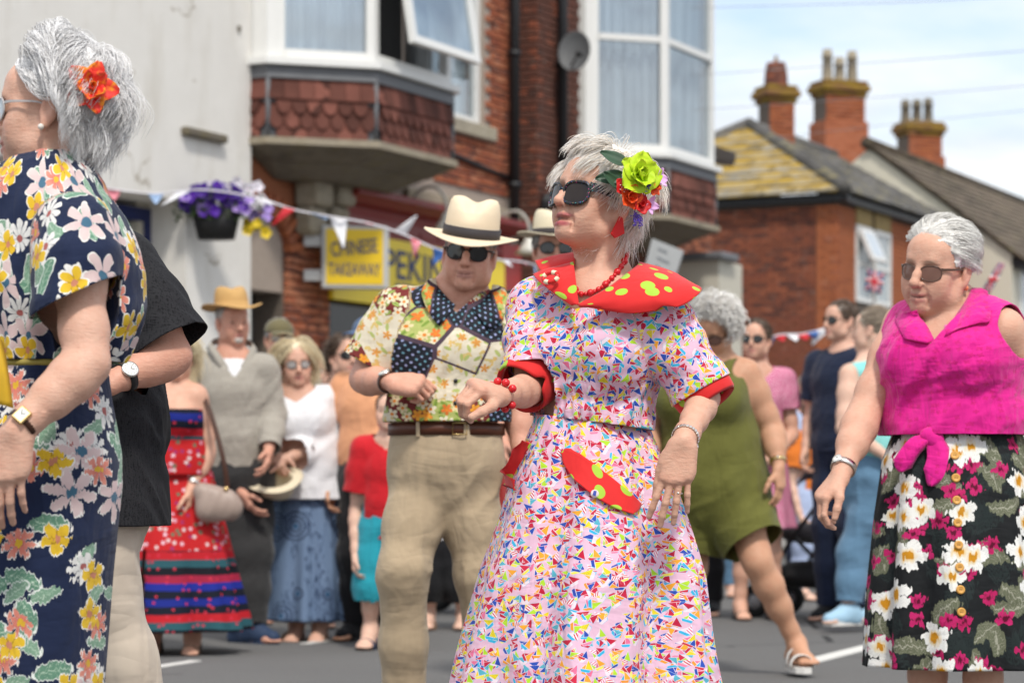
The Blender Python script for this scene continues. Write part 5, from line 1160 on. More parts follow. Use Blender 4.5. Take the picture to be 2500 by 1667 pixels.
def trousers(c, mat, name='trousers', r=(.10, .075, .062), h=None, hem=(1.0, 1.0), ease=.012, top=None, wr_amp=.007, crease=True, thick=.0025, seed=3, knee_k=.05):
    cw, ct, ww, wt, hw, ht = c.dim; d = SDF(); h = h or .011; tp = c.waist-c.up*.0 if top is None else top; chains = [([tp, c.hip], (hw+ht)/2)]; cuts = []
    d.ecap(tp+c.up*.04, c.hip, c.right, (ww+ease, wt+ease), (hw+ease, ht+ease), .05); d.ecap(c.hip, c.hip-c.up*.08, c.right, (hw+ease, ht+ease), (hw*.9, ht*.9), .05)
    for i, sx in enumerate((1, -1)):
        hp = c.hip+c.right*sx*hw*.48-c.up*.05; K, N = c.K[i], c.N[i]; e1 = lerp(K, N, hem[i]); d.chain([hp, lerp(hp, K, .5), K, lerp(K, N, .5), lerp(K, N, hem[i]+.12)], [r[0], (r[0]+r[1])/2, r[1], (r[1]+r[2])/2, r[2]], .045)
        chains += [([hp, K], r[0]), ([K, N], r[1])]; cuts.append((e1, N-K, len(chains)-1))
    cuts = [chaincut(*q[:2], chains, q[2]) for q in cuts]; cuts.append(lambda V: -((V-tp)@c.up)+.0)
    fr = np.stack([c.right, c.fwd, c.up], 1)
    def dd(V, N):
        L = (V-c.hip)@fr; o = wr_amp*(1-np.abs(fbm(np.stack([(L[:, 0]*.8+L[:, 2]*.4)*16, L[:, 1]*7, (L[:, 2]-L[:, 0]*.5)*7], 1), 2, seed))*2.2)*np.exp(-((L[:, 2]+.08)/.22)**2)
        for K in c.K: o += wr_amp*.35*(1-np.abs(fbm(np.stack([L[:, 0]*9, L[:, 1]*9, (L[:, 2]+L[:, 0]*.6)*15], 1), 2, seed+5))*2.2)*np.exp(-((V[:, 2]-K[2])/.12)**2)
        if crease:
            for i, sx in enumerate((1, -1)):
                hp = c.hip+c.right*sx*hw*.48; q = np.abs(((V-hp)@c.right)-((V-hp)@c.up)*0); o += .006*np.exp(-(q/.012)**2)*(((V-c.hip)@c.fwd) > .02)
        return o
    c.pants_sdf = d; return garment(c.root, name, d, h, mat, cuts, chains, thick=thick, disp=dd)
def collar(c, rows, mat, out=(.004, .012, .016), n=12, Y0=-.5, Y1=.25, extra=None):
    """cloth sheet laid on the body and shirt along sight lines; rows of pixels from the neck outwards"""
    s = SDF(); s.p = list(c.shirt_sdf.p)+[q for q in c.s.p]; s.p = [q for q in s.p]
    return sheet(c.root, 'collar', np.array([cr([onto(s, a, b, c.Y+Y0, c.Y+Y1, o)[0] for a, b in r_], n) for r_, o in zip(rows, out)]), mat, .003)
def shoe(c, i, mat, sole, d=None, k=1.0, name='shoe'):
    an = c.N[i]; d = unit(c.fwd if d is None else d); d = unit(A(d[0], d[1], 0)); z = A(0, 0, 1); s = SDF(); sd = np.cross(d, z)
    s.cap(an-z*.05*k-d*.035*k, an-z*.055*k+d*.13*k, .043*k, .036*k, .03); s.cap(an, an-z*.04*k+d*.06*k, .048*k, .04*k, .04); s.cap(an-z*.02*k-d*.02*k, an-z*.045*k-d*.03*k, .045*k, .043*k, .03)
    V, F = s.mesh(.008); V, F = clip(V, F, V[:, 2]-(an[2]-.078*k)); o = ob(name, V, F, mat, None, True); under(o, c.root)
    m = MB(); pts = [an-d*.078*k, an-d*.06*k+sd*.035*k, an+sd*.034*k, an+d*.08*k+sd*.043*k, an+d*.14*k+sd*.03*k, an+d*.168*k, an+d*.14*k-sd*.03*k, an+d*.08*k-sd*.043*k, an-sd*.034*k, an-d*.06*k-sd*.035*k]
    m.prism([A(p[0], p[1], an[2]) for p in pts], A(0, 0, -.088*k), A(0, 0, -.068*k)); m.build('sole', sole, o)
    return o
def sandal(c, i, mat, sole, d=None, k=1.0, straps=(.02, .10), name='sandal'):
    an = c.N[i]; d = unit(c.fwd if d is None else d); d = unit(A(d[0], d[1], 0)); z = A(0, 0, 1); sd = np.cross(d, z); m = MB()
    pts = [an-d*.078*k, an-d*.06*k+sd*.035*k, an+sd*.034*k, an+d*.10*k+sd*.046*k, an+d*.17*k+sd*.03*k, an+d*.195*k, an+d*.17*k-sd*.034*k, an+d*.10*k-sd*.046*k, an-sd*.034*k, an-d*.06*k-sd*.035*k]
    zb = an[2]-.095*k; m.prism([A(p[0], p[1], zb) for p in pts], A(0, 0, -.018*k), A(0, 0, .006*k)); o = m.build(name, sole, c.root)
    for t in straps:
        th = np.linspace(0, math.pi, 12); hgt = np.interp(t, [-.03, .03, .16], [.115, .085, .045])*k; Gd = []
        for w in (-.022*k, .022*k): Gd.append([A(*(an+d*(t*k+w)+sd*.047*k*math.cos(q))[:2], zb+hgt*math.sin(q)**.8) for q in th])
        st = sheet(c.root, 'strap', np.array(Gd), mat, .004); 
    return o
def hat(root, c, M, mat, brim=.15, crown=.078, hgt=.11, band=None, up=.02, front=-.006, pinch=.02, oval=1.22, name='hat', dent=.018, brim_w=1.0, bandh=.03):
    """M columns: right, forward, up; c: centre of the head opening"""
    n = 44; th = np.linspace(0, 2*math.pi, n, endpoint=False); rows = []
    def ring(r, z, fn=None): rows.append([(r*math.cos(q)*1.0, r*math.sin(q)*oval, z+(fn(q) if fn else 0)) for q in th])
    bf = lambda a: (lambda q: a*(up*abs(math.cos(q))**1.5+front*max(0, math.sin(q))+.004*math.sin(3*q)))
    for t in (1.0, .98, .8, .55, .3, .1): ring(crown+(brim-crown)*t*brim_w, .004*(t < 1)+0, bf(t))
    for (r, z) in ((crown*1.02, .004), (crown*1.0, hgt*.35), (crown*.97, hgt*.65), (crown*.90, hgt*.88), (crown*.80, hgt*.99), (crown*.62, hgt*1.02)):
        pz = pinch*(z/hgt)**2
        rows.append([(r*math.cos(q)*(1-pz/crown*1.2*max(0, math.sin(q))**1.0), r*math.sin(q)*oval, z-.006*(z/hgt)*max(0, math.sin(q)) if z > hgt*.8 else z) for q in th])
    for r in (crown*.40, crown*.18, .0005): rows.append([(r*math.cos(q), r*math.sin(q)*oval, hgt*1.02) for q in th])
    for row in rows[9:]:
        for j, (x, y, z) in enumerate(row):
            t_ = min(1, max(0, (z-hgt*.6)/(hgt*.35))); fr_ = .55+.45*max(0, y)/(crown*oval); row[j] = (x*(1-.12*t_*max(0, y)/(crown*oval)), y, z-t_*dent*fr_*math.exp(-(x/(crown*.34))**2)-t_*dent*.55*max(0, y/(crown*oval))**2)
    V = np.array(rows).reshape(-1, 3); m = len(rows); F = [[i*n+j, i*n+(j+1) % n, (i+1)*n+(j+1) % n, (i+1)*n+j] for i in range(m-1) for j in range(n)]
    o = ob(name, np.asarray(c)+V@M.T, F, mat, None, True); thicken(o, .003, -1); under(o, root) if root is not None else None
    if band is not None:
        G_ = [[(crown*(1.045)*math.cos(q), crown*1.045*math.sin(q)*oval, z) for q in np.append(th, th[0]+2*math.pi)] for z in (.005, bandh*.5, bandh)]
        G_ = np.array(G_); b = sheet(o, 'hat_band', (np.asarray(c)+G_.reshape(-1, 3)@M.T).reshape(G_.shape), band, .003); b.matrix_parent_inverse = Matrix.Identity(4)
    return o
def watch(root, w, e, strap, case, at=.03, r=.031, face_dir=(0, -1, .4), cr_=.0175, sq=False, dial=None):
    ax = unit(np.asarray(e)-np.asarray(w)); c0 = np.asarray(w)+ax*at; o = np.asarray(face_dir, float); o = unit(o-ax*(o@ax)); u = np.cross(ax, o); th = np.linspace(0, 2*math.pi, 30); Gd = [[c0+ax*a+r*(math.cos(q)*o+math.sin(q)*u) for q in th] for a in (-.009, .009)]
    b = sheet(root, 'wristwatch', np.array(Gd), strap, .003); M = np.stack([u, ax, o], 1); m = MB()
    if sq: m.box(c0+o*(r+.003), (.026, .030, .008), M, .002)
    else: m.lathe([(0, -.003), (cr_, -.003), (cr_*1.05, .001), (cr_*.98, .005), (cr_*.86, .0052)], 28, M, c0+o*r)
    cs = m.build('case', case, b, not sq); m = MB()
    if sq: m.box(c0+o*(r+.0072), (.018, .022, .001), M)
    else: m.lathe([(0, .0050), (cr_*.87, .0049)], 28, M, c0+o*r)
    m.build('dial', dial or M_GLASSW, b)
    m = MB()
    if not sq:
        for i in range(12): q = i*math.pi/6; m.box(c0+o*(r+.0054)+(u*math.cos(q)+ax*math.sin(q))*cr_*.7, (.0012, .0012, .0006), M)
    for (q, L) in ((.9, .55), (2.2, .75)): v = u*math.cos(q)+ax*math.sin(q); m.tube([c0+o*(r+(.0082 if sq else .0056)), c0+o*(r+(.0082 if sq else .0056))+v*cr_*L*.8], .0005, 4)
    m.build('hands', M_BLACK, b); return b
# ================================================================== the dancer in the pink sailing-boat dress
def boat_print():
    g = G('sailing_boat_print'); uv = g.attr('pat'); base = (.80, .56, .68)
    reds = [(.52, .01, .045), (.02, .07, .42), (.50, .012, .05), (.86, .36, .03), (.42, .66, .03), (.75, .16, .30), (.60, .02, .06), (.85, .62, .02), (.05, .40, .66)]
    hull = [(.02, .06, .38), (.55, .02, .05), (.9, .75, .1), (.80, .22, .36), (.03, .42, .7), (.85, .30, .03)]
    col = base
    n0 = g.noise(uv, 30, 2); col = g.mix((.70, .43, .57), (.76, .50, .63), n0)
    for (sc, seed, ang, pr) in ((36.0, 3.1, 2.2, .04), (35.0, 7.7, 3.0, .30), (46.0, 13.3, 6.2, .5)):
        x, y, a, b, c = cellpt(g, uv, sc, .72, seed, ang)
        def sail(dx, dy, grow=0.0):
            X_, Y_ = (x-dx)*.92, (y-dy)*.92
            main = g.both(X_ > (-.02-grow), Y_ > (-.20-grow), (X_*1.25+Y_) < (.42+grow*1.5))
            jib = g.both(X_ < (-.05+grow), Y_ > (-.20-grow), (Y_-X_*1.7) < (.26+grow*1.6))
            hl = g.both(Y_ < (-.24+grow), Y_ > (-.42-grow), g.abs(X_) < (Y_*.55+.46+grow))
            return main, jib, hl
        m0, j0, h0 = sail(.035, -.015, .01); sh = g.mx(m0, g.mx(j0, h0)); on = b > pr
        col = g.mix(col, (.16, .55, .80), g.both(sh, on, c > .2))
        m2, j2, h2 = sail(-.01, .01, .016); col = g.mix(col, (.78, .66, .73), g.both(g.mx(m2, g.mx(j2, h2)), on))
        m1, j1, h1 = sail(0, 0)
        st = g.fr(y*5.5+x*2) < .5; striped = g.both(c > .62, c < .76)
        cm = g.mix(g.pal(c, reds), (.88, .82, .84), g.both(st, striped)); dots = g.both((g.sin(x*42)*g.sin(y*42)) > .45, c > .84); cm = g.mix(cm, (.25, .45, .05), dots)
        col = g.mix(col, cm, g.both(m1, on)); col = g.mix(col, g.pal(g.fr(c*7.3+b), reds), g.both(j1, on, b > .22)); col = g.mix(col, g.pal(g.fr(b*5.1+c*3), hull), g.both(h1, on, a > .25))
    g.folds(.55, 1.0)
    return g.set(col, .78, 0, .25, Sheen_Weight=.12)
def dot_print(name, base, dot, sc=17.0):
    g = G(name); uv = g.attr('pat'); x, y, a, b, c = cellpt(g, uv, sc, .75, 2.2); r = g.sq(x*x+y*y)
    f = g.both(r < (b*.19+.10), c > .12); n = g.noise(g.obj(), 40, 3); col = g.mix(tuple(v*.9 for v in base), base, n)
    col = g.mix(col, dot, f); g.folds(.22, .8); return g.set(col, .75, 0, .25, Sheen_Weight=.15)
M_BOAT = boat_print(); M_REDDOT = dot_print('red_green_dot_cloth', (.68, .022, .022), (.36, .56, .05))
def hero():
    Y0 = 5.6
    def H(px, py, dy=0.0): return W(px, py, Y0+dy)
    root = empty('person', H(1450, 2044), 'dancing woman in pink sailing boat print dress with red spotted collar and flowers in hair', 'person')
    f = Fr(H(1456, 488, 0), 49, 13, -2); T = Fr(H(1452, 840, .02), 27, 0, 3); s = SDF()
    head(s, f, 1.0, nose=.98, jaw=.98, fat=.1, mouth=.007, chin=1.05)
    nb = H(1478, 722, .03); s.chain([f.pt(0, -.034, -.045), lerp(f.pt(0, -.034, -.055), nb, .5), nb], [.052, .050, .064], .015)
    s.cap(f.pt(-.058, -.022, -.05), H(1440, 716, -.055), .012, .013, .035); s.cap(f.pt(.045, -.01, -.06), H(1412, 714, -.03), .012, .013, .03)
    s.cap(f.pt(0, .03, -.088), f.pt(0, -.02, -.10), .028, .03, .03)
    RS, LS = H(1318, 757, .10), H(1614, 784, -.07); RE, LE = H(1291, 952, -.03), H(1722, 972, -.08); RW, LW = H(1226, 964, -.22), H(1668, 1078, -.27)
    for p in (RS, LS): s.cap(nb, p, .062, .05, .05)
    s.cap(H(1430, 735, -.03), H(1500, 738, -.05), .045, .045, .05)      # collar bones
    s.ecap(H(1458, 790, .02), H(1450, 900, .02), T.R, (.145, .085), (.125, .09)); s.ecap(H(1450, 900, .02), H(1450, 1035, .02), T.R, (.125, .09), (.108, .08)); s.ecap(H(1450, 1035, .02), H(1455, 1180, .02), T.R, (.108, .08), (.12, .09))
    arm(s, RS, RE, RW, .95, .86); arm(s, LS, LE, LW, .95, .82)
    kR = hand(s, RW, A(-.62, -.60, .14), A(-.30, .25, -.9), A(.55, -.75, -.25), curl=((52, 62, 40), (58, 66, 42), (62, 66, 44), (66, 66, 44)), spread=(2, 0, -1, -3), thumb=((.75, .55, .35), (.85, .15, .55), (.7, -.15, .7)), k=.98, fat=1.08)
    kL = hand(s, LW, A(-.20, -.05, -.97), A(.10, .97, -.05), A(-1, .1, .2), curl=((4, 10, 8), (4, 12, 8), (6, 12, 8), (8, 14, 8)), spread=(10, 3, -3, -10), thumb=((.92, .15, .1), (.96, .02, .1), (.97, .0, .15)), k=1.0, fat=1.02)
    for sx in (-1, 1):
        hp, kn, an = T.pt(sx*.055, 0, -.38), T.pt(sx*.085, .03 if sx > 0 else -.02, -.78), None
        kn = A(kn[0], kn[1], .47); an = A(kn[0]+.01*sx, kn[1]+.03, .09); leg(s, hp, kn, an, 1.0, .85); foot(s, an, T.F)
    sp = lips_paint(f, 1.0, .007, lip=(.36, .05, .085), cheek=(.64, .27, .19), ck=.4, brow=(.34, .24, .18))
    for k_ in (kR, kL): sp += [(p, (.014, .014, .014), (.62, .25, .18), .4) for p in k_[0]]+[(p, (.008, .008, .008), (.70, .42, .36), .6) for p in k_[1]]
    bx = [(f.o-.17, f.o+A(.17, .17, .15), .0026), (RW-A(.12, .14, .11), RW+A(.035, .1, .07), .0026), (LW-A(.13, .11, .24), LW+A(.07, .13, .035), .003)]
    body(root, s, .006, 'warm', sp, bx)
    # ---------------- dress bodice and sleeves
    d = SDF(); d.ecap(H(1460, 768, .02), H(1452, 870, .02), T.R, (.150, .096), (.143, .110), .05); d.ecap(H(1452, 870, .02), H(1449, 1032, .02), T.R, (.143, .110), (.1285, .098), .05)
    d.ecap(H(1449, 1032, .02), H(1449, 1075, .02), T.R, (.1285, .098), (.135, .10), .03)
    for sx in (-1, 1): d.ell(T.pt(sx*.072, .075, -.025), A(.068, .062, .068), T.M, .06)
    for p in (RS, LS): d.cap(nb-A(0, 0, .02), p, .062, .063, .06)
    RC, LC = lerp(RS, RE, .86), lerp(LS, LE, .88)
    d.chain([RS, lerp(RS, RE, .45), RC, lerp(RS, RE, 1.2)], [.062, .060, .053, .050], .04); d.chain([LS, lerp(LS, LE, .45), LC, lerp(LS, LE, 1.25)], [.060, .058, .053, .050], .04)
    seam = T.R*.055
    def neck(V): L = f0.loc(V); return np.maximum(np.sqrt((L[:, 0]/.105)**2+((L[:, 1]-.02)/.085)**2)-1, -.0+(-(L[:, 2]+.055+np.abs(L[:, 0])*.0)))*.1
    f0 = Fr(nb, 27, 0, 3)
    def neckv(V):
        L = f0.loc(V); vcut = L[:, 2]+.050-np.abs(L[:, 0])*.75; side = np.sqrt((L[:, 0]/.092)**2+(L[:, 1]/.10)**2)-1
        return np.where(L[:, 1] > -.02, np.maximum(-vcut*.8, side*.08), np.maximum(-(L[:, 2]+.0), side*.08))
    def wr(V, N):
        L = T.loc(V); gath = np.exp(-((L[:, 2]+.17)/.05)**2)
        th = np.arctan2(L[:, 0], L[:, 1]); o = .0034*np.sin(th*34+3*fbm(V*14, 2, 4))*gath
        o += .0085*(1-np.abs(fbm(np.stack([(L[:, 0]+L[:, 2]*.8)*17, L[:, 1]*7, (L[:, 2]-L[:, 0]*.5)*6], 1), 2, 9))*2.2)
        o += .0075*(1-np.abs(fbm(np.stack([L[:, 2]*26, L[:, 1]*9, L[:, 0]*6], 1), 2, 21))*2.2)*np.exp(-((L[:, 2]+.12)/.10)**2)
        return o-.0012*np.exp(-((L[:, 0]+.0)/.004)**2)*(L[:, 1] > 0)
    CH = [([nb, H(1450, 1050, .02)], .145), ([RS, RE+(RE-RS)*.3], .075), ([LS, LE+(LE-LS)*.3], .075)]
    garment(root, 'bodice', d, .006, M_BOAT, [chaincut(RC+unit(RE-RS)*.004, RE-RS, CH, 1), chaincut(LC+unit(LE-LS)*.004, LE-LS, CH, 2), neckv, lambda V: V[:, 2]-(H(1449, 1032)[2]+(V[:, 0]-H(1449, 0)[0])*-.13)],
            CH, disp=wr, thick=.0025)
    # turned-back cuffs
    for (a, b, tilt) in ((RS, RE, A(-.55, -.25, .1)), (LS, LE, A(.12, -.18, 0))):
        ax = unit(unit(b-a)+tilt); c0 = lerp(a, b, .86 if a is RS else .87); u0 = unit(np.cross(ax, A(0, 1, 0))); v0 = np.cross(ax, u0); th = np.linspace(0, 2*math.pi, 49); Gd = []
        for (t, r) in ((-.004, .066), (-.014, .0690), (.0, .0710), (.022, .0695), (.040, .0665), (.046, .063), (.030, .056)):
            slit = .010*np.exp(-((th-(4.4 if a is LS else 1.2))/.18)**2)*(t > .01)
            Gd.append([c0+ax*(t-slit[i]*2.2)+(r+slit[i]*.6+.0012*math.sin(5*q))*(math.cos(q)*u0+math.sin(q)*v0) for i, q in enumerate(th)])
        sheet(root, 'cuff', np.array(Gd).transpose(1, 0, 2), M_REDDOT, .0018)
    # ---------------- skirt
    zt = H(1449, 1030)[2]
    def sw(V, T_, Z):
        V = V.copy(); V[..., 2] += -(V[..., 0]-H(1449, 0)[0])*.13*(1-Z)**2; V[..., 0] += .018*np.sin(Z*5+.6)*Z; return V
    sk = skirt(root, 'skirt', M_BOAT, H(1449, 1030, .02), A(H(1440, 0)[0], Y0+.02, .30), .131, .290, nf=7, famp=.19, nth=420, nz=120, seed=11, prof=[(0, 0), (.10, .17), (.24, .40), (.53, .74), (.91, .95), (1, 1)], flat=.80, extra=sw, twist=1.1, fpow=.95)
    m = MB(); th = np.linspace(0, 2*math.pi, 60, endpoint=False); c0 = H(1449, 1032, .02)
    m.tube([c0+A(.1315*math.cos(q), .1*math.sin(q), -.1315*math.cos(q)*.13) for q in th], .0022, 5, closed=True); m.build('waist_seam', M_BOAT, root, True)
    # pocket flaps and their badge
    sb = bvh(sk)
    def flap(rows):
        q = np.array([cr(np.array(r_, float), 22) for r_ in rows]); q = cr(q.reshape(len(rows), -1), 12).reshape(12, 22, 3); P = np.array([[hit(sb, a, b, o+.004)[0] for a, b, o in r_] for r_ in q])
        for _ in range(3): P[1:-1, 1:-1] = (P[:-2, 1:-1]+P[2:, 1:-1]+P[1:-1, :-2]+P[1:-1, 2:])*.25
        sheet(root, 'pocket_flap', P, M_REDDOT, .0022)
    flap([[(1370, 1106, .003), (1398, 1098, .003), (1470, 1150, .003), (1530, 1200, .003), (1560, 1232, .003)], [(1374, 1120, .004), (1410, 1150, .005), (1465, 1190, .005), (1520, 1225, .005), (1554, 1244, .004)], [(1384, 1142, .005), (1415, 1182, .007), (1455, 1218, .007), (1500, 1242, .007), (1542, 1258, .005)]])
    flap([[(1303, 1086, .003), (1292, 1105, .003), (1278, 1130, .003), (1262, 1160, .003), (1250, 1185, .003)], [(1300, 1084, .012), (1287, 1106, .016), (1272, 1138, .017), (1254, 1164, .016), (1240, 1188, .012)], [(1298, 1084, .022), (1282, 1108, .028), (1266, 1140, .028), (1248, 1166, .026), (1235, 1190, .020)]])
    bp, bn = hit(sb, 1450, 1208, .010); Mb = frame_n(bn); m = MB(); m.sphere(bp, A(.0100, .0100, .0045), 14, Mb); bd = m.build('badge', plain('badge_white', (.75, .62, .66), .25), root, True)
    m = MB(); m.prism([bp+Mb@A(a, b, .0036) for a, b in ((-.006, -.004), (.001, -.007), (.004, .005), (-.003, .006))], A(0, 0, 0), bn*.0016); m.build('emblem', plain('badge_blue', (.02, .05, .35), .3), bd)
    # ---------------- collar
    C_ = lambda *p: [H(*q) for q in p]
    g1 = [cr(C_((1412, 742, -.135), (1450, 722, -.145), (1488, 700, -.135), (1530, 668, -.10), (1556, 648, -.04), (1560, 640, .03)), 26),
          cr(C_((1413, 745, -.142), (1465, 737, -.165), (1520, 718, -.17), (1580, 688, -.15), (1622, 668, -.09), (1618, 655, .0)), 26),
          cr(C_((1414, 748, -.142), (1475, 750, -.168), (1545, 745, -.185), (1625, 722, -.19), (1675, 694, -.14), (1660, 672, -.02)), 26),
          cr(C_((1416, 750, -.14), (1480, 756, -.166), (1566, 765, -.185), (1655, 748, -.19), (1712, 712, -.14), (1690, 690, -.0)), 26)]
    gg = cr(np.array(g1).reshape(4, -1), 16).reshape(16, 26, 3)
    Lp = f.loc(gg.reshape(-1, 3)).reshape(16, 26, 3)
    nt = np.exp(-((np.arange(26)-13.4)/.55)**2)[None, :]*np.linspace(0, 1, 16)[:, None]**6; gg = gg+nt[..., None]*A(-.002, 0, .018); gg[10:, :, 2] += (.002*np.sin(np.arange(26)*.7))[None, :]
    sheet(root, 'collar', gg, M_REDDOT, .003)
    g2 = [cr(C_((1400, 640, -.02), (1404, 668, -.075), (1408, 705, -.115), (1414, 746, -.135)), 16), cr(C_((1362, 650, -.02), (1368, 680, -.075), (1382, 715, -.115), (1408, 744, -.135)), 16),
          cr(C_((1330, 658, -.015), (1336, 684, -.06), (1358, 716, -.10), (1400, 745, -.13)), 16), cr(C_((1302, 670, .01), (1312, 684, -.03), (1345, 710, -.085), (1396, 746, -.128)), 16)]
    sheet(root, 'collar', cr(np.array(g2).reshape(4, -1), 12).reshape(12, 16, 3), M_REDDOT, .003)
    g3 = [cr(C_((1408, 616, .05), (1404, 632, -.005), (1402, 648, -.03)), 8), cr(C_((1355, 624, .05), (1358, 640, .0), (1362, 658, -.022)), 8), cr(C_((1306, 637, .05), (1316, 655, .015), (1325, 668, -.012)), 8)]
    sheet(root, 'collar', cr(np.array(g3).reshape(3, -1), 12).reshape(12, 8, 3), M_REDDOT, .003)
    # lifebuoy brooch
    c = H(1344, 677, -.095); fb = Fr(c, 30, 25); br = MB(); th = np.linspace(0, 2*math.pi, 32, endpoint=False)
    ring = [fb.pt(.0185*math.cos(q), 0, .0125*math.sin(q)) for q in th]; br.tube(ring, .0052, 8, closed=True); bo = br.build('brooch', plain('brooch_red', (.6, .02, .02), .25), root, True)
    for q in (.4, 1.97, 3.54, 5.11):
        m = MB(); m.tube([fb.pt(.0185*math.cos(q+a), 0, .0125*math.sin(q+a)) for a in np.linspace(-.3, .3, 6)], .0056, 8); m.build('band', plain('brooch_cream', (.8, .7, .5), .3), bo, True)
    # ---------------- beads, buttons, watch, ring, bracelet
    bs = SDF(); bs.p = list(s.p)
    pts = cr([(1398, 652), (1399, 676), (1403, 700), (1416, 718), (1442, 716), (1466, 706), (1486, 690), (1503, 671), (1515, 653), (1523, 636), (1529, 620)], 26); m = MB()
    for i, (a, b) in enumerate(pts):
        p, n = onto(s, a, b, 5.3, 5.8, .004); r = (.0075, .0055, .0095, .006)[i % 4]*.9; m.sphere(p, A(r, r, r*1.05), 10)
    m.build('necklace', M_RED, root, True)
    m = MB()
    for i in range(9):
        a = -2.3+i*.62; ax = unit(RW-RE); u0 = unit(np.cross(ax, A(0, 0, 1))); v0 = np.cross(u0, ax); m.sphere(RW+ax*.004+ax*.012*math.sin(a)+.031*(math.cos(a)*u0+math.sin(a)*v0), .0095, 10)
    m.build('bracelet', M_RED, root, True)
    gm = plain('button_green', (.35, .5, .05), .4)
    for (a, b, r) in ((1398, 775, .011), (1376, 848, .010), (1370, 930, .0095)):
        p, n = onto(d, a, b, 5.2, 5.8, .003); M = frame_n(n); m = MB(); m.lathe([(.0, .004), (r*.6, .0045), (r, .002), (r, -.001), (0, -.001)], 18, M, p); bt = m.build('button', plain('button_red', (.6, .03, .03), .35), root, True)
        m = MB(); m.lathe([(0, .0056), (r*.42, .0052), (r*.5, .003)], 12, M, p); m.build('centre', gm, bt, True)
    ax = unit(LE-LW); c0 = LW+ax*.022; u0 = unit(np.cross(ax, A(0, -1, 0))); v0 = np.cross(u0, ax); m = MB(); n = 26
    for i in range(n):
        q = 2*math.pi*i/n; o = math.cos(q)*u0*.030+math.sin(q)*v0*.030; M = np.stack([unit(np.cross(ax, o)), ax, unit(o)], 1); m.box(c0+o, (.0062, .009, .003), M, .0008)
    w = m.build('wristwatch', M_SILVER, root, False); o = (u0*.85-v0*.35); o = unit(o); m = MB(); M = np.stack([unit(np.cross(ax, o)), ax, o], 1); m.lathe([(0, .006), (.0095, .006), (.0115, .003), (.0115, -.002)], 20, M, c0+o*.030); m.build('case', M_SILVER, w, True)
    rp = lerp(kL[0][2], kL[1][2], .30); ad = unit(kL[1][2]-kL[0][2]); u0 = unit(np.cross(ad, A(0, 1, 0))); v0 = np.cross(ad, u0); m = MB(); m.tube([rp+.0098*(math.cos(q)*u0+math.sin(q)*v0) for q in np.linspace(0, 2*math.pi, 20, endpoint=False)], .0013, 6, closed=True); m.sphere(rp-A(0, .0105, 0), .0032, 8); m.build('ring', M_SILVER, root, True)
    # earring
    e0 = f.pt(-.088, -.006, -.050); m = MB(); E = [e0+f.vec(0, a, b) for a, b in ((.020, -.040), (.006, -.046), (-.018, -.028), (-.004, .004), (.004, .006))]
    m.prism(E, f.R*-.004, f.R*.001); m.build('earring', plain('red_felt', (.6, .015, .015), .7), root)
    # ---------------- sunglasses
    g = G('printed_frame'); v = g.vor(g.obj(), 260, 1, dims='3D'); r_, g_, b_ = g.sep(v['Color'])
    fm = g.set(g.mix((.012, .012, .016), g.pal(r_, [(.012, .012, .016), (.50, .03, .18), (.03, .14, .45), (.03, .24, .22), (.012, .012, .016), (.30, .18, .05)]), v['Distance'] < .30), .22, 0, .5)
    lm = plain('brown_lens', (.022, .015, .013), .07, spec=.35, var=0)
    glasses(root, f, 1.0, (.0300, .0260), fm, lm, cat=.010, fr=.0042, temple_h=.0115, wide=.035, y=.106, z=-.016)
    # ---------------- hair and flowers
    cols = [(.80, .68, .55), (.93, .86, .77), (.98, .94, .89), (1, .98, .96)]
    line = [(-.16, -.10), (-.06, -.098), (-.034, -.045), (-.028, .0), (.0, .022), (.025, .020), (.045, .052), (.060, .078), (.12, .090)]
    hairdo(root, f, 'short', cols, n=9500, length=.098, seed=3, lift=.36, grav=.40, rad=.00062, cap_r=(.086, .108, .100), cap_c=(0, -.020, .036), line=line, whorl=(.01, -.055, .115), pts=11, clump=120, wave=.42, wfreq=34, spread=.65, lenf=lambda p: np.interp(p[:, 1], [-.06, .0, .045, .075], [1.05, .85, .72, .62])*np.where((p[:, 2] < .03) & (p[:, 1] > -.045), .25, 1))
    hairdo(root, f, 'short', cols, n=2600, length=.10, seed=8, lift=.35, grav=.6, rad=.00062, cap_r=(.082, .100, .094), cap_c=(0, -.022, .02), line=[(-.16, -.12), (-.05, -.115), (-.04, -.02), (.2, .2)], regions=lambda p: (p[:, 2] < -.02) & (p[:, 1] < -.05), pts=9, capmesh=False, spread=1.6, name='nape_hair', wave=.3, wfreq=30, wind=(.3, 0, 0))
    lime = G('lime_petal'); lo = lime.obj(); M_LIME = lime.set(lime.mix((.38, .58, .008), (.62, .78, .03), lime.noise(lo, 30, 3)), .55, 0, .3, Subsurface_Weight=.1)
    M_REDP = plain('red_petal', (.55, .010, .012), .55, var=.3, sc=60); M_ORP = plain('orange_petal', (.80, .085, .012), .55, var=.3, sc=60); M_PINKP = plain('lilac_petal', (.72, .42, .72), .55); M_LEAF = plain('dark_leaf', (.030, .075, .040), .5, var=.35, sc=40); M_LAV = plain('lavender', (.12, .07, .42), .6, var=.3)
    nv = f.vec(-1, .10, .25)
    def fp(px, py, dy): return H(px, py, dy)
    blossom(root, 'rose', fp(1560, 428, -.125), nv+A(0, -.35, 0), .054, M_LIME, ((5, 1.0, .10, 0), (5, .80, .45, .5), (4, .55, .85, .2), (3, .38, 1.15, .6)), wid=1.15, ruf=.05, seed=2)
    blossom(root, 'red_flower', fp(1524, 458, -.128), nv+A(-.2, -.4, 0), .026, M_REDP, ((5, 1, .2, 0), (5, .7, .5, .5)), wid=1.1, seed=4)
    m = MB()
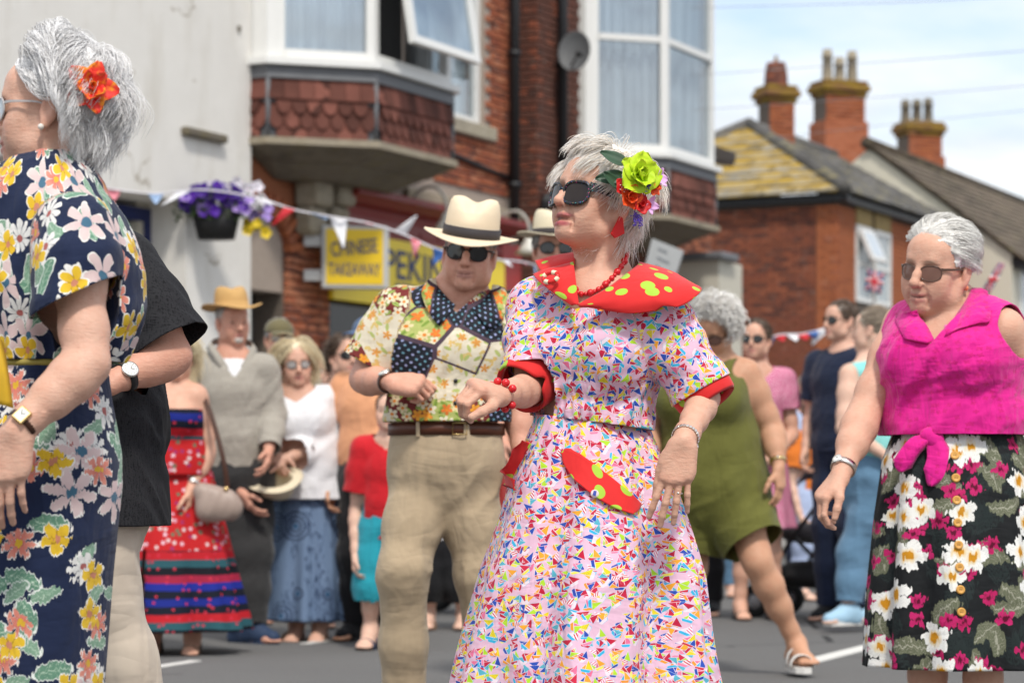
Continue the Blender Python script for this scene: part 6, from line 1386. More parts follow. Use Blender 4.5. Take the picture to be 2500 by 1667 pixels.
    for i in range(12):
        q = i*.52; m.sphere(fp(1524, 458, -.147)+A(math.cos(q)*.005*(1+i % 2), -.002, math.sin(q)*.005*(1+i % 2)), .0016, 6)
    m.build('stamens', plain('stamen', (.8, .7, .62), .6), root, True)
    blossom(root, 'red_flower', fp(1536, 482, -.132), nv+A(0, -.5, -.2), .031, M_ORP, ((5, 1, .3, 0), (5, .8, .7, .5), (3, .5, 1.0, .2)), wid=1.1, seed=5)
    blossom(root, 'red_flower', fp(1563, 500, -.125), nv+A(0, -.5, -.2), .024, M_REDP, ((5, 1, .3, 0), (4, .6, .8, .5)), wid=1.1, seed=6)
    blossom(root, 'orange_flower', fp(1590, 458, -.10), nv+A(.4, -.2, 0), .027, M_ORP, ((6, 1, .35, 0), (5, .7, .8, .5)), wid=.9, seed=7)
    blossom(root, 'lilac_flower', fp(1603, 436, -.08), nv+A(.8, 0, 0), .030, M_PINKP, ((5, 1, .4, 0),), wid=.9, seed=8); blossom(root, 'lilac_flower', fp(1582, 500, -.10), nv+A(.5, -.2, -.5), .027, M_PINKP, ((4, 1, .4, 0),), wid=.8, seed=9)
    for (a, b, dx, dz, sd) in ((1518, 432, -.055, -.004, 1), (1524, 398, -.04, .018, 2), (1520, 462, -.015, .012, 3)):
        c = fp(a, b, -.11); g_ = petal(.060, .034, .25, -.05, 1.0, 8, 7, .03, sd); M = np.stack([unit(A(dx, -.006, dz)), unit(np.cross(nv, A(dx, 0, dz))), unit(nv+A(0, -.6, 0))], 1)
        sheet(root, 'leaf', (c+g_.reshape(-1, 3)@M.T).reshape(g_.shape), M_LEAF, .0006)
    for (a, b, dx, dz) in ((1571, 474, .3, .5), (1552, 518, -.05, -1), (1558, 524, .15, -.9)):
        m = MB(); c = fp(a, b, -.125)
        for i in range(46):
            t = rnd.random(); o = unit(A(dx, 0, dz))*t*.03; m.sphere(c+o+A(rnd.gauss(0, .0035), rnd.gauss(0, .0035), rnd.gauss(0, .0035))*(1.2-t*.7), .0019, 5)
        m.build('lavender_sprig', M_LAV, root, True)
    return root
hero()
# ================================================================== prints
def navy_floral():
    g = G('navy_floral_print'); uv = g.attr('pat'); n = g.noise(g.obj(), 18, 3); col = g.mix((.006, .012, .040), (.010, .020, .062), n)
    wob = g.noise(uv, 28, 2, out='Color'); wx, wy, _ = g.sep(wob); ux, uy, uz = g.sep(uv); uv2 = g.comb(ux+(wx-.5)*.022, uy+(wy-.5)*.022)
    def lay(col, sc, seed, np_, rad, pinch, sharp, c1, c2, cen, pr, out=.05):
        x, y, a, b, c = cellpt(g, uv2, sc, .8, seed); d, r, th = flower(g, x, y, np_, rad, pinch, sharp); on = b > pr
        col = g.mix(col, (.78, .76, .72), g.both(d < out, on)); t = g.noise(uv, 160, 2)
        col = g.mix(col, g.mix(c1, c2, g.ramp(r, [(.0, 0.), (rad, 1.)])), g.both(d < 0, on)); col = g.mix(col, tuple(v*.55 for v in c1), g.both(d < -.02, on, g.abs(g.sin(th*np_*.5)) > .96))
        return g.mix(col, cen, g.both(r < rad*.22, on))
    def leaf(col, sc, seed, pr, c1, c2, L=.42, w=.19):
        x, y, a, b, c = cellpt(g, uv2, sc, .85, seed); e = g.sq((x/L)*(x/L)+(y/w+g.cos(x*4)*.35-.2)*(y/w+g.cos(x*4)*.35-.2)); on = b > pr
        col = g.mix(col, (.72, .75, .70), g.both(e < 1.12, on)); col = g.mix(col, g.mix(c1, c2, g.noise(uv, 90, 2)), g.both(e < 1, on))
        vein = g.either(g.abs(y/w+g.cos(x*4)*.35-.2) < .05, g.abs(g.sin(x*26+g.abs(y)*18)) < .12); return g.mix(col, (.45, .58, .45), g.both(e < .92, on, vein))
    col = leaf(col, 11.5, 1.3, .58, (.08, .20, .13), (.16, .30, .21)); col = leaf(col, 12.5, 5.9, .62, (.13, .28, .18), (.25, .36, .27), .36, .16)
    col = lay(col, 13.5, 2.7, 9, .44, .10, .55, (.62, .62, .60), (.74, .72, .69), (.35, .10, .09), .74, .02)
    col = lay(col, 10.5, 9.1, 6, .50, .14, 1.0, (.58, .42, .42), (.66, .52, .50), (.05, .13, .20), .70, .03)
    col = lay(col, 13.5, 14.4, 7, .42, .18, .7, (.55, .13, .10), (.68, .27, .20), (.62, .38, .03), .74, .04)
    col = lay(col, 14.5, 21.0, 5, .44, .40, .8, (.62, .37, .02), (.72, .48, .03), (.50, .20, .12), .66, .04)
    g.folds(.5, .9); return g.set(col, .8, 0, .25, Sheen_Weight=.1)
def patch_print():
    g = G('patchwork_shirt_print'); uv = g.attr('pat'); ux, uy, _ = g.sep(uv); q = g.map(uv, 1.0, (.31, .12, 0), (0, 0, .5)); v = g.vor(q, 8.6, 1.0); e = g.vor(q, 8.6, 1.0, 'DISTANCE_TO_EDGE'); r, gg, b = g.sep(v['Color'])
    n = g.noise(uv, 60, 2); x, y, a1, b1, c1 = cellpt(g, uv, 26, .8, 4.0); d, rr, th = flower(g, x, y, 5, .48, .35, .8); x2, y2, a2, b2, c2 = cellpt(g, uv, 30, .9, 9.0); el = g.sq((x2/.46)*(x2/.46)+(y2/.2)*(y2/.2))
    def fl(base, leafc, pet):
        c = g.mix(base, leafc, el < 1); c = g.mix(c, (.10, .16, .03), g.both(el < 1, g.abs(y2) < .03)); c = g.mix(c, g.pal(c1, pet), d < 0); return g.mix(c, (.70, .22, .02), rr < .13)
    maroon = fl((.17, .022, .020), (.33, .42, .10), [(.72, .60, .38), (.75, .68, .50), (.72, .30, .03), (.70, .58, .35)])
    cream = g.mix((.66, .58, .42), (.72, .66, .54), n); cream = g.mix(cream, g.mix((.50, .52, .20), (.75, .40, .12), g.noise(uv, 45, 2)), g.both(g.noise(uv, 38, 4) > .52, 1.0*(d < .02))); cream = g.mix(cream, (.40, .45, .14), g.both(el < .8, b2 > .45)); cream = g.mix(cream, (.62, .26, .05), g.both(d < -.12, c1 > .6))
    gx = g.fr((ux*.82+uy*.57)*58)-.5; gy = g.fr((uy*.82-ux*.57)*58)-.5; dot = g.sq(gx*gx+gy*gy) < .22
    dots = g.mix((.008, .010, .018), g.pal(g.noise(uv, 55, 0), [(.18, .24, .42), (.12, .28, .36), (.30, .33, .55), (.18, .24, .42)]), dot)
    green = fl((.42, .46, .14), (.25, .36, .06), [(.74, .62, .34), (.70, .18, .03), (.75, .68, .5)])
    purple = g.mix((.055, .030, .050), (.085, .055, .075), g.noise(uv, 300, 2))
    col = g.mix(maroon, cream, r > .34); col = g.mix(col, dots, r > .55); col = g.mix(col, green, r > .80); col = g.mix(col, maroon, gg > .66)
    col = g.mix(col, purple, g.both(e['Distance'] < .06, b > .72))
    g.folds(.5, 1.0); return g.set(col, .72, 0, .3)
def hibiscus_print():
    g = G('black_hibiscus_print'); uv = g.attr('pat'); col = g.mix((.004, .005, .006), (.010, .012, .014), g.noise(g.obj(), 15, 2)); wob = g.noise(uv, 26, 2, out='Color'); wx, wy, _ = g.sep(wob); ux, uy, _ = g.sep(uv); uv2 = g.comb(ux+(wx-.5)*.034, uy+(wy-.5)*.034)
    for (sc, seed, pr) in ((8.5, 1.0, .2), (9.5, 6.0, .3)):          # palm fronds
        x, y, a, b, c = cellpt(g, uv2, sc, .9, seed); e = g.sq((x/.55)*(x/.55)+(y/.30)*(y/.30)); fr_ = g.abs(g.sin((x*1.0+g.abs(y)*1.6)*22)) > .45; col = g.mix(col, (.014, .022, .022), g.both(e < 1, fr_, b > pr))
    for (sc, seed, pr) in ((9.0, 12.0, .25), (10.0, 17.0, .4)):       # broad leaves
        x, y, a, b, c = cellpt(g, uv2, sc, .9, seed); yy = y+x*x*.6; e = g.sq((x/.45)*(x/.45)+(yy/.20)*(yy/.20)); t = g.noise(uv, 120, 2); on = b > pr
        col = g.mix(col, g.mix((.075, .085, .045), (.17, .18, .12), t), g.both(e < 1, on)); vein = g.either(g.abs(yy) < .018, g.abs(g.sin((x+g.abs(yy)*.8)*34)) < .16); col = g.mix(col, (.32, .32, .25), g.both(e < .9, on, vein))
    def fl(col, sc, seed, n, rad, pinch, sharp, c1, c2, cen, pr):
        x, y, a, b, c = cellpt(g, uv2, sc, .8, seed); d, r, th = flower(g, x, y, n, rad, pinch, sharp); on = b > pr
        k = g.ramp(r, [(rad*.16, 0.), (rad*.5, 1.)]); pc = g.mix(c1, c2, k); pc = g.mix(pc, tuple(v*.6 for v in c2), g.both(g.abs(g.sin(th*n*2.5)) < .12, r > rad*.25)); col = g.mix(col, pc, g.both(d < 0, on)); return g.mix(col, cen, g.both(r < rad*.26, on))
    col = fl(col, 14.5, 31.0, 5, .36, .25, .6, (.25, .004, .05), (.46, .012, .11), (.10, 0, .02), .62); col = fl(col, 17.0, 37.0, 4, .40, .2, .5, (.30, .004, .06), (.50, .015, .13), (.10, 0, .02), .7)
    col = fl(col, 10.0, 24.0, 5, .46, .50, .7, (.72, .45, .06), (.78, .78, .75), (.55, .24, .01), .5); col = fl(col, 11.5, 44.0, 5, .44, .50, .7, (.72, .5, .12), (.74, .74, .70), (.50, .22, .01), .72)
    g.folds(.6, .8); return g.set(col, .75, 0, .25)
def pinkshirt():
    g = G('magenta_cotton'); o = g.obj(); uv = g.attr('pat'); n = g.noise(o, 14, 3); col = g.mix((.66, .005, .22), (.78, .012, .30), n); x, y, a, b, c = cellpt(g, uv, 55, .7, 3.0); d, r, th = flower(g, x, y, 4, .36, .3, .7)
    col = g.mix(col, (.62, .006, .19), g.both(d < 0, b > .5)); x2, y2, *_ = cellpt(g, uv, 260, .6, 1.0); h = g.noise(o, 900, 2)+g.both(d < 0, b > .35)*.8
    g.folds(.75, 1.0); return g.set(col, .72, 0, .25, Sheen_Weight=.2)
M_NAVY = navy_floral(); M_PATCH = patch_print(); M_HIB = hibiscus_print(); M_PINK = pinkshirt()
M_KHAKI = cloth('khaki_cotton', (.42, .325, .215), var=.06); M_STONE = cloth('stone_cotton', (.56, .48, .39), var=.05); M_TAUPE = plain('taupe_leather', (.33, .25, .21), .5)
_g = G('black_linen'); _o = _g.obj(); _n = _g.noise(_g.map(_o, (300, 300, 40)), 1, 2)+_g.noise(_g.map(_o, (40, 300, 300)), 1, 2); _g.bump(_n, .4, .002); M_BLACKLIN = _g.set(_g.mix((.004, .004, .006), (.018, .018, .021), _g.ramp(_n, [(.8, 0.), (1.25, 1.)])), .8, 0, .25)
M_OLIVE = cloth('olive_jersey', (.125, .125, .028), var=.06, sheen=.1); M_STRAWHAT = plain('cream_panama', (.76, .62, .44), .75, var=.05, bump=.3, bsc=500); M_BAND = plain('dark_hatband', (.040, .034, .036), .7); M_WHITE = plain('white_leather', (.72, .70, .66), .55)
GREY = [(.70, .69, .69), (.84, .83, .83), (.93, .92, .92), (.98, .97, .97)]; WHITEH = [(.72, .68, .62), (.90, .88, .84), (.97, .96, .94)]
# ================================================================== woman in the navy floral dress (left edge)
def navy_woman():
    Y = 4.7; H = lambda px, py, dy=0.0: W(px, py, Y+dy)
    face = dict(nose=1.0, jaw=.95, fat=.0)
    c = figure('grey haired woman in navy floral dress with orange flower at the left edge', Y, (126, 268, 0), (95, 0, 0), [(140, 560, .16), (180, 575, -.16)], [(120, 800, .22), (214, 888, -.24)], [(-60, 960, .15), (38, 1052, -.30)], (95, 1030, 0), [(40, 1330, .07), (70, 1340, -.06)], [(60, 1700, .07), (80, 1730, -.06)],
               tone='fair', cw=.138, ct=.12, ww=.115, wt=.10, hw=.135, ht=.12, h=.0065, face=face, nb=(122, 462, 0), torso_yaw=94, neck=.052, hands=[{}, dict(d=A(-.18, .05, -.97), pn=A(.2, .95, 0), t=A(-.9, 0, -.2), curl=((12, 18, 12),)*4)], lum=.98, hf=.004, armfat=1.0)
    s = SDF(); T = Fr(H(120, 640), 94)
    s.ecap(H(105, 520), H(120, 640), T.R, (.150, .115), (.160, .160), .05); s.ecap(H(120, 640), H(128, 745), T.R, (.160, .160), (.155, .158), .05); s.ecap(H(128, 745), H(105, 880), T.R, (.155, .158), (.125, .120), .06)
    s.ecap(H(105, 880), H(105, 935), T.R, (.125, .120), (.128, .118), .04)
    for q in (c.RS, c.LS): s.cap(H(112, 468), q, .065, .062, .06)
    SE = H(187, 765, -.215); s.chain([c.LS+A(.01, -.01, .0), H(188, 650, -.195), SE], [.068, .074, .082], .03); s.chain([c.RS, c.RE], [.07, .08], .05)
    fn = Fr(H(112, 440), 94)
    def neck(V): L = fn.loc(V); r = np.sqrt((L[:, 0]/.085)**2+((L[:, 1]-.03)/.10)**2)-1; return np.maximum(r*.07, -(L[:, 2]+.06-L[:, 1]*.5))
    def wr(V, N): L = T.loc(V); o = .007*(1-np.abs(fbm(np.stack([L[:, 0]*7, (L[:, 1]+L[:, 2]*.6)*15, (L[:, 2]-L[:, 1]*.5)*6], 1), 2, 3))*2.2); return o+.006*np.sin(np.arctan2(L[:, 0], L[:, 1])*22+2*fbm(V*12, 2, 5))*np.exp(-((V[:, 2]-H(0, 880)[2])/.07)**2)
    sp0 = H(192, 722, -.21); sd0 = unit(A(.44, .02, -.9)); sa0 = unit(SE-c.LS)
    def slcut(V): q = V-sp0; r_ = np.linalg.norm(q-np.outer(q@sa0, sa0), axis=1); return np.where((r_ < .105) & (V[:, 1] < sp0[1]+.035), -(q@sd0), .02)
    CH = [([H(112, 440), H(105, 900)], .23), ([c.LS, SE], .098), ([c.RS, c.RE], .08)]
    garment(c.root, 'bodice', s, .0065, M_NAVY, [slcut, neck, lambda V: V[:, 2]-H(0, 885)[2]], CH, disp=wr, thick=.003)
    skirt(c.root, 'skirt', M_NAVY, H(105, 880), A(H(62, 0)[0], Y, .25), .122, .162, nf=6, famp=.06, nth=240, nz=90, seed=4, prof=[(0, 0), (.10, .35), (.22, .9), (.30, 1), (.5, .75), (1, .35)], flat=1.12)
    m = MB(); m.tube([H(105, 893)+A(.124*math.cos(q), .137*math.sin(q), 0) for q in np.linspace(0, 2*math.pi, 50, endpoint=False)], .007, 6, closed=True); m.build('belt', plain('olive_belt', (.30, .24, .05), .6), c.root, True)
    # collar
    C_ = lambda *p: [H(*q) for q in p]
    sheet(c.root, 'collar', np.array([cr(C_((60, 520, -.10), (95, 455, -.10), (138, 415, -.075), (170, 402, -.02), (175, 398, .05)), 18), cr(C_((80, 540, -.125), (125, 475, -.13), (165, 430, -.10), (192, 412, -.03), (195, 405, .05)), 18), cr(C_((95, 560, -.135), (150, 500, -.145), (188, 455, -.115), (206, 432, -.04), (205, 425, .05)), 18)]), M_NAVY, .003)
    # yellow scarf end
    sheet(c.root, 'scarf', np.array([cr(C_((-60, 780, -.30), (-30, 900, -.32), (-20, 985, -.32)), 10), cr(C_((-20, 790, -.31), (4, 900, -.34), (12, 990, -.34)), 10), cr(C_((6, 835, -.30), (18, 900, -.32), (32, 996, -.32)), 10)]), plain('mustard_cloth', (.55, .33, .015), .75, var=.15, sc=40), .003)
    watch(c.root, c.LW, c.LE, M_LEATHER, M_GOLD, .022, .030, (-.1, -1, .25), sq=True)
    m = MB(); m.sphere(c.f.pt(-.088, -.004, -.046), .0062, 12); m.build('earring', plain('pearl', (.75, .70, .64), .2, spec=.6), c.root, True)
    glasses(c.root, c.f, 1.0, (.026, .021), plain('clear_frame', (.42, .40, .40), .3), plain('clear_lens', (.35, .33, .32), .05), fr=.0018, name='glasses', temple_h=.0028)
    line = [(-.16, -.10), (-.06, -.09), (-.038, -.03), (-.030, .03), (.02, .038), (.045, .06), (.062, .082), (.12, .09)]
    hairdo(c.root, c.f, 'long', GREY, n=10000, length=.22, seed=5, lift=.26, grav=.85, rad=.00062, cap_r=(.085, .106, .100), cap_c=(0, -.020, .034), line=line, pts=17, clump=110, wave=1.15, wfreq=50, spread=.7, wind=(-.05, 0, 0), fx=lambda p: np.outer(np.interp(p[:, 1], [-.08, -.03, .05], [.0, 1.2, 2.0]), A(0, -1, .25)), lenf=lambda p: np.interp(p[:, 2], [-.08, -.02, .06, .13], [.55, .72, .95, 1.1]))
    g = G('orange_red_petal'); v = g.attr('pat'); n = g.noise(g.obj(), 70, 3); M_FLW = g.set(g.mix((.78, .030, .025), (.85, .26, .012), g.ramp(n, [(.45, 0.), (.62, 1.)])), .55, 0, .3, Subsurface_Weight=.1)
    blossom(c.root, 'hair_flower', H(222, 215, -.10), A(.35, -1, .12), .052, M_FLW, ((5, 1.05, .12, 0), (5, .8, .5, .5), (3, .5, .9, .2)), wid=.85, ruf=.10, seed=12)
navy_woman()
# ================================================================== man in black shirt behind her
def black_shirt_man():
    Y = 5.75; H = lambda px, py, dy=0.0: W(px, py, Y+dy)
    c = figure('man in black linen shirt and stone trousers with wristwatch, behind the navy floral dress', Y, (-35, 395, .0), (92, -6, 0), [(120, 640, .22), (300, 660, -.10)], [(60, 850, .25), (420, 868, -.14)], [(60, 980, .1), (285, 930, -.24)], (215, 1180, .02), [(140, 1440, .12), (236, 1470, -.05)], [(100, 1790, .14), (335, 1760, -.02)],
               tone='red', cw=.20, ct=.14, ww=.18, wt=.15, hw=.17, ht=.14, h=.0075, nb=(120, 560, .02), torso_yaw=92, neck=.062, hands=[{}, dict(d=A(-.95, -.05, -.1), pn=A(0, .6, -.7), t=A(0, -.5, .8), curl=((45, 50, 30),)*4)], armfat=1.12, lum=1.0)
    shirt(c, M_BLACKLIN, 'shirt', slv=(.8, .90), ease=.02, sr=.088, hem=.10, h=.0075, wr_amp=.010, wr_f=13, flare=.03, sleeve_flare=.012, neck_r=.085, seed=5)
    trousers(c, M_STONE, r=(.115, .092, .082), h=.0085, ease=.02, wr_amp=.009)
    watch(c.root, c.LW, c.LE, plain('black_strap', (.015, .015, .016), .5), M_SILVER, .026, .0335, (0, -1, .2), .0195)
    hairdo(c.root, c.f, 'short', [(.3, .28, .26), (.5, .48, .46)], n=900, length=.03, seed=3, lift=.2)
    for i in (0, 1): shoe(c, i, plain('brown_shoe', (.06, .035, .02), .5), M_BLACK)
black_shirt_man()
# ================================================================== man in patchwork shirt and panama hat
def hat_man():
    Y = 7.6
    c = figure('man in patchwork print shirt, cream panama hat and khaki trousers behind the pink dress', Y, (1146, 615, -.02), (4, -4, -6), [(972, 762, .03), (1226, 784, .03)], [(888, 925, .05), (1262, 962, .10)], [(955, 934, -.16), (1272, 1110, .02)], (1088, 1130, .03), [(985, 1392, -.06), (1175, 1400, .02)], [(985, 1745, .05), (1200, 1750, .12)],
               tone='red', cw=.186, ct=.12, ww=.160, wt=.12, hw=.150, ht=.115, k=1.0, h=.0085, face=dict(nose=1.15, jaw=1.06, fat=.3, chin=1.1), nb=(1120, 712, .03), torso_yaw=2, neck=.064, lip=(.36, .17, .14), brow=(.25, .2, .17), hands=[dict(d=A(.90, -.25, -.08), pn=A(.15, .75, -.6), t=A(.2, -.45, .85), curl=((62, 72, 45),)*4, thumb=((.8, .35, .5), (.85, .05, .6), (.8, -.2, .6)), k=1.05), {}], armfat=1.12, hf=.0042, lum=1.08)
    def placket(V, L): return .004*(np.abs(L[:, 0]+.01) < .018)*(L[:, 1] > 0)
    shirt(c, M_PATCH, 'shirt', slv=(.78, .78), ease=.020, sr=.080, hem_z=W(0, 1030, Y)[2], h=.0075, wr_amp=.009, wr_f=12, neck_r=.080, vneck=.075, sleeve_flare=.014, seed=2, disp=placket)
    H = lambda px, py, dy=0.0: W(px, py, Y+dy); C_ = lambda *p: [H(*q) for q in p]
    collar(c, [[(1112, 748), (1092, 728), (1070, 700), (1066, 680)], [(1098, 772), (1070, 745), (1048, 712), (1050, 690)], [(1074, 800), (1050, 770), (1032, 726), (1040, 702)]], M_PATCH)
    collar(c, [[(1150, 756), (1176, 738), (1196, 712), (1200, 694)], [(1172, 786), (1200, 756), (1216, 726), (1214, 706)], [(1190, 812), (1226, 780), (1236, 738), (1228, 716)]], M_PATCH)
    trousers(c, M_KHAKI, r=(.090, .073, .067), h=.0085, ease=.016, wr_amp=.009, top=W(1090, 1036, Y+.03), seed=8)
    m = MB(); th = np.linspace(0, 2*math.pi, 40); bz = H(1090, 1046, .03)
    sheet(c.root, 'belt', np.array([[bz+A(.183*math.cos(q), .142*math.sin(q), z+.192*math.cos(q)*.0) for q in th] for z in (-.022, .016)]), plain('chestnut_leather', (.085, .026, .012), .42, var=.2), .004)
    for x_ in (-.085, .062): m = MB(); m.box(bz+A(x_, -.134, -.004), (.012, .006, .05), None, .002); m.build('belt_loop', M_KHAKI, c.root)
    m = MB(); b0 = bz+A(.045, -.148, -.003); m.tube([b0+A(a, 0, b) for a, b in ((-.022, -.018), (.022, -.018), (.022, .018), (-.022, .018))], .0028, 6, closed=True); m.build('buckle', M_GOLD, c.root, True)
    gl = plain('black_frame', (.012, .011, .011), .25); glasses(c.root, c.f, 1.0, (.0275, .0235), gl, M_DKLENS, fr=.0022, wide=.035, y=.100, z=-.004)
    hf_ = Fr(c.f.pt(0, -.006, .044), 4, -9, -8); hat(c.root, hf_.o, hf_.M, M_STRAWHAT, brim=.150, crown=.086, hgt=.125, band=M_BAND, up=.012, front=-.012, pinch=.012, oval=1.18, dent=.034, bandh=.036)
    hairdo(c.root, c.f, 'short', [(.35, .33, .31), (.55, .53, .5)], n=1000, length=.022, seed=3, lift=.15, rad=.0009, line=[(-.14, -.05), (-.05, -.05), (-.03, -.005), (.03, .0), (.045, .05), (.08, .09)])
    watch(c.root, c.RW, c.RE, M_LEATHER, M_SILVER, .022, .033, (-.25, -.55, .85), .019)
    for (a, b) in ((1112, 930), (1111, 985)): p, n = onto(c.shirt_sdf, a, b, 7.2, 7.7, .012); m = MB(); m.lathe([(0, .003), (.006, .003), (.007, 0)], 12, frame_n(n), p); m.build('button', M_BLACK, c.root, True)
    for i in (0, 1): shoe(c, i, plain('brown_shoe', (.06, .035, .02), .5), M_BLACK)
hat_man()
# ================================================================== woman in magenta shirt and hibiscus skirt
def pink_woman():
    Y = 6.75; H = lambda px, py, dy=0.0: W(px, py, Y+dy); C_ = lambda *p: [H(*q) for q in p]
    c = figure('woman in knotted magenta sleeveless shirt and black hibiscus skirt at the right edge', Y, (2288, 652, -.03), (41, -7, -8), [(2208, 795, .10), (2448, 806, -.10)], [(2110, 1010, .0), (2560, 985, .02)], [(2052, 1160, -.14), (2610, 1150, -.05)], (2330, 1130, 0), [(2270, 1420, .0), (2400, 1420, -.05)], [(2260, 1835, .08), (2400, 1850, .02)],
               tone='warm', cw=.172, ct=.13, ww=.165, wt=.13, hw=.180, ht=.15, k=1.06, h=.0075, face=dict(nose=1.1, jaw=1.06, fat=.55, chin=1.05, mouth=.002), nb=(2330, 758, .05), torso_yaw=27, neck=.057, bust=1.15, lip=(.48, .20, .17), hands=[dict(d=A(-.62, -.25, -.72), pn=A(.35, .15, -.75), t=A(.35, -.85, -.2), curl=((32, 40, 25), (40, 45, 28), (46, 48, 30), (50, 50, 30)), thumb=((.75, .45, .3), (.9, .1, .4), (.85, -.1, .5)), k=1.0), {}], armfat=1.1, hf=.0042)
    fr = np.stack([c.right, c.fwd, c.up], 1)
    def dimple(V, L): return .006*(1-np.abs(fbm(np.stack([L[:, 0]*5, L[:, 1]*7, (L[:, 2]+L[:, 0]*.15)*26], 1), 2, 31))*2.2)*np.exp(-((L[:, 2]+.16)/.10)**2)+.0035*(np.abs(L[:, 0]-.0) < .016)*(L[:, 1] > .03)
    shirt(c, M_PINK, 'shirt', slv=(0, 0), ease=.016, hem_z=H(0, 1062)[2], h=.0075, wr_amp=.014, wr_f=12, neck_r=.085, vneck=.105, seed=14, disp=dimple)
    collar(c, [[(2284, 836), (2264, 798), (2246, 772), (2240, 756)], [(2262, 842), (2238, 804), (2220, 778), (2222, 760)], [(2214, 834), (2202, 810), (2196, 786), (2206, 766)]], M_PINK)
    collar(c, [[(2292, 838), (2328, 782), (2358, 736), (2370, 706)], [(2312, 826), (2360, 796), (2388, 752), (2390, 712)], [(2320, 818), (2384, 800), (2420, 786), (2408, 724)]], M_PINK)
    # knot and tails
    k0, n0 = onto(c.shirt_sdf, 2276, 1062, 6.2, 6.8, .012); s = SDF(); s.ell(k0, A(.032, .016, .024), None, .015); s.ell(k0+A(.016, -.004, -.018), A(.022, .013, .020), None, .015)
    V, F = s.mesh(.006); under(ob('knot', V, F, M_PINK, None, True, pat=V[:, [0, 2]]), c.root)
    for pts, wd in (([(0, 0, 0), (.020, -.012, -.05), (.012, -.018, -.10), (-.006, -.015, -.138)], .034), ([(-.01, .0, -.01), (-.045, -.005, -.03), (-.075, .0, -.075), (-.082, .005, -.10)], .026)):
        P = k0+cr(np.array(pts), 14); t = np.linspace(0, 1, 14); T = np.gradient(P, axis=0); sd = np.cross(T, A(0, -1, 0)); sd /= np.linalg.norm(sd, axis=1)[:, None]; w = wd*np.interp(t, [0, .25, .7, 1], [.45, .9, 1.05, .15])
        sheet(c.root, 'knot_tail', np.array([P+sd*(w*v)[:, None]+A(0, -.010, 0)*(1-v*v)+A(0, .004, 0)*math.sin(3*v) for v in np.linspace(-1, 1, 7)]), M_PINK, .002)
    sk = skirt(c.root, 'skirt', M_HIB, H(2335, 1058, .01), A(H(2335, 0)[0], Y, .315), .178, .258, nf=9, famp=.10, nth=300, nz=90, seed=22, prof=[(0, 0), (.12, .35), (.35, .62), (.7, .9), (1, 1)], flat=.86, fpow=.75)
    b = bvh(sk); gb = plain('wooden_button', (.62, .32, .07), .5, var=.15, sc=300)
    for i in range(8):
        p, n = hit(b, 2331+i*2.2, 1112+i*54.5, .002); M = frame_n(n); m = MB(); m.lathe([(0, .003), (.006, .003), (.0085, .005), (.0118, .004), (.0125, 0)], 20, M, p); bt = m.build('button', gb, c.root, True)
        m = MB()
        for (u, v) in ((-.0025, 0), (.0025, 0)): m.lathe([(0, .0042), (.0013, .0042), (.0013, .002)], 8, M, p+M[:, 0]*u)
        m.build('hole', M_LEATHER, bt)
    p, n = onto(c.shirt_sdf, 2312, 801, 6.2, 6.8, .008); m = MB(); m.lathe([(0, .002), (.005, .0025), (.006, 0)], 14, frame_n(n), p); m.build('button', plain('pink_button', (.75, .2, .4), .3), c.root, True)
    watch(c.root, c.RW, c.RE, M_SILVER, M_SILVER, .03, .034, (-.6, -.6, .5), .014)
    glasses(c.root, c.f, 1.02, (.0275, .0205), plain('brown_wire', (.10, .06, .045), .3), plain('tinted_lens', (.20, .11, .085), .08), cat=.004, fr=.0017, name='glasses', wide=.034, y=.100, z=-.010, temple_h=.004)
    hairdo(c.root, c.f, 'back', [(.62, .60, .56), (.82, .80, .76), (.94, .93, .90)], n=5200, length=.14, seed=6, lift=.16, grav=.0, rad=.0006, whorl=(0, -.115, .01), cap_r=(.081, .101, .092), pts=10, spread=.7, k=1.06, line=[(-.14, -.07), (-.05, -.06), (-.03, -.005), (.0, .004), (.02, .006), (.04, .034), (.056, .064), (.12, .080)], jitter=.2, wave=.3, wfreq=40, clump=90)
    s = SDF(); s.ell(c.f.pt(0, -.125, .015), A(.036, .034, .036), c.f.M); V, F = s.mesh(.005); V = V+vnormals(V, F)*(.004*fbm(V*90, 2))[:, None]; under(ob('hair_bun', V, F, hairmat('hair_strands'), None, True, np.tile(A(.62, .60, .56), (len(V), 1))), c.root)
    m = MB(); m.sphere(c.f.pt(-.083, -.02, -.052), .008, 10); m.build('earring', plain('coral_earring', (.75, .25, .12), .4), c.root, True)
pink_woman()
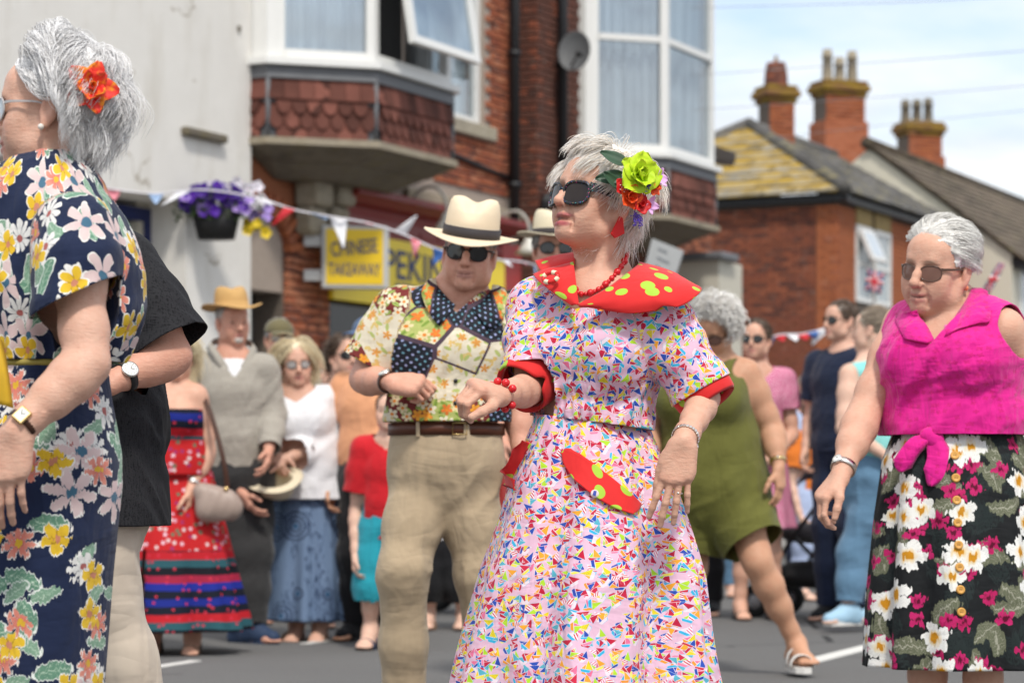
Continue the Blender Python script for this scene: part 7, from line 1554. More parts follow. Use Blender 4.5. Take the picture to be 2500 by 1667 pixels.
# ================================================================== woman in the olive playsuit
def olive_woman():
    Y = 10.4; H = lambda px, py, dy=0.0: W(px, py, Y+dy)
    c = figure('white curly haired woman in olive green playsuit striding in white sandals', Y, (1742, 800, -.05), (28, -32, -12), [(1622, 905, .05), (1822, 912, -.02)], [(1580, 1050, .05), (1885, 1048, .0)], [(1590, 1140, -.1), (1902, 1140, -.1)], (1738, 1180, .05), [(1690, 1390, .05), (1850, 1372, -.12)], [(1640, 1570, .30), (1944, 1568, -.02)],
               tone='tan', cw=.20, ct=.15, ww=.20, wt=.165, hw=.205, ht=.17, h=.009, face=dict(nose=1.05, jaw=1.08, fat=.8), nb=(1738, 868, .02), torso_yaw=22, neck=.06, bust=1.45, hands=[{}, dict(d=A(.05, -.1, -1), pn=A(-.8, .5, 0), t=A(-.3, -.9, 0), curl=((15, 25, 15),)*4)], armfat=1.25, fat=1.12, toe=A(.25, -1, 0), hf=.006)
    d = SDF(); R_ = c.right; d.ecap(c.chest+c.up*.02, c.waist, R_, (.198, .16), (.212, .185), .06); d.ecap(c.waist, c.hip, R_, (.212, .185), (.222, .20), .06); d.ecap(c.hip, c.hip-c.up*.08, R_, (.222, .20), (.215, .19), .06)
    for sx in (-1, 1): d.ell(c.chest+R_*sx*.09+c.fwd*.11-c.up*.02, A(.105, .095, .10), np.stack([R_, c.fwd, c.up], 1), .06)
    for i, sx in enumerate((1, -1)): hp = c.hip+R_*sx*.10-c.up*.05; d.chain([hp, lerp(hp, c.K[i], .5), lerp(hp, c.K[i], .95)], [.125, .125, .118], .05)
    fr = np.stack([c.right, c.fwd, c.up], 1); mid = c.mid
    def wr(V, N): L = (V-mid)@fr; return .011*(1-np.abs(fbm(np.stack([(L[:, 0]+L[:, 2]*.35)*13, L[:, 1]*6, (L[:, 2]-L[:, 0]*.2)*4], 1), 2, 3))*2.2)*np.clip(-(L[:, 2]+.22)*5, 0, 1)+.010*(1-np.abs(fbm(np.stack([L[:, 0]*4, L[:, 1]*5, (L[:, 2]+L[:, 0]*.4)*13], 1), 2, 8))*2.2)*np.exp(-((L[:, 2]+.52)/.14)**2)
    def top(V): L = (V-mid)@fr; return -(L[:, 2]+.03+.07*np.exp(-(L[:, 0]/.07)**2)*(L[:, 1] > 0)-.05*np.exp(-((np.abs(L[:, 0])-.125)/.03)**2))
    hm = [(lerp(c.hip, c.K[i], .80), c.K[i]-c.hip) for i in (0, 1)]
    garment(c.root, 'playsuit', d, .009, M_OLIVE, [top]+[endcut(p, q, .17) for p, q in hm], None, disp=wr, thick=.003)
    for sx in (-1, 1):
        a = mid+c.right*sx*.125; P = cr([a+c.fwd*.125-c.up*.07, a+c.fwd*.085+c.up*.02, a+c.up*.055, a-c.fwd*.08+c.up*.0, a-c.fwd*.11-c.up*.08], 16); sheet(c.root, 'strap', np.array([P+c.right*w for w in (-.026, .026)]), M_OLIVE, .004)
    glasses(c.root, c.f, 1.0, (.026, .02), plain('black_frame', (.012, .011, .011), .25), plain('tinted_lens', (.20, .11, .085), .08), fr=.002, name='glasses', z=-.008)
    hairdo(c.root, c.f, 'short', WHITEH, n=3000, length=.12, seed=9, lift=1.0, grav=.1, rad=.0014, cap_r=(.096, .108, .104), cap_c=(0, -.014, .036), wave=1.5, wfreq=95, pts=16, clump=420, spread=1.2, capnoise=.014, lenf=lambda p: np.interp(p[:, 1], [.0, .06], [1, .3]), line=[(-.14, -.085), (-.05, -.075), (-.028, -.01), (.0, .015), (.02, .02), (.045, .06), (.062, .085), (.12, .095)])
    for i in (0, 1): sandal(c, i, M_WHITE, M_WHITE, A(.05, -1, 0), 1.05, straps=(.035, .125))
    watch(c.root, c.LW, c.LE, M_GOLD, M_GOLD, .03, .034, (0, -1, 0), .006)
olive_woman()
# ================================================================== spectators
def red_floral():
    g = G('red_floral_stripe_print'); uv = g.attr('pat'); p = g.pos(); x, y, z = g.sep(p); x1, y1, a, b, c = cellpt(g, uv, 30, .9, 2.0); d, r, th = flower(g, x1, y1, 5, .34, .5, .8)
    col = g.mix((.42, .012, .016), (.52, .018, .02), g.noise(uv, 12, 2)); col = g.mix(col, g.pal(c, [(.70, .45, .52), (.62, .30, .38), (.10, .16, .10), (.66, .5, .5), (.30, .03, .12)]), g.both(d < 0, b > .35))
    t = g.fr(z*3.4+g.noise(p, 4, 2)*.12); st = g.pal(t, [(.006, .008, .018), (.012, .022, .24), (.30, .015, .045), (.006, .007, .012), (.02, .08, .10), (.42, .012, .02), (.006, .008, .018), (.01, .02, .20)]); st = g.mix(st, (.55, .03, .06), g.both(d < -.1, b > .6))
    band = g.either(z < .50, g.both(z > 1.03, 1.0)); return g.set(g.mix(col, st, band), .8, 0, .2)
def mandala():
    g = G('blue_mandala_print'); uv = g.attr('pat'); x, y, a, b, c = cellpt(g, uv, 4.6, .8, 1.0); r = g.sq(x*x+y*y); th = g.at2(y, x); col = g.mix((.12, .185, .30), (.165, .235, .36), g.noise(uv, 6, 3)); ringm = g.sin(r*60+g.sin(th*16)*.9) > .25
    col = g.mix(col, (.035, .055, .11), g.both(ringm, r < (b*.25+.18))); col = g.mix(col, (.03, .10, .20), r < .06); col = g.mix(col, (.05, .08, .15), g.both(g.noise(uv, 25, 4) > .56, g.noise(uv, 4, 2) > .5)); return g.set(col, .8, 0, .2)
def speckle(name, base, dot, sc=120):
    g = G(name); uv = g.attr('pat'); v = g.vor(uv, sc, 1); return g.set(g.mix(base, dot, v['Distance'] < .32), .8, 0, .2)
M_REDFL = red_floral(); M_MAND = mandala(); M_FLEECE = cloth('grey_fleece', (.40, .37, .32), heather=.25, var=.1); M_WHITETOP = cloth('white_cotton', (.72, .72, .74), var=.03); M_DENIMG = cloth('charcoal_denim', (.035, .035, .036)); M_NAVYC = cloth('navy_cotton', (.010, .016, .040)); M_BLACKC = cloth('black_cotton', (.010, .010, .012)); M_AQUA = cloth('aqua_vest', (.25, .62, .60)); M_JEAN = cloth('light_blue_denim', (.13, .25, .38), var=.15, heather=.2)
M_PEACH = cloth('peach_cotton', (.74, .36, .19)); M_TEAL = cloth('teal_cotton', (.02, .30, .38)); M_REDC = cloth('red_cotton', (.52, .012, .02)); M_STRAW = plain('tan_straw', (.50, .30, .11), .8, var=.12, bump=.5, bsc=300); M_STRAWP = plain('pale_straw', (.66, .58, .42), .8, var=.08, bump=.4, bsc=300); M_CAPO = cloth('olive_cap_cloth', (.14, .12, .06)); M_CAPB = cloth('blue_cap_cloth', (.07, .12, .22)); M_PINKSP = speckle('pink_speckle_dress', (.50, .10, .22), (.72, .45, .52)); M_ORANGE = cloth('orange_cotton', (.75, .20, .03)); M_LBLUE = cloth('pale_blue_cotton', (.40, .48, .68))
M_BRSAND = plain('brown_sandal', (.10, .07, .05), .6); M_NAVYSH = plain('navy_mule', (.02, .04, .09), .7); M_TANSH = plain('tan_sandal', (.38, .24, .16), .6); M_DKFR = plain('dark_frame', (.02, .016, .014), .3)
BLOND = [(.55, .42, .24), (.78, .66, .42), (.88, .80, .60)]; BROWN = [(.04, .025, .015), (.09, .055, .035), (.14, .09, .06)]
SIDE = lambda p: np.stack([np.sign(p[:, 0])*1.6*(p[:, 1] > -.01), -1.0*(p[:, 1] > -.01), 0*p[:, 0]], 1)
FRONT = lambda p: np.interp(p[:, 1], [.0, .05, .075], [1, .75, .45])
def cap(c, mat, yaw=None):
    f = c.f; s = SDF(); k = c.k; s.ell(f.pt(0, -.008*k, .040*k), A(.086, .104, .080)*k, f.M); V, F = s.mesh(.009); L = f.loc(V); V, F = clip(V, F, L[:, 2]-.040*k+L[:, 1]*.06); o = ob('cap', V, F.tolist() if isinstance(F, np.ndarray) else F, mat, None, True); thicken(o, .003); under(o, c.root)
    Gd = [[f.pt(.070*k*u*(1-.15*t), (.080+t*.085*(1-.45*u*u))*k, (.040-.020*t-.012*u*u)*k) for u in np.linspace(-1, 1, 11)] for t in np.linspace(0, 1, 5)]; b = sheet(o, 'peak', np.array(Gd), mat, .005); b.matrix_parent_inverse = Matrix.Identity(4)
def eyes(c):
    m = MB()
    for sx in (-1, 1): m.sphere(c.f.pt(sx*.032*c.k, .0775*c.k, -.003*c.k), .0085*c.k, 8)
    m.build('eyes', plain('eye', (.10, .08, .07), .2), c.root, True)
# ---- woman in red striped sundress
def red_dress():
    Y = 11.7; H = lambda px, py, dy=0.0: W(px, py, Y+dy)
    c = figure('blonde woman in red floral sundress with striped bands and taupe shoulder bag', Y, (428, 868, 0), (-10, 0, 0), [(345, 965, .02), (476, 968, -.02)], [(330, 1110, .05), (502, 1100, .02)], [(340, 1200, -.05), (466, 1192, -.10)], (415, 1220, .02), [(370, 1405, .0), (468, 1405, 0)], [(375, 1545, .02), (470, 1552, -.02)], tone='warm', cw=.175, ct=.13, ww=.17, wt=.14, hw=.19, ht=.16, h=.012, nb=(415, 938, .02), torso_yaw=5, bust=1.2, armfat=1.25, toe=A(.05, -1, 0), hands=[{}, dict(curl=((25, 30, 20),)*4, d=A(-.1, -.1, -1), pn=A(-.9, 0, 0), t=A(0, -1, 0))])
    d = SDF(); d.ecap(c.chest+c.up*.05, c.waist, c.right, (.185, .145), (.185, .155), .05); d.ecap(c.waist, c.hip, c.right, (.185, .155), (.2, .17), .05)
    for sx in (-1, 1): d.ell(c.chest+c.right*sx*.08+c.fwd*.1, A(.09, .085, .085), None, .05)
    garment(c.root, 'dress_top', d, .012, M_REDFL, [lambda V: H(0, 1000)[2]-V[:, 2], lambda V: V[:, 2]-H(0, 1160)[2]], [([c.nb, c.hip], .17)], wr=[(.005, A(0, 0, 1), 14)])
    def slit(V, T, Z): return np.where((np.abs(T+.42-.1*Z) < .12*(Z-.5)) & (Z > .5), -1.0, 1.0)
    skirt(c.root, 'dress_skirt', M_REDFL, H(416, 1150, .02), H(420, 1535, .02), .20, .37, nf=8, famp=.15, nth=180, nz=60, seed=3, flat=.7, cut=slit)
    for sx in (-1, 1): a = c.mid+c.right*sx*.085; P = cr([a+c.fwd*.12-c.up*.12, a+c.fwd*.09-c.up*.03, a+c.up*.055, a-c.fwd*.08], 12); sheet(c.root, 'strap', np.array([P+c.right*w for w in (-.007, .007)]), M_REDFL, .003)
    hairdo(c.root, c.f, 'long', BLOND, n=1200, length=.20, seed=2, lift=.3, grav=.9, rad=.0016, pts=9, fx=SIDE, lenf=FRONT); eyes(c)
    for i in (0, 1): sandal(c, i, M_BRSAND, M_BRSAND, A(.05, -1, 0), .95, straps=(-.01, .05, .12))
    watch(c.root, c.LW, c.LE, M_SILVER, M_SILVER, .03, .033, (0, -1, 0), .013)
    b = empty('shoulder_bag', H(535, 1285, -.16), 'taupe leather shoulder bag hanging beside the red floral sundress', 'bag'); s = SDF(); s.ecap(H(505, 1245, -.16), H(565, 1240, -.14), A(0, 0, 1), (.055, .05), (.055, .05), .03); s.ecap(H(490, 1195, -.16), H(548, 1212, -.14), A(0, 0, 1), (.03, .03), (.03, .03), .09); V, F = s.mesh(.008); N = vnormals(V, F); V = folds(V, N, .006, A(.3, 0, 1), 18, 4); under(ob('bag_body', V, F, M_TAUPE, None, True), b)
    P = cr([H(492, 960, -.03), H(515, 1010, -.10), H(545, 1120, -.16), H(556, 1195, -.15)], 16); under(sheet(b, 'bag_strap', np.array([P+A(w, 0, 0) for w in (-.012, .012)]), M_LEATHER, .004), b); m = MB(); m.sphere(H(552, 1193, -.18), .012, 8); m.build('clasp', M_GOLD, b, True)
red_dress()
# ---- man in straw hat and fleece
def fleece_man():
    Y = 12.5; H = lambda px, py, dy=0.0: W(px, py, Y+dy)
    c = figure('man in tan straw hat, grey zip fleece and charcoal jeans', Y, (568, 785, 0), (-28, -4, 2), [(492, 895, .02), (648, 900, .0)], [(478, 1020, .06), (668, 1010, .02)], [(592, 1205, -.1), (655, 1105, -.16)], (575, 1160, .03), [(580, 1350, .0), (625, 1350, -.02)], [(590, 1530, .02), (618, 1526, -.05)], tone='red', cw=.180, ct=.125, ww=.165, wt=.135, hw=.175, ht=.14, h=.012, nb=(566, 866, .02), torso_yaw=-12, face=dict(nose=1.2, jaw=1.05), armfat=1.05, toe=A(.75, -.6, 0), neck=.06)
    M_T = M_WHITETOP; shirt(c, M_T, 'tee_shirt', slv=(None, None), ease=.010, h=.012, neck_r=.075, wr_amp=.003)
    shirt(c, M_FLEECE, 'fleece', slv=(1.86, 1.86), ease=.014, h=.012, sr=.068, hem=-.02, neck_r=.092, vneck=.12, wr_amp=.009, wr_f=10); trousers(c, M_DENIMG, r=(.105, .082, .072), hem=(.97, .97), h=.012)
    P = [c.nb+c.fwd*a+c.right*b+c.up*z for a, b, z in ((.12, .02, -.12), (.085, .08, -.02), (.0, .105, .035), (-.07, .06, .06), (-.085, 0, .065), (-.07, -.06, .06), (.0, -.105, .035), (.085, -.08, -.02), (.12, -.02, -.12))]; P = cr(P, 40); sheet(c.root, 'collar', np.array([P, P+c.up*.03+unit(c.fwd)*.01, (P-c.nb)*1.22+c.nb-c.up*.01]), M_FLEECE, .006)
    hf = Fr(c.f.pt(0, -.010, .066), -28, 4, 3); hat(c.root, hf.o, hf.M, M_STRAW, brim=.155, crown=.086, hgt=.115, band=None, up=.022, front=-.02, dent=.026, oval=1.16, pinch=.01)
    hairdo(c.root, c.f, 'short', [(.3, .28, .26), (.45, .43, .4)], n=300, length=.02, seed=3, rad=.0015); eyes(c); m = MB(); m.sphere(c.f.pt(0, .083, -.092), A(.026, .018, .022), 10, c.f.M); m.build('beard', plain('grey_beard', (.50, .45, .40), .9, var=.2, sc=90), c.root, True)
    for i in (0, 1): shoe(c, i, M_NAVYSH, M_NAVYSH, A(.8, -.6, 0), 1.05)
    m = MB(); m.box(H(478, 905, -.12), (.05, .03, .12), None, .008); m.build('radio', M_BLACK, c.root)
fleece_man()
# ---- woman in white blouse holding hat
def blouse_woman():
    Y = 12.7; H = lambda px, py, dy=0.0: W(px, py, Y+dy)
    c = figure('blonde woman in loose white blouse and blue mandala skirt holding her hat', Y, (722, 888, 0), (-14, -3, 3), [(672, 975, .02), (790, 982, .0)], [(668, 1080, .02), (800, 1085, .0)], [(668, 1105, -.16), (700, 1118, -.16)], (755, 1190, .03), [(735, 1390, .0), (790, 1390, 0)], [(724, 1525, .02), (782, 1526, -.02)], tone='fair', cw=.165, ct=.12, ww=.155, wt=.125, hw=.175, ht=.14, h=.012, nb=(722, 955, .02), torso_yaw=-6, bust=1.0, toe=A(-.1, -1, 0), hands=[dict(d=A(.3, -.3, -.8), curl=((40, 45, 25),)*4, pn=A(.5, .5, -.5), t=A(0, -1, 0)), dict(d=A(-.9, -.2, -.1), curl=((35, 45, 25),)*4, pn=A(0, .4, -.9), t=A(0, -1, .1))])
    shirt(c, M_WHITETOP, 'blouse', slv=(1.45, 1.55), ease=.03, h=.012, sr=.085, hem=.06, neck_r=.10, vneck=.06, wr_amp=.012, wr_f=8, sleeve_flare=.03, flare=.02)
    skirt(c.root, 'skirt', M_MAND, H(752, 1165, .03), H(752, 1512, .03), .165, .235, nf=9, famp=.14, nth=180, nz=50, seed=8, flat=.85)
    hairdo(c.root, c.f, 'long', BLOND, n=1800, length=.19, seed=4, lift=.3, grav=.9, rad=.0016, pts=9, cap_r=(.088, .104, .098), fx=SIDE, lenf=FRONT); eyes(c); glasses(c.root, c.f, 1.0, (.024, .019), M_DKFR, plain('clear_lens', (.35, .33, .32), .05), fr=.0014, name='glasses')
    for i in (0, 1): sandal(c, i, M_TANSH, M_TANSH, A(-.1 if i else -.3, -1, 0), .95, straps=(.03, .10))
    hr = empty('straw_hat', H(672, 1165, -.25), 'cream straw trilby held upside down in front of the mandala skirt', 'hat'); fr = Fr(H(672, 1168, -.24), 8, 62, -32); n = fr.M.copy(); M = np.stack([n[:, 0], n[:, 1], -n[:, 2]], 1); M = np.stack([M[:, 0], M[:, 1], M[:, 2]], 1)
    o = hat(None, fr.o, np.stack([fr.R, -fr.U, -fr.F*-1*-1], 1), M_STRAWP, brim=.135, crown=.084, hgt=.10, band=None, up=.008, front=0, dent=.02, oval=1.1); under(o, hr); o.name = 'hat_body'
blouse_woman()
def simple(label, Y, hx, hy, yaw, top, bottom=None, hair=BROWN, tone='fair', feet=None, s_w=None, cap_=None, sun=False, tall=1.7, hat_=None, slv=(.6, .6), arms=None, dress=None, pitch=0, hlen=.04, k=1.0, ftr=None, shoes=None, fat=1.0, torso=None, gls=False, cw=.17, skn=None, legs_bare=False, hl_kind='short', grav=.5, n=600):
    """standing spectator from head position, looking direction and clothes"""
    s = FPX/Y; ey = CAMH+(HOR-hy)/s; ty = yaw if torso is None else torso; T = Fr(A(0, 0, 0), ty); hx_ = (hx-1250)/s
    def pp(lat, fwd, z): q = A(hx_, Y, 0)+T.R*lat+T.F*fwd; return (1250+q[0]/q[1]*FPX, HOR-(z-CAMH)/q[1]*FPX, q[1]-Y)
    e = ey; sh = e-.245*k; wi = cw*1.02
    arms = arms or [[(wi+.05, -.03, sh-.30), (wi+.03, .06, sh-.53)], [(-wi-.05, -.03, sh-.30), (-wi-.03, .06, sh-.53)]]
    c = figure(label, Y, (hx, hy, 0), (yaw, pitch, 0), [pp(wi, -.02, sh), pp(-wi, -.02, sh)], [pp(*arms[0][0]), pp(*arms[1][0])], [pp(*arms[0][1]), pp(*arms[1][1])], pp(0, -.02, max(.35, e-.72*k)), [pp(.09, .02, max(.12, (e-.72*k)*.53)), pp(-.09, .02, max(.12, (e-.72*k)*.53))], [pp(.10, -.02, .09), pp(-.10, -.02, .09)], tone=tone, cw=cw, ct=cw*.68, ww=cw*.93, wt=cw*.70, hw=cw*.98, ht=cw*.74, k=k, h=.0125, hf=.008, nb=pp(0, -.025, sh+.055), torso_yaw=ty, fat=fat, hands=[dict(curl=((30, 35, 20),)*4)]*2, group='spectators lining the street')
    if dress: shirt(c, dress, 'dress', slv=slv, ease=.018, h=.0125, neck_r=.09, vneck=.08, wr_amp=.006, flare=.02); skirt(c.root, 'dress_skirt', dress, c.waist, c.hip-A(0, 0, .42), cw*.95, cw*1.45, nf=7, famp=.1, nth=120, nz=40, flat=.8)
    else:
        shirt(c, top, 'top', slv=slv, ease=.016, h=.0125, neck_r=.085, wr_amp=.006, sr=.075, hem=.06)
        if bottom is not None: trousers(c, bottom, r=(.10, .078, .068), hem=ftr or (.98, .98), h=.0125)
    if cap_: cap(c, cap_)
    hairdo(c.root, c.f, hl_kind, hair, k=k, n=n, length=hlen, seed=int(hx) % 50, rad=.0016, lift=.3, grav=grav, pts=7, fx=SIDE, lenf=FRONT, cap_r=(.079, .099, .088) if cap_ else (.082, .102, .094))
    if sun: glasses(c.root, c.f, k, (.0275, .022), M_DKFR, M_DKLENS, fr=.0024)
    elif gls: glasses(c.root, c.f, k, (.024, .019), M_DKFR, plain('clear_lens', (.35, .33, .32), .05), fr=.0014, name='glasses')
    else: eyes(c)
    for i in (0, 1): (shoe(c, i, shoes or M_BLACKC, M_BLACK) if not legs_bare else sandal(c, i, shoes or M_BLACK, M_BLACK))
    return c
simple('man in olive cap and glasses between the fleece and white blouse', 14.2, 682, 826, -15, M_FLEECE, M_DENIMG, tone='red', cap_=M_CAPO, gls=True, hair=[(.3, .28, .26), (.4, .38, .36)])
simple('woman in dark sunglasses and navy top beside the blue cap', 13.8, 838, 868, -35, M_NAVYC, M_BLACKC, sun=True, hair=BROWN, hlen=.12, torso=-10, cw=.15)
simple('man in blue baseball cap and peach shirt', 12.6, 902, 826, 48, M_PEACH, M_BLACKC, cap_=M_CAPB, tone='tan', torso=30, sun=False, cw=.165, hair=[(.3, .28, .26), (.4, .38, .36)])
simple('child in red T-shirt and teal shorts beside khaki trousers', 12.0, 950, 1002, 10, M_REDC, M_TEAL, tone='pale', k=.80, cw=.125, ftr=(.0, .0), hair=BROWN, legs_bare=True, shoes=M_NAVYSH, slv=(.7, .7))
c_ = simple('person in pale felt hat and sunglasses behind the red collar', 9.8, 1352, 608, -6, M_BLACKC, M_BLACKC, tone='red', sun=True, hair=[(.3, .28, .26), (.4, .38, .36)], cw=.18)
hf = Fr(c_.f.pt(0, -.004, .050), -6, -2, 0); hat(c_.root, hf.o, hf.M, M_STRAWP, brim=.150, crown=.084, hgt=.11, band=M_BAND, up=.012, front=-.004)
simple('woman in pink speckled dress and sunglasses near the olive playsuit', 14.6, 1848, 828, 25, None, tone='warm', dress=M_PINKSP, sun=True, hair=BROWN, hlen=.05, legs_bare=True, shoes=M_BLACKC, torso=-5, cw=.165, slv=(.55, .55), arms=[[(.2, 0, 1.15), (.05, .2, 1.02)], [(-.22, 0, 1.12), (-.05, .22, .98)]])
simple('dark haired man in sunglasses and navy polo shirt', 14.4, 2052, 782, 62, M_NAVYC, M_NAVYC, tone='fair', sun=True, hair=BROWN, hlen=.035, torso=40, slv=(.75, .75), cw=.175)
# ---- woman in aqua vest, back turned
def aqua_woman():
    Y = 13.4; H = lambda px, py, dy=0.0: W(px, py, Y+dy)
    c = figure('woman with hair bun in aqua vest, blue jeans and pale blue trainers', Y, (2128, 805, .0), (118, 0, 0), [(2185, 900, .12), (2075, 915, -.10)], [(2210, 1030, .1), (2062, 1045, -.18)], [(2220, 1120, -.1), (2160, 1110, -.22)], (2125, 1165, .02), [(2140, 1350, .06), (2085, 1350, -.04)], [(2150, 1478, .08), (2072, 1484, -.06)], tone='pale', cw=.175, ct=.13, ww=.165, wt=.135, hw=.19, ht=.16, h=.0125, hf=.007, nb=(2128, 876, .02), torso_yaw=62, armfat=1.2, toe=A(-.8, -.5, 0), group=None)
    shirt(c, M_AQUA, 'vest', slv=(0, 0), ease=.014, h=.0125, neck_r=.10, wr_amp=.007, hem=.02, vneck=.09); trousers(c, M_JEAN, r=(.118, .088, .070), hem=(.88, .88), h=.0125, wr_amp=.006)
    hairdo(c.root, c.f, 'back', [(.22, .17, .13), (.34, .27, .20), (.5, .42, .33)], n=900, length=.12, seed=3, lift=.1, grav=0, rad=.0015, whorl=(0, -.10, .06), jitter=.2); m = MB(); m.sphere(c.f.pt(0, -.105, .07), A(.04, .036, .036), 14); m.build('hair_bun', plain('bun_hair', (.45, .36, .25), .6, var=.3, sc=80), c.root, True); m = MB(); m.lathe([(.03, -.01), (.036, 0), (.03, .01)], 16, frame_n(c.f.vec(0, -1, .6)), c.f.pt(0, -.085, .055)); m.build('hair_tie', M_BLACK, c.root, True)
    for i in (0, 1): shoe(c, i, plain('pale_blue_trainer', (.32, .50, .64), .7), M_WHITE, A(-.8, -.5, 0), 1.05, 'trainer')
aqua_woman()
simple('bald man in pale blue shirt far back in the crowd', 19.0, 1972, 950, 10, M_LBLUE, M_NAVYC, tone='red', hair=[(.4, .36, .33), (.45, .4, .37)], n=60, hlen=.005, k=1.0)
simple('child in orange top and straw sun hat far back in the crowd', 17.0, 1985, 1010, -30, M_ORANGE, M_LBLUE, tone='pale', k=.8, cw=.12, hair=BROWN, legs_bare=True, slv=(.6, .6))
simple('woman in pale jeans standing behind the olive playsuit', 17.5, 1752, 905, 0, M_WHITETOP, M_JEAN, tone='fair', hair=BLOND, hlen=.12, legs_bare=True, shoes=M_WHITE)
simple('man in black, mostly hidden between the pink dress and olive playsuit', 15.0, 1700, 850, 5, M_BLACKC, M_BLACKC, tone='fair', hair=BROWN)
simple('woman in blue jeans behind the khaki trousers', 16.5, 1118, 905, 0, M_NAVYC, M_JEAN, tone='fair', hair=BROWN, hlen=.1)
simple('barelegged child in sandals beside the khaki trousers', 13.6, 1088, 1080, 5, M_WHITETOP, M_BLACKC, tone='pale', k=.82, cw=.12, ftr=(.0, .0), legs_bare=True, shoes=M_TANSH)
simple('woman in dark green top behind the white blouse', 16.0, 775, 905, 15, cloth('green_cotton', (.05, .09, .06)), M_NAVYC, tone='fair', hair=BROWN, hlen=.14, gls=True, cw=.15)
# ---- pushchairs
def pushchair(px, py, Y, label, yaw):
    s = FPX/Y; c = A((px-1250)/s, Y, 0); f = Fr(c, yaw); r = empty('pushchair', c, label, 'pushchair', 'pushchairs in the crowd'); fm = plain('pushchair_frame', (.05, .05, .055), .4, .6); fab = cloth('grey_pushchair_fabric', (.09, .09, .095)); P = lambda x, y, z: c+f.R*x+f.F*y+A(0, 0, z)
    for sx in (-1, 1):
        for (y, rr) in ((.30, .10), (-.34, .13)):
            m = MB(); M = np.stack([f.F, A(0, 0, 1), f.R], 1); m.lathe([(rr*.55, -.022), (rr*.9, -.025), (rr, -.012), (rr, .012), (rr*.9, .025), (rr*.55, .022), (rr*.5, 0), (rr*.55, -.022)], 20, M, P(sx*.26, y, rr)); w = m.build('wheel', plain('rubber', (.012, .012, .012), .8), r, True); m = MB(); m.lathe([(0, -.015), (rr*.5, -.012), (rr*.5, .012), (0, .015)], 14, M, P(sx*.26, y, rr)); m.build('hub', plain('grey_hub', (.30, .30, .31), .4), w, True)
        m = MB(); m.tube([P(sx*.25, .30, .12), P(sx*.25, .05, .50), P(sx*.25, -.35, 1.0), P(sx*.25, -.45, 1.05)], .013, 8); m.tube([P(sx*.25, -.34, .13), P(sx*.25, .05, .50)], .013, 8); m.build('side_frame', fm, r, True)
    m = MB(); m.tube([P(-.25, -.45, 1.05), P(.25, -.45, 1.05)], .018, 8); m.build('handle', M_BLACK, r, True)
    s_ = SDF(); s_.ecap(P(0, .15, .52), P(0, -.15, .50), f.R, (.19, .06), (.19, .07), .04); s_.ecap(P(0, -.15, .52), P(0, -.32, .92), f.R, (.19, .06), (.17, .05), .05); V, F = s_.mesh(.015); under(ob('seat', V, F, fab, None, True), r)
    s_ = SDF(); s_.ecap(P(0, .15, .26), P(0, -.25, .26), f.R, (.20, .08), (.20, .10), .04); V, F = s_.mesh(.015); under(ob('basket', V, F, plain('black_basket', (.02, .02, .022), .8), None, True), r)
    Gd = [[P(.20*math.cos(q), -.28+.34*math.sin(t)*1.0, .78+.30*math.cos(t)*(.35+.65*math.sin(q))) for q in np.linspace(0, math.pi, 14)] for t in np.linspace(0, 1.35, 8)]; sheet(r, 'hood', np.array(Gd), fab, .004)
    m = MB(); m.lathe([(0, 0), (.035, 0), (.035, .16), (.015, .19), (.015, .22), (0, .22)], 14, None, P(.1, -.48, .42)); m.build('bottle', plain('yellow_bottle', (.62, .40, .02), .4), r, True)
pushchair(1995, 1300, 14.9, 'grey pushchair with yellow bottle beside the blue jeans', 120); pushchair(1128, 1400, 15.2, 'grey pushchair half hidden between khaki trousers and pink skirt', -60)
# ---- bunting
def bunting(label, pts, flags, n=60):
    P3 = cr([W(*p) for p in pts], n); r = empty('bunting', P3[0], label, 'bunting'); m = MB(); m.tube(P3, .007, 5); m.build('tape', plain('white_tape', (.72, .70, .74), .7), r, True); cols = {'r': (.50, .02, .03), 'w': (.75, .75, .78), 'b': (.04, .12, .36), 'p': (.70, .25, .30), 'l': (.30, .42, .62)}
    tx = np.array([1250+p[0]/p[1]*FPX for p in P3])
    for i, (px, w, dx, dy, cc) in enumerate(flags):
        j = int(np.argmin(np.abs(tx-px))); p = P3[j]; Yq = p[1]; s = FPX/Yq; e = unit(P3[min(j+1, n-1)]-P3[max(j-1, 0)]); tip = p+A(dx/s, -.05, -dy/s); Gd = []
        for t in np.linspace(0, 1, 7): cpt = p+(tip-p)*t+A(0, .03*math.sin(t*3+i), .0); hw = w/s*.62*(1-t*.92); Gd.append([cpt+e*hw*u+A(0, .012*math.sin(u*3+t*5+i), 0) for u in (-1, -.5, 0, .5, 1)])
        sheet(r, 'flag', np.array(Gd), plain('flag_'+cc, cols[cc], .75, var=.12), .002)
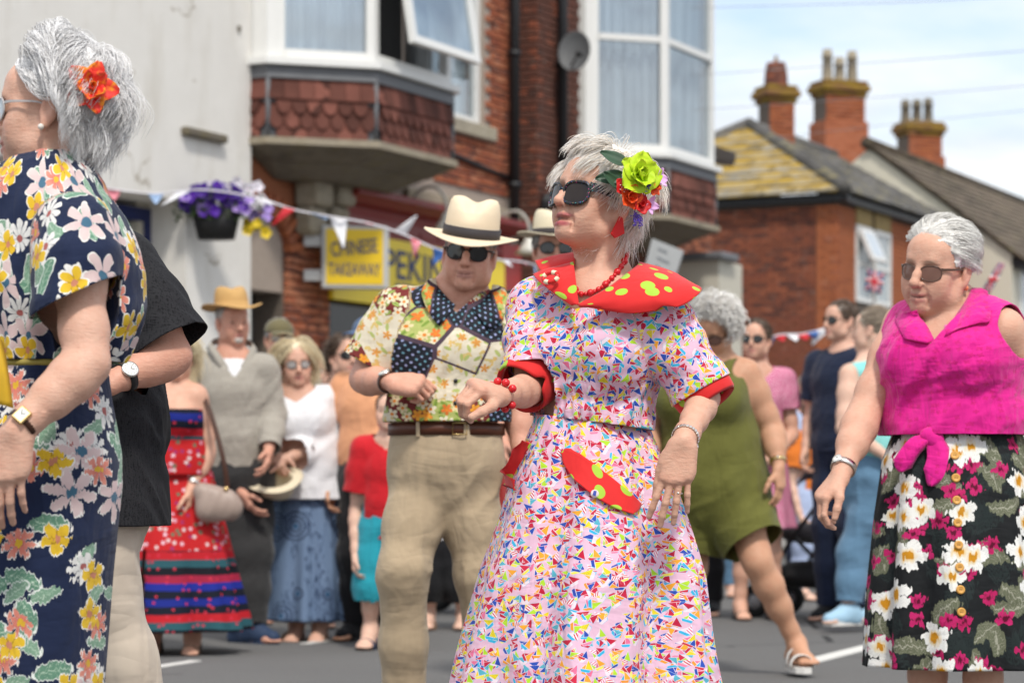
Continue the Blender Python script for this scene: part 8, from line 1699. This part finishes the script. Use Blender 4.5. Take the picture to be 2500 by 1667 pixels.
bunting('red white and blue bunting strung from the white wall past the takeaway sign', [(60, 420, 16.9), (230, 455, 17.4), (375, 473, 17.4), (470, 463, 17.3), (560, 470, 17.2), (650, 490, 17.1), (720, 513, 17.0), (815, 530, 16.9), (900, 545, 16.8), (985, 572, 16.7), (1060, 606, 16.5), (1150, 628, 16.3), (1215, 634, 16.2), (1310, 648, 17.5), (1420, 700, 21.0), (1480, 705, 25.2)],
        [(290, 40, 8, 30, 'p'), (372, 34, 4, 28, 'l'), (455, 36, -55, 42, 'w'), (630, 40, 35, 20, 'w'), (705, 26, -45, 45, 'r'), (712, 20, 4, 10, 'p'), (770, 40, 20, 14, 'l'), (822, 40, 14, 75, 'w'), (885, 40, 22, 10, 'r'), (985, 30, 42, -40, 'w'), (1020, 34, -4, 42, 'p'), (1012, 24, 0, 48, 'r'), (1072, 40, -14, 36, 'b'), (1235, 44, 20, 18, 'w'), (1280, 36, 10, 10, 'p'), (1318, 34, 2, 38, 'l')])
bunting('string of small red white and blue flags before the brick side wall', [(1850, 840, 20), (1900, 818, 20), (1960, 815, 20), (2020, 800, 20), (2080, 780, 20), (2160, 770, 20), (2260, 800, 20)], [(1880, 30, 3, 18, 'b'), (1908, 30, 3, 18, 'r'), (1935, 30, 3, 18, 'w'), (1962, 30, 3, 18, 'r'), (1988, 30, 3, 18, 'b'), (2010, 40, -28, 40, 'w'), (2040, 30, 3, 22, 'r'), (2075, 30, 3, 22, 'b'), (2105, 30, 3, 20, 'w'), (2140, 30, 3, 20, 'p')])
def pennant(label, P, Y):
    p = [W(a, b, Y) for a, b in P]; r = empty('flag', p[0], label, 'flag', 'union flags hanging in the street'); q = lambda u, v: p[0]*(1-u)*(1-v)+p[1]*u*(1-v)+p[2]*u*v+p[3]*(1-u)*v+A(0, .04*math.sin(u*4+v*2), 0)
    sheet(r, 'cloth', np.array([[q(u, v) for u in np.linspace(0, 1, 9)] for v in np.linspace(0, 1, 7)]), plain('union_blue', (.012, .03, .15), .7), .003)
    for col, w, off in (('union_white', .09, -.006), ('union_red', .045, -.011)):
        cc = (.72, .72, .74) if 'white' in col else (.50, .02, .035)
        for (a, b) in (((0, 0), (1, 1)), ((0, 1), (1, 0)), ((.5, 0), (.5, 1)), ((0, .5), (1, .5))):
            a, b = A(*a), A(*b); d = unit(b-a); nn = A(-d[1], d[0])*w*(1.3 if .5 in (*a,) else .8); sheet(r, 'stripe', np.array([[q(*(np.clip(a+(b-a)*t+nn*s, 0, 1)))+A(0, off, 0) for t in np.linspace(0, 1, 9)] for s in (-1, 1)]), plain(col, cc, .7), .002)
pennant('crumpled union flag hanging before the sash windows', [(2118, 655), (2158, 668), (2150, 720), (2112, 708)], 22.0); pennant('union flag blowing against the cream house beside the magenta shoulder', [(2392, 718), (2412, 722), (2452, 648), (2440, 640)], 18.0)
